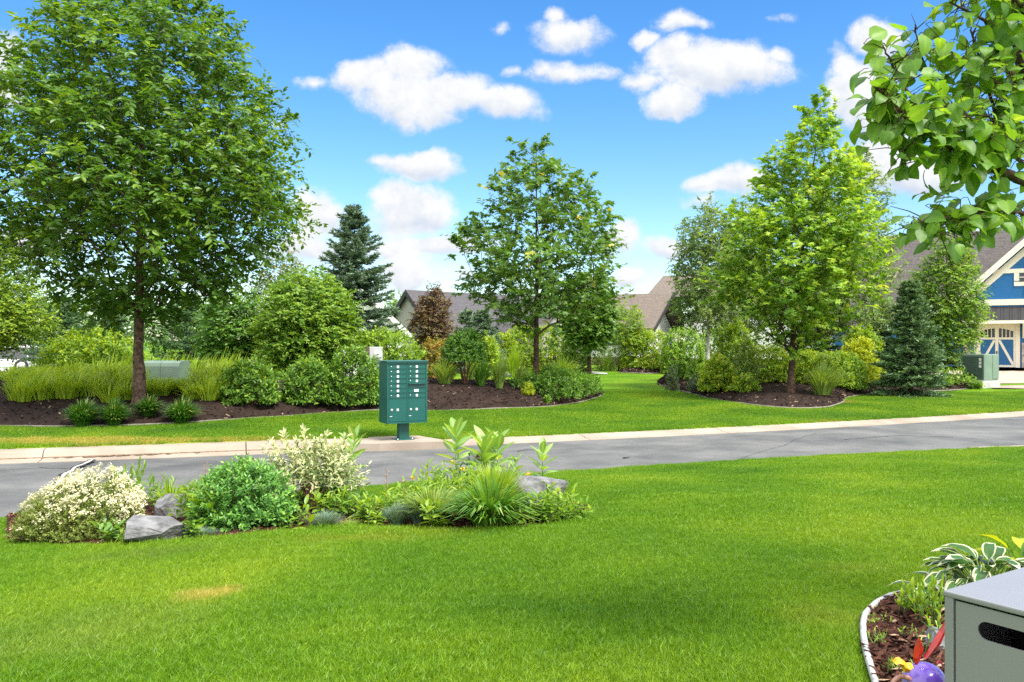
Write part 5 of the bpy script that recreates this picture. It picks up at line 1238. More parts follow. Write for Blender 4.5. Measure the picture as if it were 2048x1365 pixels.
# leafy perennials
def leafy(label, px, py, top, stems, L, W, m, seed, name='leafy_weed', spreadpx=20, shape='oval', n=8, el0=.2, group=None, tint=(.35, .7)):
    rng = np.random.default_rng(seed); b, m_ = szn(px, py); root = wthing(name, tuple(b), label, 'garden plant', group)
    gs_, gl = Geo(), Geo()
    for k in range(stems):
        f = b + np.array([rng.normal(0, spreadpx * .3), rng.normal(0, spreadpx * .3), 0]) * m_; tp = f + np.array([rng.normal(0, spreadpx * .55) * m_, rng.normal(0, spreadpx * .4) * m_, (py - top) * m_ * rng.uniform(.65, 1.0)])
        gs_.tube(np.linspace(f - [0, 0, .02], tp, 6), np.linspace(.0035, .0018, 6), 5, cap=False)
        a0 = rng.uniform(0, 6)
        for i in range(n):
            t = .18 + .82 * i / (n - 1); c = f + (tp - f) * t; a = a0 + i * 2.4; el = el0 + .9 * t ** 3
            D = np.array([math.cos(a) * math.cos(el), math.sin(a) * math.cos(el), math.sin(el)]); N = np.array([-math.cos(a) * math.sin(el), -math.sin(a) * math.sin(el), math.cos(el)])
            l = L * rng.uniform(.65, 1.1) * (1 - .3 * t); bigleaf(gl, c, D, N + rng.normal(0, .2, 3), l, W * l / L, rng.uniform(.1, .55), .12, shape, rng.uniform(*tint), .2, rng=rng)
    gs_.build('stems', M['stem'], root); gl.build('leaves', M[m], root)
    return root
leafy('upright fresh green sprigs behind the white bush, against the road', 252, 1015, 922, 9, 0.131, 0.028, 'sprout', 330, name='leafy_sprigs', spreadpx=26, n=20, el0=.9)
leafy('mid green whorled perennial right of the upright sprigs', 312, 1018, 958, 9, 0.149, 0.032, 'mid', 331, name='leafy_perennial', spreadpx=44, n=14, el0=.4)
leafy('dark green leafy top poking up behind the sedum', 472, 1010, 908, 3, 0.193, 0.056, 'dark', 332, name='leafy_perennial', spreadpx=12, n=10, tint=(.5, .8))
leafy('broad leaved sprout growing at the left side of the sedum', 408, 1062, 985, 6, 0.193, 0.074, 'sprout', 333, name='leafy_perennial', spreadpx=34, n=8, tint=(.2, .6))
leafy('tall loose leaves behind the left shoulder of the sedum', 392, 1025, 955, 6, 0.210, 0.052, 'mid', 334, name='leafy_perennial', spreadpx=40, n=8, tint=(.4, .8))
leafy('young leafy seedlings between the sedum and the fescue', 600, 1050, 1008, 4, 0.149, 0.045, 'sprout', 335, spreadpx=26, n=6)
leafy('single pale leaf on a long stalk in front of the fescue', 618, 1066, 1040, 1, 0.158, 0.088, 'sprout', 336, name='pale_leaf_seedling', spreadpx=6, n=2, tint=(.8, 1))
leafy('leafy weeds on the bare mulch between the two plant groups', 735, 1040, 1000, 5, 0.149, 0.056, 'mid', 337, spreadpx=40, n=7, tint=(.5, .9))
leafy('dark low leaves behind the bare mulch', 700, 1020, 985, 6, 0.140, 0.049, 'dark', 338, spreadpx=44, n=7, tint=(.4, .8))
leafy('low pale green leaves at the front edge left of the large rock', 232, 1085, 1050, 7, 0.131, 0.060, 'milk', 339, spreadpx=44, n=7, tint=(.15, .45))
leafy('small upright seedling in front of the large rock', 264, 1086, 1052, 3, 0.105, 0.035, 'sprout', 340, spreadpx=12, n=7)
leafy('small dark leafy plant between the large rock and the fescue', 385, 1075, 1040, 5, 0.105, 0.038, 'dark', 341, spreadpx=18, n=8, tint=(.5, .9))
leafy('bright yellow green perennial left of the tallest milkweed', 868, 1000, 930, 7, 0.175, 0.045, 'sprout', 342, name='leafy_perennial', spreadpx=36, n=11)
leafy('bright leafy mass between the milkweeds', 935, 1015, 938, 9, 0.158, 0.049, 'sprout', 343, name='leafy_perennial', spreadpx=46, n=9)
leafy('low leafy plant before the pale striped grass', 880, 1056, 1006, 6, 0.149, 0.067, 'mid', 344, spreadpx=40, n=7, tint=(.5, .9))
leafy('yellow green weeds around the base of the right rock', 1075, 1045, 985, 10, 0.105, 0.035, 'sprout', 345, spreadpx=40, n=9)
leafy('low yellow green weeds at the right tip of the flower bed', 1128, 1042, 995, 10, 0.096, 0.035, 'sprout', 346, spreadpx=46, n=8)
leafy('small bright weeds at the front of the strap leaved clump', 1055, 1060, 1030, 6, 0.079, 0.035, 'sprout', 347, spreadpx=46, n=6)
leafy('dark leaved coneflower stems behind the milkweeds', 938, 990, 905, 5, 0.123, 0.042, 'dark', 348, name='coneflower', spreadpx=28, n=8, tint=(.1, .5))
for px, py, top, k, Lf, mm, lab in [(722, 1045, 1008, 6, .12, 'sprout', 'bright leafy weed at the left of the bare mulch patch'), (768, 1035, 990, 7, .12, 'mid', 'mid green leafy plant beside the reddish seed stalk'), (752, 1052, 1022, 5, .09, 'sprout', 'small pale weed at the front edge of the bare mulch'), (812, 1022, 968, 8, .12, 'sprout', 'yellow green leafy plant behind the left fescue tuft'), (842, 1005, 945, 8, .13, 'sprout', 'tall yellow green leafy plant left of the yellow blossoms'), (1000, 1055, 1012, 6, .10, 'mid', 'round leaved weed under the strap leaved clump'), (1100, 1025, 970, 9, .12, 'sprout', 'bright leafy plant at the foot of the slender milkweed'), (1050, 1045, 1000, 8, .11, 'mid', 'leafy plant in front of the right rock'), (1150, 1035, 1008, 8, .09, 'sprout', 'sprawling low weed at the tip of the bed'), (568, 1058, 1030, 4, .09, 'dark', 'dark seedling at the foot of the sedum'), (640, 1035, 985, 7, .13, 'mid', 'leafy green plant below the variegated shrub'), (690, 1035, 985, 6, .12, 'dark', 'dark leafy plant at the foot of the leaning milkweed')]:
    leafy(lab, px, py, top, k, Lf, Lf * .34, mm, 900 + px, spreadpx=36, n=8, tint=(.35, .95))
for px, py, top, w, Lf, mm, lab, dep in [(905, 1022, 940, 165, .075, 'sprout', 'dense yellow green leafy mound in the centre of the right plant group', 80), (838, 1030, 968, 95, .07, 'sprout', 'leafy mound left of the striped grass', 60), (1010, 1012, 940, 95, .07, 'sprout', 'leafy mound behind the strap leaved clump', 60), (1098, 1040, 982, 110, .06, 'sprout', 'low leafy mound wrapping the foot of the right rock', 60), (762, 1042, 1004, 76, .07, 'mid', 'low leafy mound beside the bare mulch', 50), (690, 1030, 985, 84, .07, 'mid', 'leafy mound at the foot of the leaning milkweed', 60), (1140, 1040, 1008, 70, .055, 'sprout', 'sprawling leafy mound at the right tip of the flower bed', 40), (276, 1092, 1056, 60, .05, 'mid', 'small leafy mound in front of the left end of the large rock', 30), (395, 1040, 975, 84, .08, 'sprout', 'leafy mound on the left shoulder of the sedum', 50)]:
    h, m_ = szn(px, py); shrub('leafy_mound', lab, h, w * m_, (py - top) * m_, dep * m_, LANCE, Lf, M[mm], 950 + px, lai=2.6, lump=.3, up=.6, per=6, tint=(.5, .2), tipglow=.35, cat='garden plant', shoot=.16, bark=M['stem'])
cf = scene.objects['coneflower']; b, m_ = szn(955, 990); rng = np.random.default_rng(349); g = Geo()
c = b + [0, 0, 78 * m_]
aa = np.linspace(0, 2 * math.pi, 13)[:-1]; D = np.stack([np.cos(aa), np.sin(aa), np.full(12, -.5)], -1)
g.inst(LANCE, np.repeat([c], 12, 0), D, D * .3 + [0, 0, 1], .042, rng.uniform(0, 1, 12), wide=1.4); g.build('petals', M['pflower'], cf)
g = Geo(); g.lathe([(0, .022), (.010, .018), (.014, .008), (.012, 0)], c, 10); g.build('cone', M['redstem'], cf)
for i, (px, py, bx, lab) in enumerate([(905, 925, 1000, 'yellow blossom at the foot of the tallest milkweed'), (925, 938, 1000, 'lower yellow blossom right of the other'), (1056, 951, 1010, 'small orange yellow blossom above the rock'), (825, 957, 1010, 'small orange blossom left of the bright perennial')]):
    b, m_ = szn(px, bx); t = b + [0, 0, (bx - py) * m_]; root = wthing('yellow_flower', tuple(b), lab, 'flower', 'small yellow flowers')
    g = Geo(); g.tube(np.linspace(b, t, 4), .0015, 4, cap=False); g.build('stalk', M['stem'], root)
    g = Geo(); aa = rng.uniform(0, 6.28, 16); D = np.stack([np.cos(aa), np.sin(aa), rng.uniform(0, .8, 16)], -1); g.inst(ROUND, np.repeat([t], 16, 0) + rng.normal(0, .01, (16, 3)), D, rng.normal(0, .3, (16, 3)) + [0, 0, 1], .022, rng.uniform(0, 1, 16)); g.build('petals', M['yflower'], root)
for i, (px, py, bx, lab, nn) in enumerate([(778, 935, 1030, 'reddish seed stalk standing alone over the road', 46), (812, 955, 1030, 'shorter reddish seed stalk beside the tall one', 26), (410, 925, 1020, 'airy dried seed head above the sedum shoulder', 60), (440, 930, 1020, 'thin dried seed head left of the dark leafy top', 30)]):
    b, m_ = szn(px, bx); t = b + [rng.normal(0, .03), 0, (bx - py) * m_]; root = wthing('seed_stalk', tuple(b), lab, 'seed head', 'dry seed stalks')
    g = Geo(); g.tube(np.linspace(b, t, 6), np.linspace(.002, .0008, 6), 4, cap=False); g.build('stalk', M['seed'], root)
    s = rng.uniform(.55, 1, nn); g = Geo(); off = rng.normal(0, .02 if i < 2 else .045, (nn, 3)); P = b + (t - b) * s[:, None] + off * (1.25 - s)[:, None]
    g.inst(DIA, P, rng.normal(0, 1, (nn, 3)) + [0, 0, .6], rng.normal(0, 1, (nn, 3)) + [0, -.4, 0], rng.uniform(.010, .02, nn), rng.uniform(0, 1, nn))
    for p_ in range(0, nn, 3): g.tube(np.array([b + (t - b) * max(.5, s[p_] - .1), P[p_]]), .0006, 3, cap=False)
    g.build('seed_head', M['seed'], root)

# ------------------------------------------------------------------ hosta bed beside the grey box
def hosta(label, c, n, L, W, m, seed, edge=1.0, hh=.16, t0=.25, name='hosta', el=(.25, .9)):
    rng = np.random.default_rng(seed); root = wthing(name, tuple(c), label, 'hosta' if name == 'hosta' else 'plant'); gl, gs_ = Geo(), Geo()
    for i in range(n):
        a = i * 2.4 + rng.normal(0, .2); r = .02 + .14 * math.sqrt((i + .5) / n); e = rng.uniform(*el) * (1.15 - .6 * i / n)
        p = np.asarray(c) + np.array([math.cos(a) * r, math.sin(a) * r, hh * (1.15 - .55 * i / n)])
        gs_.tube(np.linspace(np.asarray(c) + [math.cos(a) * .01, math.sin(a) * .01, 0], p, 5), .003, 4, cap=False)
        D = np.array([math.cos(a) * math.cos(e), math.sin(a) * math.cos(e), math.sin(e)]); N = np.array([-math.cos(a) * math.sin(e), -math.sin(a) * math.sin(e), math.cos(e)])
        l = L * rng.uniform(.75, 1.15); bigleaf(gl, p, D, N + rng.normal(0, .25, 3), l, W * l / L, rng.uniform(.5, 1.0), .16, 'oval', t0 + rng.uniform(-.1, .12), .0, edge, rng, wave=.05)
    gs_.build('stalks', M['stem'], root); gl.build('leaves', M[m], root); return root
hosta('white edged hosta right behind the grey box', hit(1975, 1196), 64, .145, .06, 'hosta', 401, hh=.13)
hosta('smaller white edged hosta at the back left corner of the grey box', hit(1912, 1212), 12, .16, .07, 'hosta', 402, hh=.06)
hosta('yellow leaved hosta at the right edge behind the grey box', hit(2052, 1185), 10, .15, .085, 'gold', 403, None, .17, .75)
leafy('tall pointed grey green leaf standing at the right edge', 2046, 1180, 1085, 2, .16, .05, 'milk', 404, name='pointed_leaf_plant', spreadpx=8, n=4, el0=1.2, tint=(.1, .3))
for i, (px, py, top, k, lab) in enumerate([(1838, 1238, 1165, 7, 'bright yellow green shoots at the corner of the bed edging'), (1868, 1250, 1160, 9, 'yellow green ferny shoots left of the grey box'), (1812, 1225, 1188, 4, 'small pale sprout by the edging'), (1866, 1285, 1235, 2, 'pointed green sprout in the mulch beside the box')]):
    leafy(lab, px, py, top, k, .06, .02, 'sprout', 410 + i, name='sprout', spreadpx=24, n=8, el0=.9, tint=(.4, .9), group='sprouts in the hosta bed')
for i, (px, py, top, k, lab) in enumerate([(1755, 1290, 1262, 6, 'thin grass seedlings inside the left curve of the edging'), (1790, 1345, 1322, 6, 'grass seedlings left of the ornament'), (1818, 1275, 1255, 3, 'single small weed in the middle of the mulch'), (1845, 1300, 1262, 2, 'leafy weed above the ornament feathers'), (1762, 1252, 1232, 5, 'thin seedlings near the top of the edging')]):
    leafy(lab, px, py, top, k, .03, .006, 'sprout', 420 + i, name='weed', spreadpx=24, n=6, el0=.7, tint=(.3, .9), group='weeds in the hosta bed')

# ------------------------------------------------------------------ grey box (tank cover)
zt = 1.33; hgt = HC - zt; dc = hgt * F / (1181 - 682.5); c0 = np.array([(1889 - 1024) / F * dc, dc])
fdir = np.array([.551, -.834]); zg = float(gz(c0[0] + .2, c0[1])) + .01
BW = .50
tk = thing('storage_box', (c0[0], c0[1], zg), 'smooth grey metal box with an oval hand slot beside the hosta bed', 'box', rz=math.atan2(fdir[1], fdir[0]))
Hb = zt - zg; lip = .014
g = Geo(); g.box((BW / 2, BW / 2, Hb - lip / 2), (BW + .006, BW + .006, lip), bev=.004); g.build('lid', M['tank'], tk)
g = Geo()
for x, y in ((.011, .011), (BW - .011, .011), (.011, BW - .011), (BW - .011, BW - .011)): g.box((x, y, (Hb - lip) / 2), (.022, .022, Hb - lip - .001), bev=.0015)
g.build('frame', M['tank'], tk)
def slot_panel(w, h, sx, sz, sw, shh, th, n=10):
    """flat plate with a stadium shaped hole, local x,z, thickness along y"""
    r = shh / 2; xl, xr = sx - sw / 2 + r, sx + sw / 2 - r; g = Geo()
    def prism(p):
        m = len(p); V = [(x, 0, z) for x, z in p] + [(x, th, z) for x, z in p]
        g.add(np.array(V) + [.026, .004, 0], [np.array([list(range(m))]), np.array([list(range(2 * m - 1, m - 1, -1))]), np.array([[k, m + k, m + (k + 1) % m, (k + 1) % m] for k in range(m)])])
    prism([(0, 0), (w, 0), (w, sz - r), (xr, sz - r), (xl, sz - r), (0, sz - r)]); prism([(0, sz + r), (xl, sz + r), (xr, sz + r), (w, sz + r), (w, h), (0, h)])
    for k in range(n):
        a, b_ = -math.pi / 2 + math.pi * k / n, -math.pi / 2 + math.pi * (k + 1) / n
        za_, zb_ = sz + r * math.sin(a), sz + r * math.sin(b_)
        prism([(0, za_), (xl - r * math.cos(a), za_), (xl - r * math.cos(b_), zb_), (0, zb_)]); prism([(xr + r * math.cos(a), za_), (w, za_), (w, zb_), (xr + r * math.cos(b_), zb_)])
    return g
pw, ph_ = BW - .052, Hb - lip - .006
g = slot_panel(pw, ph_, pw / 2, ph_ - .054, .34, .044, .004)
fp = g.build('front_panel', M['tank'], tk)
g = Geo(); g.box((BW / 2, BW - .010, ph_ / 2), (BW - .05, .004, ph_)); g.box((.010, BW / 2, ph_ / 2), (.004, BW - .05, ph_)); g.box((BW - .010, BW / 2, ph_ / 2), (.004, BW - .05, ph_)); g.build('side_panels', M['tank'], tk)
g = Geo(); g.box((BW / 2, BW / 2 + .012, Hb / 2 - .02), (BW - .08, .008, Hb - .06)); g.build('shade_backing', M['tank_in'], tk)  # black sheet added behind the slot, stands for the shade inside
g = Geo(); g.lathe([(0, Hb - .085), (.05, Hb - .086), (.075, Hb - .10), (.082, Hb - .13), (.082, .03), (0, .03)], (BW * .60, .12, 0), 28); g.build('inner_tank', M['cyl'], tk)

# ------------------------------------------------------------------ enamel bird ornament
db = 2.45; bc = np.array([(1850 - 1024) / F * db, db, HC - (1366 - 682.5) / F * db]); gzb = drop(bc[0], bc[1])
og = wthing('bird_ornament', (bc[0], bc[1], gzb), 'shiny purple metal bird with red feathers and a yellow beak beside the grey box', 'garden ornament')
A_ = lambda px, py, dd=0: np.array([(px - 1024) / F * (db + dd), db + dd, HC - (py - 682.5) / F * (db + dd)])
bm = bmesh.new(); bmesh.ops.create_uvsphere(bm, u_segments=28, v_segments=18, radius=.061)
g = Geo(); g.bm(bm, Matrix.Translation(bc) @ Matrix.Diagonal((1.0, 1.0, .94, 1)), sm=True); body = g.build('body', M['purp'], og)
def plate(pts, th, m, name, par, dd=0.0, bend=0.0):
    P = np.array([A_(x, y, dd) for x, y in pts]); n = len(P); k = n // 2
    L_, R_ = P[:k], P[k:][::-1]; mid = (L_ + R_) / 2 + [0, -bend, 0]
    V = np.stack([L_, mid, R_], 1).reshape(-1, 3); V2 = V + [0, th, 0]
    i = np.arange(k - 1)[:, None] * 3 + np.arange(2)[None]; f = np.stack([i, i + 3, i + 4, i + 1], -1).reshape(-1, 4)
    e = np.array([[3 * a, 3 * a + 3, 3 * a + 3 + 3 * k, 3 * a + 3 * k] for a in range(k - 1)] + [[3 * a + 2, 3 * a + 2 + 3 * k, 3 * a + 5 + 3 * k, 3 * a + 5] for a in range(k - 1)])
    g = Geo(); g.add(np.concatenate([V, V2]), [f, f[:, ::-1] + 3 * k, e], .5, 0, False); return g.build(name, m, par)
plate([(1830, 1330), (1827, 1316), (1828, 1300), (1832, 1284), (1838, 1276), (1840, 1276), (1845, 1288), (1847, 1302), (1842, 1316), (1836, 1328)], .0015, M['red'], 'feather', og, -.012, .006)
plate([(1846, 1317), (1856, 1300), (1866, 1282), (1878, 1262), (1889, 1244), (1891, 1246), (1890, 1268), (1882, 1288), (1868, 1304), (1853, 1318)], .0015, M['red'], 'feather', og, .012, .008)
bk = plate([(1788, 1326), (1794, 1319), (1801, 1317), (1808, 1322), (1815, 1329), (1824, 1328), (1824, 1338), (1819, 1346), (1810, 1346), (1806, 1337), (1799, 1331), (1790, 1328)], .012, M['yel_en'], 'beak', og, -.035, .012)
plate([(1872, 1326), (1877, 1321), (1883, 1323), (1887, 1330), (1886, 1333), (1881, 1328), (1878, 1327), (1875, 1330)], .002, M['red'], 'wattle', og, -.04, .003)
g = Geo(); a = np.linspace(.2, 2.6, 10); q = np.array([A_(1806 - 22 * math.cos(t) * 1.0, 1374 - 20 * math.sin(t), -.02) for t in a]); g.tube(q, .007, 8); g.build('foot', M['pink'], og)
g = Geo(); g.tube(np.array([bc - [0, 0, .045], [bc[0], bc[1], gzb - .03]]), .004, 8); g.build('stake', M['metal'], og)

# ------------------------------------------------------------------ overhanging tree at the right
rng = np.random.default_rng(500)
tbx = np.array([2.62, 3.3]); tg = drop(*tbx)
nt_ = wthing('overhanging_tree', (tbx[0], tbx[1], tg), 'broad leaved tree whose branches hang into the upper right corner, closest to the viewer', 'tree')
W_ = lambda px, py, d: np.array([(px - 1024) / F * d, d, HC - (py - 682.5) / F * d])
gt = Geo()
trunk = np.array([[tbx[0], tbx[1], tg - .1], [tbx[0] - .01, tbx[1], tg + .7], [tbx[0] - .12, tbx[1] - .1, tg + 1.4], list(W_(2075, 300, 2.95)), list(W_(2040, 120, 2.85)), list(W_(2010, -60, 2.8))])
gt.tube(trunk, [.06, .048, .04, .026, .017, .010], 9)
br = []
def branch(pts, r0, r1):
    P = np.array([W_(*p) for p in pts]); n = 5
    q = np.concatenate([np.linspace(P[i], P[i + 1], n, endpoint=False) for i in range(len(P) - 1)] + [P[-1:]]); q[1:-1] = (q[:-2] + q[1:-1] * 2 + q[2:]) / 4
    gt.tube(q + rng.normal(0, .0015, q.shape), np.linspace(r0, r1, len(q)), 7); br.append(q)
branch([(2150, 420, 3.0), (2048, 362, 2.85), (1974, 331, 2.7), (1917, 301, 2.6), (1848, 263, 2.5), (1790, 215, 2.42), (1742, 165, 2.4)], .020, .004)
branch([(1850, 265, 2.5), (1840, 225, 2.52), (1812, 180, 2.5), (1780, 120, 2.5), (1762, 85, 2.5)], .007, .002)
branch([(1930, 306, 2.62), (1915, 250, 2.66), (1885, 200, 2.7), (1840, 110, 2.7), (1830, 60, 2.7)], .007, .002)
branch([(1974, 331, 2.7), (1972, 280, 2.75), (1990, 230, 2.8), (1965, 130, 2.8), (1940, 60, 2.8)], .008, .003)
branch([(2046, 300, 2.9), (2030, 230, 2.85), (2000, 170, 2.75), (1940, 130, 2.65), (1880, 90, 2.6)], .009, .003)
branch([(2046, 200, 2.88), (2010, 120, 2.75), (1970, 40, 2.65), (1900, 5, 2.6)], .009, .003)
branch([(2090, 445, 2.95), (2048, 428, 2.85), (1993, 420, 2.75), (1930, 428, 2.65), (1860, 440, 2.6), (1815, 455, 2.55)], .009, .002)
branch([(1950, 424, 2.7), (1920, 455, 2.65), (1880, 470, 2.62)], .004, .0015)
branch([(1800, 222, 2.43), (1770, 250, 2.45), (1758, 268, 2.45)], .003, .001)
branch([(1848, 263, 2.5), (1810, 300, 2.5), (1800, 330, 2.5)], .003, .001)
branch([(2060, 60, 2.85), (2040, 10, 2.7), (1990, -40, 2.6)], .008, .003)
branch([(2046, 330, 2.9), (2020, 300, 2.7), (1960, 260, 2.6), (1900, 230, 2.5)], .007, .002)
# out of frame limbs of the same crown
for k in range(16):
    a = rng.uniform(-1.2, 1.9); s = trunk[2] + (trunk[4] - trunk[2]) * rng.uniform(.1, 1); L = rng.uniform(.8, 1.5)
    e = s + np.array([math.cos(a) * L, math.sin(a) * L, rng.uniform(-.1, .9)]); px = 1024 + F * e[0] / e[1]
    q = np.linspace(s, e, 9)
    if any(v[1] > .1 and 1024 + F * v[0] / v[1] < 2090 and 682.5 - F * (v[2] - HC) / v[1] > -60 for v in q[3:]) or (e[1] < .2 and e[0] < 1): continue
    q = q + rng.normal(0, .02, (9, 3)); gt.tube(q, np.linspace(.012, .003, 9), 6); br.append(q)
for k in range(8):
    s = trunk[4] + (trunk[5] - trunk[4]) * rng.uniform(-.5, 1); a = rng.uniform(0, 6.28); L = rng.uniform(.5, 1.1)
    e = s + np.array([math.cos(a) * L, math.sin(a) * L, rng.uniform(.3, 1.3)]); q = np.linspace(s, e, 9)
    if any(v[1] > .1 and 682.5 - F * (v[2] - HC) / v[1] > -40 for v in q[2:]): continue
    gt.tube(q, np.linspace(.01, .003, 9), 6)
    if HC + .402 * q[-1][1] < q[4][2]: br.append(q)
gl = Geo()
def leafat(p, flat=.35):
    px = 1024 + F * p[0] / p[1]; py = 682.5 - F * (p[2] - HC) / p[1]
    if px < 1722 or (py < 60 and px < 1835) or (py > 345 and px < 1800) or (py > 500 and px < 2100): return
    a = rng.uniform(0, 6.28); el = rng.uniform(-1.2, .45)
    D = np.array([math.cos(a) * math.cos(el), math.sin(a) * math.cos(el), math.sin(el)])
    stalk = p + nrm(D + [0, 0, .4]) * rng.uniform(.015, .035)
    gt.tube(np.array([p, (p + stalk) / 2 + [0, 0, .004], stalk]), .0011, 4, cap=False)
    L = rng.uniform(.038, .068)
    tt = rng.uniform(.15, .62) if rng.random() < .85 else rng.uniform(.65, .85)
    N = nrm(rng.normal(0, .45, 3) + [0, -.35, 1])
    bigleaf(gl, stalk, D, N, L, L * rng.uniform(.74, .88), rng.uniform(.1, .75), rng.uniform(-.05, .16), 'heart', tt, .18, rng=rng, wave=.025)
for bi, q in enumerate(br):
    inframe = bi < 12
    seg = np.linalg.norm(np.diff(q, axis=0), axis=1).sum(); n = int(seg / (.0062 if inframe else .03))
    for k in range(n):
        t = rng.uniform(.1 if bi else .38, 1.0); p = np.array([np.interp(t, np.linspace(0, 1, len(q)), q[:, j]) for j in range(3)])
        o = rng.normal(0, .062 if inframe else .12, 3); o[2] *= .8
        if rng.random() < .6: o *= .45
        e = p + o
        if np.linalg.norm(o) > .025 and rng.random() < .45: gt.tube(np.array([p, (p + e) / 2 + [0, 0, .006], e]), [.0022, .0016, .001], 4, cap=False)
        leafat(e)
for (px, py, d, ex, ey) in [(1762, 98, 2.5, 1752, 60), (1790, 235, 2.45, 1724, 226), (1800, 250, 2.5, 1722, 238), (1880, 375, 2.6, 1925, 372), (1835, 60, 2.7, 1822, 28), (1752, 190, 2.42, 1738, 208)]:
    gt.tube(np.array([W_(px, py, d), W_((px + ex) / 2, (py + ey) / 2 - 2, d), W_(ex, ey, d)]), [.0016, .0012, .0006], 4, cap=False)
gt.build('trunk', M['bark_dark'], nt_); gl.build('crown', M['near'], nt_)
# ------------------------------------------------------------------ houses
def plane_box(g, u0, u1, y0, y1, z0, z1, mi=0): g.box(((u0 + u1) / 2, (y0 + y1) / 2, (z0 + z1) / 2), (u1 - u0, y1 - y0, z1 - z0), mi=mi)
def gable_roof(name, parent, u0, u1, yc, half, ze, zr, mat_, th=.16, over=.35, axis='x'):
    """two roof slabs, ridge along local x (or y when axis='y')"""
    g = Geo(); run = half + over; sl = (zr - ze) / half; zlow = ze - sl * over
    for s in (-1, 1):
        if axis == 'x': V = [(u0, yc, zr), (u1, yc, zr), (u1, yc + s * run, zlow), (u0, yc + s * run, zlow)]
        else: V = [(yc, u0, zr), (yc, u1, zr), (yc + s * run, u1, zlow), (yc + s * run, u0, zlow)]
        V = V + [(x, y, z - th) for x, y, z in V]
        g.add(V, [np.array([[0, 1, 2, 3], [7, 6, 5, 4], [0, 4, 5, 1], [1, 5, 6, 2], [2, 6, 7, 3], [3, 7, 4, 0]])])
    return g.build(name, mat_, parent)
def gable_wall(name, parent, half, depth0, depth1, ze, zr, mat_, z0=0.0, axis='y', c=0.0):
    """house body: pentagon section pulled along the ridge"""
    poly = [(-half + c, z0), (half + c, z0), (half + c, ze), (c, zr), (-half + c, ze)]; g = Geo()
    Mx = Matrix(((1, 0, 0, 0), (0, 0, 1, 0), (0, 1, 0, 0), (0, 0, 0, 1))) if axis == 'y' else Matrix(((0, 0, 1, 0), (1, 0, 0, 0), (0, 1, 0, 0), (0, 0, 0, 1)))
    g.extr(poly, depth0, depth1, Mx); return g.build(name, mat_, parent)
def bar(g, p, q, w, y0, y1, mi=0):
    """a trim board from p to q in the face plane (u, z), width w, between depths y0 and y1"""
    p, q = np.array(p), np.array(q); d = nrm(q - p); n = np.array([-d[1], d[0]]) * w / 2
    c = [p - n, q - n, q + n, p + n]
    V = [(x, y0, z) for x, z in c] + [(x, y1, z) for x, z in c]
    g.add(V, [np.array([[0, 1, 2, 3], [7, 6, 5, 4], [0, 4, 5, 1], [1, 5, 6, 2], [2, 6, 7, 3], [3, 7, 4, 0]])], .5, mi)

# blue house with the carriage doors
AB = R(30); d0 = 48.0; X0 = (2056 - 1024) / F * d0; zb = .44
bh = thing('blue_house', (X0, d0, zb), 'blue house with cream gable trim and carriage style garage doors', 'house', rz=-AB)
def zpx(py, d=d0): return HC + (682.5 - py) / F * d - zb
def u_of(px):
    k = (px - 1024) / F; return (k * d0 - X0) / (math.cos(AB) + k * math.sin(AB))
zA = 7.35; uL = -3.6; zE = zA + uL * .95
zBand = zpx(606, 49.2)
g = Geo(); g.extr([(-3.25, 0), (3.25, 0), (3.25, zBand), (3.25, zE + .33), (0, zA - .1), (-3.25, zE + .33)], 0, 6.5, Matrix(((1, 0, 0, 0), (0, 0, 1, 0), (0, 1, 0, 0), (0, 0, 0, 1))))
g.build('wall', M['blue'], bh)
gable_roof('gable_roof', bh, -.40, 9.0, 0, 3.25, zE + .40, zA, M['shingle'], .14, .40, 'y')
g = Geo()
sl = .95
for s in (-1, 1):
    bar(g, (s * 3.72, zA - .12 - 3.72 * sl), (s * .02, zA - .12), .30, -.44, -.36); bar(g, (s * 3.3, zA - .62 - 3.3 * sl), (s * .0, zA - .62), .34, -.05, -.002)
g.build('rake_trim', M['cream'], bh)
g = Geo(); bar(g, (-3.3, zBand), (3.3, zBand), .34, -.07, -.003); zc1 = zpx(545, 49); bar(g, (-1.9, zc1 + .02), (1.9, zc1 + .02), .24, -.06, -.003)
bar(g, (0, zBand + .17), (0, zA - .8), .34, -.055, -.003); bar(g, (-.55, zc1 - .55), (-.55, zc1 - .1), .26, -.058, -.003) ; bar(g, (.55, zc1 - .55), (.55, zc1 - .1), .26, -.058, -.003); bar(g, (-.68, zc1 - .72), (.68, zc1 - .72), .24, -.058, -.003)
g.build('gable_trim', M['cream'], bh)
g = Geo(); plane_box(g, -.42, .42, -.075, -.06, zc1 - .60, zc1 - .10); w_ = g.build('window', M['glass'], bh)
g = Geo()
for x in (-.14, .14): plane_box(g, x - .02, x + .02, -.09, -.074, zc1 - .6, zc1 - .1)
plane_box(g, -.42, .42, -.088, -.0745, zc1 - .37, zc1 - .33); g.build('window_bars', M['cream'], w_)
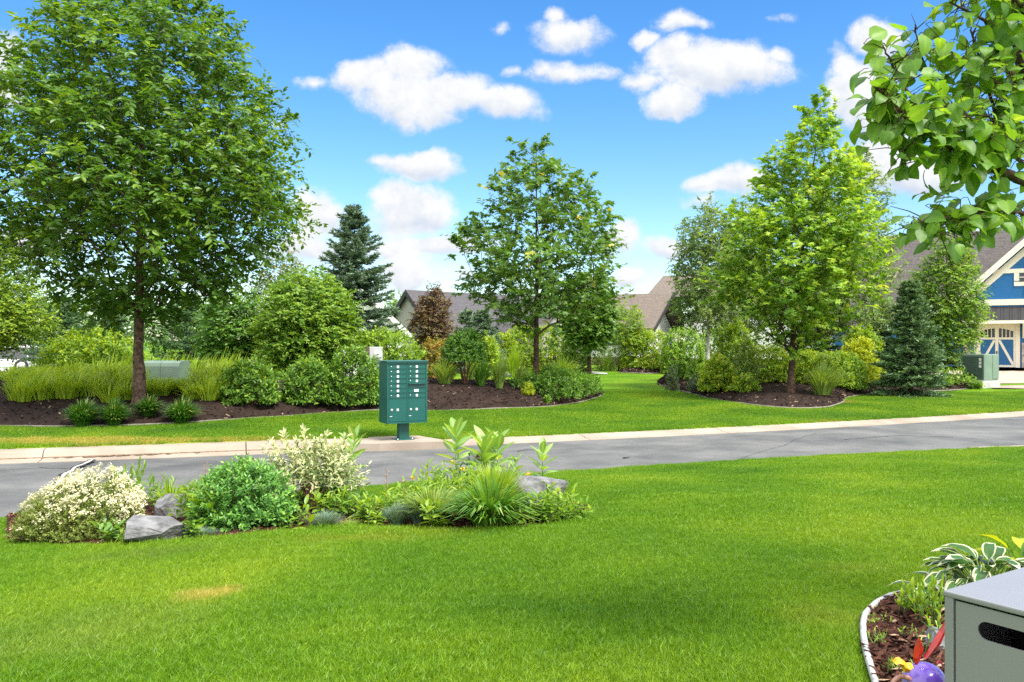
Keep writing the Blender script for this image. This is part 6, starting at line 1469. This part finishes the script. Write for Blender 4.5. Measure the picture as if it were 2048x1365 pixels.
# awning roof over the doors
za, zl = zpx(614, 48.6), zpx(641, 47.2); g = Geo()
V = [(-3.5, -.005, za), (3.5, -.005, za), (3.5, -1.15, zl), (-3.5, -1.15, zl)]; V += [(x, y, z - .07) for x, y, z in V]
g.add(V, [np.array([[0, 3, 2, 1], [4, 5, 6, 7], [0, 1, 5, 4], [1, 2, 6, 5], [2, 3, 7, 6], [3, 0, 4, 7]])]); aw = g.build('awning_roof', M['seam'], bh)
g = Geo()
for u in np.arange(-3.4, 3.5, .42):
    bar_ = np.array([(u - .015, -.01, za + .005), (u + .015, -.01, za + .005), (u + .015, -1.15, zl + .005), (u - .015, -1.15, zl + .005)]); top = bar_ + [0, 0, .035]
    g.add(np.concatenate([bar_, top]), [np.array([[4, 7, 6, 5], [0, 1, 5, 4], [1, 2, 6, 5], [2, 3, 7, 6], [3, 0, 4, 7]])])
g.build('seam', M['fascia'], aw)
g = Geo(); plane_box(g, -3.5, 3.5, -1.20, -1.152, zl - .17, zl - .0); plane_box(g, -3.4, 3.4, -1.15, -.01, zl - .15, zl - .10); g.build('awning_fascia', M['cream'], bh)
g = Geo()
for u in (-3.0, -.22, .22, 3.0):
    V = [(u - .05, -.01, zl - .15), (u - .05, -.95, zl - .15), (u - .05, -.90, zl - .28), (u - .05, -.12, zl - 1.0), (u - .05, -.01, zl - 1.0)]; V += [(x + .1, y, z) for x, y, z in V]
    g.add(V, [np.array([[0, 1, 2, 3, 4]]), np.array([[9, 8, 7, 6, 5]]), np.array([[i, 5 + i, 5 + (i + 1) % 5, (i + 1) % 5] for i in range(5)])])
g.build('bracket', M['cream'], bh)
g = Geo()
for u0, u1 in ((-3.27, -2.86), (-.30, .30), (2.86, 3.27)): plane_box(g, u0, u1, -.10, -.002, 0, 1.42)
g.build('stone_base', M['stone'], bh)
def garage_door(u0, u1):
    zt_ = zl - .16; zs = zpx(676, 48.6); zr_ = zpx(737, 48.6)
    uc = (u0 + u1) / 2
    g = Geo(); plane_box(g, u0 - .22, u0, -.06, -.003, 0, zt_ - .02); plane_box(g, u1, u1 + .22, -.06, -.003, 0, zt_ - .02); plane_box(g, u0 - .22, u1 + .22, -.062, -.004, zt_ - .019, zt_ + .1)
    g.build('door_surround', M['cream'], bh)
    g = Geo(); plane_box(g, u0 + .002, u1 - .002, -.012, -.002, .02, zt_ - .02); dr = g.build('garage_door', M['cream'], bh)
    g = Geo()
    for a, b_ in ((u0 + .10, uc - .08), (uc + .08, u1 - .10)): plane_box(g, a, b_, -.018, -.0125, .14, zs - .10)
    g.build('board_panel', M['bluedoor'], dr)
    g = Geo(); bar(g, (u0 + .12, .16), (uc - .12, zs - .14), .13, -.03, -.0185); bar(g, (u1 - .12, .16), (uc + .12, zs - .14), .13, -.03, -.0185)
    g.build('brace', M['cream'], dr)
    # arched row of panes
    g = Geo(); 
    for sgn in (-1, 1):
        for k in range(4):
            a = .10 + k * ((u1 - u0) / 2 - .16) / 4; b_ = a + ((u1 - u0) / 2 - .16) / 4 - .045
            f = lambda t: zt_ - .26 - .22 * (t / ((u1 - u0) / 2)) ** 2
            V = [(uc + sgn * a, -.016, zs + .02), (uc + sgn * b_, -.016, zs + .02), (uc + sgn * b_, -.016, f(b_)), (uc + sgn * a, -.016, f(a))]
            if sgn < 0: V = [V[1], V[0], V[3], V[2]]
            V += [(x, -.0125, z) for x, y, z in V]
            g.add(V, [np.array([[0, 1, 2, 3], [0, 4, 5, 1], [1, 5, 6, 2], [2, 6, 7, 3], [3, 7, 4, 0]])])
    g.build('pane', M['glass'], dr)
    g = Geo(); plane_box(g, uc - .03, uc + .03, -.05, -.013, zs * .5 - .09, zs * .5 + .09); g.build('handle', M['fascia'], dr)
ua, ub_ = u_of(1957), u_of(2031)
garage_door(ua, ub_); garage_door(-ub_, -ua)
# main body and roof behind the gable
gable_wall('main_wall', bh, 4.8, -11.0, 9.0, 3.1, zA + 1.15, M['blue'], axis='x', c=8.0)
gable_roof('main_roof', bh, -12.2, 9.6, 8.0, 4.8, 3.1, zA + 1.45, M['shingle'], .18, .5)
g = Geo(); plane_box(g, -4.5, -3.3, .7, .8, 0, 3.0); plane_box(g, -9, -3.28, .85, 1.0, 0, 2.6); g.build('side_wall', M['blue'], bh)
g = Geo(); plane_box(g, -9.2, -3.30, .72, .84, 0, 1.45); g.build('side_stone', M['stone'], bh)

# slate roofed grey house
d1 = 60.0; AG = R(44); X1 = (812 - 1024) / F * d1; z1 = .62
h1 = thing('grey_house', (X1, d1, z1), 'grey sided house with a dark slate coloured gable roof behind the purple tree', 'house', rz=AG)
zr = HC + (682.5 - 580) / F * d1 - z1; hf = 4.6; ze = zr - hf * .98
gable_wall('wall', h1, hf, .3, 15.0, ze, zr - .12, M['wall_g'], axis='x')
gable_roof('roof', h1, 0, 15.4, 0, hf, ze + .1, zr, M['shingle_d'], .22, .55)
g = Geo()
for s in (-1, 1):
    V = np.array([(-.06, 0, zr + .02), (-.06, s * (hf + .6), zr + .02 - (hf + .6) * .98), (-.06, s * (hf + .6), zr - .40 - (hf + .6) * .98), (-.06, 0, zr - .40)])
    V = np.concatenate([V, V + [.05, 0, 0]]); g.add(V, [np.array([[0, 1, 2, 3], [7, 6, 5, 4], [0, 4, 5, 1], [1, 5, 6, 2], [2, 6, 7, 3], [3, 7, 4, 0]])])
g.build('rake_board', M['fascia'], h1)
hf2 = 1.5; zr2 = HC + (682.5 - 620) / F * 58 - z1
gable_wall('porch_wall', h1, hf2, -.5, 1.0, zr2 - hf2 * .98, zr2 - .1, M['wall_g'], axis='x', c=-2.5)
gable_roof('porch_roof', h1, -.8, 2.0, -2.5, hf2, zr2 - hf2 * .98, zr2, M['shingle_d'], .2, .4)
g = Geo()
for s in (-1, 1):
    V = np.array([(-.86, -2.5, zr2 + .02), (-.86, -2.5 + s * (hf2 + .45), zr2 + .02 - (hf2 + .45) * .98), (-.86, -2.5 + s * (hf2 + .45), zr2 - .3 - (hf2 + .45) * .98), (-.86, -2.5, zr2 - .3)])
    V = np.concatenate([V, V + [.05, 0, 0]]); g.add(V, [np.array([[0, 1, 2, 3], [7, 6, 5, 4], [0, 4, 5, 1], [1, 5, 6, 2], [2, 6, 7, 3], [3, 7, 4, 0]])])
g.build('porch_rake_board', M['fascia'], h1)
g = Geo(); plane_box(g, -.54, -.505, -3.3, -1.7, .3, 1.7); g.build('window', M['glass'], h1)
gable_wall('wing_wall', h1, 2.2, -7.5, -4.0, 2.3, 4.0, M['wall_g'], axis='y', c=8.2)
gable_roof('wing_roof', h1, -7.8, -1.5, 8.2, 2.2, 2.3, 4.3, M['shingle_d'], .2, .4, axis='y')

# white house end
d2 = 46.0; X2 = (692 - 1024) / F * d2; z2 = .6
h2 = thing('white_house', (X2, d2, z2), 'white sided house end with white rake boards behind the tall spruce', 'house', rz=R(8))
zr = HC + (682.5 - 548) / F * d2 - z2; hf = 3.3; ze = HC + (682.5 - 664) / F * d2 - z2
gable_wall('wall', h2, hf, 0, 9, ze, zr - .12, M['wall_w'])
gable_roof('roof', h2, -.3, 9.3, 0, hf, ze + .05, zr, M['shingle_b'], .16, .2, axis='y')
g = Geo(); s_ = (zr - ze) / hf
for s in (-1, 1): bar(g, (s * (hf + .2), ze - .08 - .2 * s_), (0, zr - .10), .24, -.34, -.30)
g.build('rake_board', M['white'], h2)
g = Geo(); g.box((hf + .25, 4.3, ze - .12), (.12, 9.0, .12)); g.build('gutter', M['white'], h2)

# brown roofed house
d3 = 60.0; X3 = (1312 - 1024) / F * d3; z3 = .65
h3 = thing('brown_roof_house', (X3, d3, z3), 'house with broad brown shingle roofs behind the clipped hedges', 'house', rz=R(-28))
zr = HC + (682.5 - 586) / F * 63.5 - z3; ze = HC + (682.5 - 650) / F * 57 - z3; hf = 4.2
gable_wall('wall', h3, hf - .3, -11, -1.3, ze - .15, zr - .3, M['wall_w'], axis='x', c=4.0)
gable_roof('roof', h3, -11.4, 0, 4.0, hf, ze, zr, M['shingle_b'], .2, .3)
g = Geo()
for s in (-1, 1):
    k = (zr - ze) / hf
    V = np.array([(.02, 4, zr + .02), (.02, 4 + s * (hf + .34), zr + .02 - (hf + .34) * k), (.02, 4 + s * (hf + .34), zr - .34 - (hf + .34) * k), (.02, 4, zr - .34)])
    V = np.concatenate([V, V + [.05, 0, 0]]); g.add(V, [np.array([[0, 1, 2, 3], [7, 6, 5, 4], [0, 4, 5, 1], [1, 5, 6, 2], [2, 6, 7, 3], [3, 7, 4, 0]])])
g.build('rake_board', M['fascia'], h3)
g = Geo(); plane_box(g, -9, -.6, .02, .06, ze - 1.4, ze - .35); g.build('window', M['glass'], h3)
zr2 = HC + (682.5 - 547) / F * 68 - z3; hx = -.9
gable_wall('rear_wall', h3, 5.6, hx + 1.5, 14, ze + .4, zr2 - 1.5, M['wall_w'], axis='x', c=10.5)
g = Geo(); ez = zr - .3
V = [(-2.85, 10.5, zr2), (13, 10.5, zr2), (13, 4.2, ez), (-2.3, 4.2, ez), (-2.3, 16.8, ez), (13, 16.8, ez)]
g.add(V, [np.array([[0, 3, 2, 1], [0, 1, 5, 4]]), np.array([[0, 4, 3]])]); g.build('rear_roof', M['shingle_b'], h3)

# white vehicle, mostly hidden at the left edge
d4 = 41.0; xr_ = (96 - 1024) / F * d4; b = np.array([xr_ - 2.35, d4, drop(xr_ - 2.35, d4)])
cr = thing('white_car', b, 'white estate car with roof rack parked behind the bushes at the left edge', 'car', rz=R(3))
Hc = HC + (682.5 - 690) / F * d4 - b[2]; zs = HC + (682.5 - 718) / F * d4 - b[2]
YX = Matrix(((1, 0, 0, 0), (0, 0, 1, 0), (0, 1, 0, 0), (0, 0, 0, 1)))
g = Geo(); g.extr([(-2.4, .3), (2.3, .3), (2.4, .55), (2.32, zs - .08), (1.2, zs), (-2.35, zs), (-2.45, .6)], -.9, .9, YX); g.build('body', M['car'], cr)
g = Geo(); g.extr([(-2.3, zs + .004), (2.1, zs + .004), (1.75, Hc - .12), (-2.05, Hc - .12)], -.82, .82, YX); g.build('window', M['carglass'], cr)
g = Geo(); g.extr([(-2.1, Hc - .12), (1.9, Hc - .12), (1.7, Hc), (-1.95, Hc)], -.84, .84, YX)
for u in (-2.18, -.9, .35, 1.75): g.box((u, 0, (zs + Hc) / 2 - .05), (.07, 1.66, Hc - zs - .12))
g.build('roof', M['car'], cr)
g = Geo(); g.box((-.2, 0, Hc + .06), (3.2, 1.3, .06), bev=.02); g.extr([(-1.2, Hc + .09), (1.5, Hc + .09), (1.15, Hc + .25), (-1.0, Hc + .25)], -.5, .5, YX); g.build('roof_box', M['green_dark'], cr)
g = Geo(); g.box((.75, -.52, Hc + .18), (.32, .06, .12), bev=.02); g.build('beacon', M['amber'], cr)
for u in (-1.5, 1.5):
    for s in (-1, 1):
        g = Geo(); g.lathe([(0, -.1), (.22, -.1), (.33, -.08), (.34, 0), (.33, .08), (.22, .1), (0, .1)], (0, 0, 0), 24)
        for i in range(len(g.v)): v = g.v[i].copy(); g.v[i] = np.stack([v[:, 0] + u, v[:, 2] + s * .84, v[:, 1] + .34], -1)
        w_ = g.build('wheel', M['tyre'], cr)
        g = Geo(); g.lathe([(0, .02), (.2, .015), (.21, 0)], (0, 0, 0), 20)
        for i in range(len(g.v)): v = g.v[i].copy(); g.v[i] = np.stack([v[:, 0] + u, s * (v[:, 2] + .945), v[:, 1] + .34], -1)
        g.build('rim', M['metal'], w_)

# ------------------------------------------------------------------ sky, clouds, sun
SUN = Vector((.60, -.62, 1.2)).normalized()
world = bpy.data.worlds.new("World"); scene.world = world; world.use_nodes = True
nt = world.node_tree; nt.nodes.clear(); L = nt.links
out = nt.nodes.new('ShaderNodeOutputWorld'); bg = nt.nodes.new('ShaderNodeBackground')
sky = nt.nodes.new('ShaderNodeTexSky'); sky.sky_type = 'NISHITA'; sky.sun_disc = False
sky.sun_elevation = math.asin(SUN.z); sky.sun_rotation = math.atan2(SUN.x, SUN.y)
sky.air_density = 1.0; sky.dust_density = .3; sky.ozone_density = 3.0
hs = nt.nodes.new('ShaderNodeHueSaturation'); hs.inputs['Hue'].default_value = SKY_H; hs.inputs['Saturation'].default_value = SKY_S; hs.inputs['Value'].default_value = SKY_V
L.new(sky.outputs[0], hs.inputs['Color'])
tc = nt.nodes.new('ShaderNodeTexCoord'); sp = nt.nodes.new('ShaderNodeSeparateXYZ'); L.new(tc.outputs['Generated'], sp.inputs[0])
def mth(op, a, b=None, c=None):
    n = nt.nodes.new('ShaderNodeMath'); n.operation = op
    for i, x in enumerate((a, b, c)):
        if x is None: continue
        if isinstance(x, (int, float)): n.inputs[i].default_value = x
        else: L.new(x, n.inputs[i])
    return n.outputs[0]
yy = mth('MAXIMUM', mth('ABSOLUTE', sp.outputs[1]), .12)
uv = nt.nodes.new('ShaderNodeCombineXYZ'); L.new(mth('DIVIDE', sp.outputs[0], yy), uv.inputs[0]); L.new(mth('DIVIDE', sp.outputs[2], yy), uv.inputs[1]); 
L.new(mth('LESS_THAN', sp.outputs[1], 0.0), uv.inputs[2])
def noise(vec, sc, det, rough=.55):
    n = nt.nodes.new('ShaderNodeTexNoise'); n.inputs['Scale'].default_value = sc; n.inputs['Detail'].default_value = det; n.inputs['Roughness'].default_value = rough
    L.new(vec, n.inputs['Vector']); return n
nw = noise(uv.outputs[0], 9, 5)
wa = nt.nodes.new('ShaderNodeVectorMath'); wa.operation = 'MULTIPLY_ADD'; L.new(nw.outputs['Color'], wa.inputs[0]); wa.inputs[1].default_value = (.075, .06, 0); wa.inputs[2].default_value = (-.0375, -.03, 0)
wv = nt.nodes.new('ShaderNodeVectorMath'); wv.operation = 'ADD'; L.new(uv.outputs[0], wv.inputs[0]); L.new(wa.outputs[0], wv.inputs[1])
BL = [(745, 145, 100, 45, 1.0), (825, 130, 75, 45, 1.0), (860, 190, 150, 62, 1.1), (870, 232, 60, 32, .8), (1005, 208, 85, 44, 1.0), (615, 152, 40, 20, .5),
      (1145, 70, 85, 32, .85), (1110, 45, 30, 20, .7), (1130, 138, 130, 24, .58), (1020, 132, 45, 20, .5),
      (1430, 135, 150, 60, 1.05), (1350, 190, 60, 38, .95), (1350, 110, 60, 40, .9), (1310, 72, 32, 20, .75), (1365, 42, 48, 22, .75), (1545, 105, 45, 22, .6), (1300, 150, 60, 26, .65),
      (1720, 190, 75, 90, 1.0), (1760, 85, 52, 42, .95), (1690, 130, 40, 50, .8), (1800, 330, 140, 62, 1.05), (1770, 250, 70, 70, .9),
      (830, 330, 88, 34, 1.0), (765, 320, 40, 18, .7), (820, 432, 88, 62, 1.15), (790, 400, 55, 40, 1.0), (860, 500, 150, 32, .8), (640, 440, 60, 52, 1.0), (610, 500, 110, 32, .85), (820, 552, 66, 36, 1.0), (920, 555, 50, 20, .6),
      (1470, 362, 85, 32, 1.05), (1235, 480, 45, 40, .95), (1320, 500, 66, 28, .8), (1258, 562, 34, 20, .8), (1420, 400, 60, 22, .5),
      (5, 110, 45, 62, 1.0), (-20, 180, 70, 50, 1.0), (560, 240, 22, 14, .5), (1000, 52, 22, 14, .35), (1550, 25, 40, 12, .35), (60, 480, 130, 46, .7), (1950, 470, 120, 30, .5)]
acc = None; wsum = vsum = None
for (px, py, rx, ry, am) in BL:
    a = nt.nodes.new('ShaderNodeVectorMath'); a.operation = 'MULTIPLY_ADD'; L.new(wv.outputs[0], a.inputs[0])
    sx, sy = F / (rx * 1.25), F / (ry * 1.25); a.inputs[1].default_value = (sx, sy, 50); a.inputs[2].default_value = (-(px - 1024) / F * sx, -(682.5 - py) / F * sy, 0)
    l = nt.nodes.new('ShaderNodeVectorMath'); l.operation = 'LENGTH'; L.new(a.outputs[0], l.inputs[0])
    v = mth('MULTIPLY', mth('MAXIMUM', mth('SUBTRACT', 1.0, l.outputs['Value']), 0.0), am)
    acc = v if acc is None else mth('MAXIMUM', acc, v)
    sx_ = nt.nodes.new('ShaderNodeSeparateXYZ'); L.new(a.outputs[0], sx_.inputs[0])
    wsum = v if wsum is None else mth('ADD', wsum, v); vsum = mth('MULTIPLY_ADD', v, sx_.outputs[1], 0.0 if vsum is None else vsum)
# unseen white cloud overhead and behind the viewer, added as soft fill light
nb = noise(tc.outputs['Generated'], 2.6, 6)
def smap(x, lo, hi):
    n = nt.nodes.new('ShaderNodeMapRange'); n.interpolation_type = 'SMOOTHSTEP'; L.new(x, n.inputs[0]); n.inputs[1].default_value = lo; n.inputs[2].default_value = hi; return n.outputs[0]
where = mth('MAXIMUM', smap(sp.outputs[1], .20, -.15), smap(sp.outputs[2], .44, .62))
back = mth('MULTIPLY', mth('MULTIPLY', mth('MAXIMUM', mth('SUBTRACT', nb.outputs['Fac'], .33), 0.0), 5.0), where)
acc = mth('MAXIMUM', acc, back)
nf = noise(uv.outputs[0], 17, 12, .68)
dens = mth('ADD', acc, mth('MULTIPLY', mth('SUBTRACT', nf.outputs['Fac'], .5), 1.25))
mr = nt.nodes.new('ShaderNodeMapRange'); mr.interpolation_type = 'SMOOTHSTEP'; L.new(dens, mr.inputs[0]); mr.inputs[1].default_value = .07; mr.inputs[2].default_value = .54
gate = mth('MULTIPLY', mr.outputs[0], mth('MINIMUM', mth('MULTIPLY', acc, 6.0), 1.0))
ab = mth('MULTIPLY', gate, mth('GREATER_THAN', sp.outputs[2], 0.0))
# sunlit tops, bluer thick undersides and billows lit from the sun's side
under = smap(mth('DIVIDE', vsum, mth('MAXIMUM', wsum, .02)), .10, -.55)
sh_ = nt.nodes.new('ShaderNodeVectorMath'); sh_.operation = 'ADD'; L.new(uv.outputs[0], sh_.inputs[0]); sh_.inputs[1].default_value = (.012, .016, 0)
nf2 = noise(sh_.outputs[0], 17, 12, .68)
bil = mth('MULTIPLY', mth('SUBTRACT', nf2.outputs['Fac'], nf.outputs['Fac']), 1.6)
dk = mth('MINIMUM', mth('MAXIMUM', mth('ADD', mth('MULTIPLY', under, .55), mth('ADD', bil, .05)), 0.0), 1.0)
shade = ramp(nt, [(0, (1, 1, 1)), (1, (.60, .69, .84))]); L.new(dk, shade.inputs[0])
cl = nt.nodes.new('ShaderNodeMix'); cl.data_type = 'RGBA'; cl.blend_type = 'MULTIPLY'; cl.inputs[0].default_value = 1; L.new(shade.outputs[0], cl.inputs[6]); cl.inputs[7].default_value = (CLOUD * .98, CLOUD * .99, CLOUD, 1)
# pale air towards the horizon
hz = nt.nodes.new('ShaderNodeMapRange'); hz.interpolation_type = 'SMOOTHSTEP'; L.new(sp.outputs[2], hz.inputs[0]); hz.inputs[1].default_value = .30; hz.inputs[2].default_value = .0; hz.inputs[3].default_value = 0; hz.inputs[4].default_value = .10
hm = nt.nodes.new('ShaderNodeMix'); hm.data_type = 'RGBA'; L.new(hz.outputs[0], hm.inputs[0]); L.new(hs.outputs[0], hm.inputs[6]); hm.inputs[7].default_value = (CLOUD * .66, CLOUD * .82, CLOUD * 1.0, 1)
sc_ = nt.nodes.new('ShaderNodeVectorMath'); sc_.operation = 'SCALE'; L.new(cl.outputs[2], sc_.inputs[0]); L.new(mth('MULTIPLY_ADD', where, FILL_CLOUD - 1.0, 1.0), sc_.inputs['Scale'])   # the unseen fill clouds are made brighter to lift the shadows
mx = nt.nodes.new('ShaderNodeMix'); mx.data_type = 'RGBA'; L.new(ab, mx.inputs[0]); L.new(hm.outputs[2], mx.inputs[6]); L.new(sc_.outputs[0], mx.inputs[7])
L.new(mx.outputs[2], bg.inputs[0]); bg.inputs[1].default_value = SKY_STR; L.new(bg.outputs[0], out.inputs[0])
world.cycles.sampling_method = 'MANUAL'; world.cycles.sample_map_resolution = 512
sd = bpy.data.lights.new('sun', 'SUN'); sd.energy = SUN_E; sd.angle = R(22); sd.color = (1.0, .955, .88)
so = bpy.data.objects.new('sun', sd); COL.objects.link(so); so.rotation_euler = SUN.to_track_quat('Z', 'Y').to_euler(); so.location = (0, 0, 30)

# ------------------------------------------------------------------ view
scene.view_settings.view_transform = 'Standard'; scene.view_settings.look = 'None'
scene.view_settings.exposure = EXPO; scene.view_settings.gamma = 1.0; scene.view_settings.use_curve_mapping = False
scene.render.engine = 'CYCLES'
cy = scene.cycles; cy.max_bounces = 7; cy.diffuse_bounces = 3; cy.glossy_bounces = 2; cy.transmission_bounces = 5; cy.transparent_max_bounces = 4
cy.caustics_reflective = False; cy.caustics_refractive = False; cy.sample_clamp_indirect = 6
cy.use_denoising = DENOISE; cy.use_adaptive_sampling = True; cy.adaptive_threshold = .01
scene.render.film_transparent = False
scene.render.filter_size = 1.0
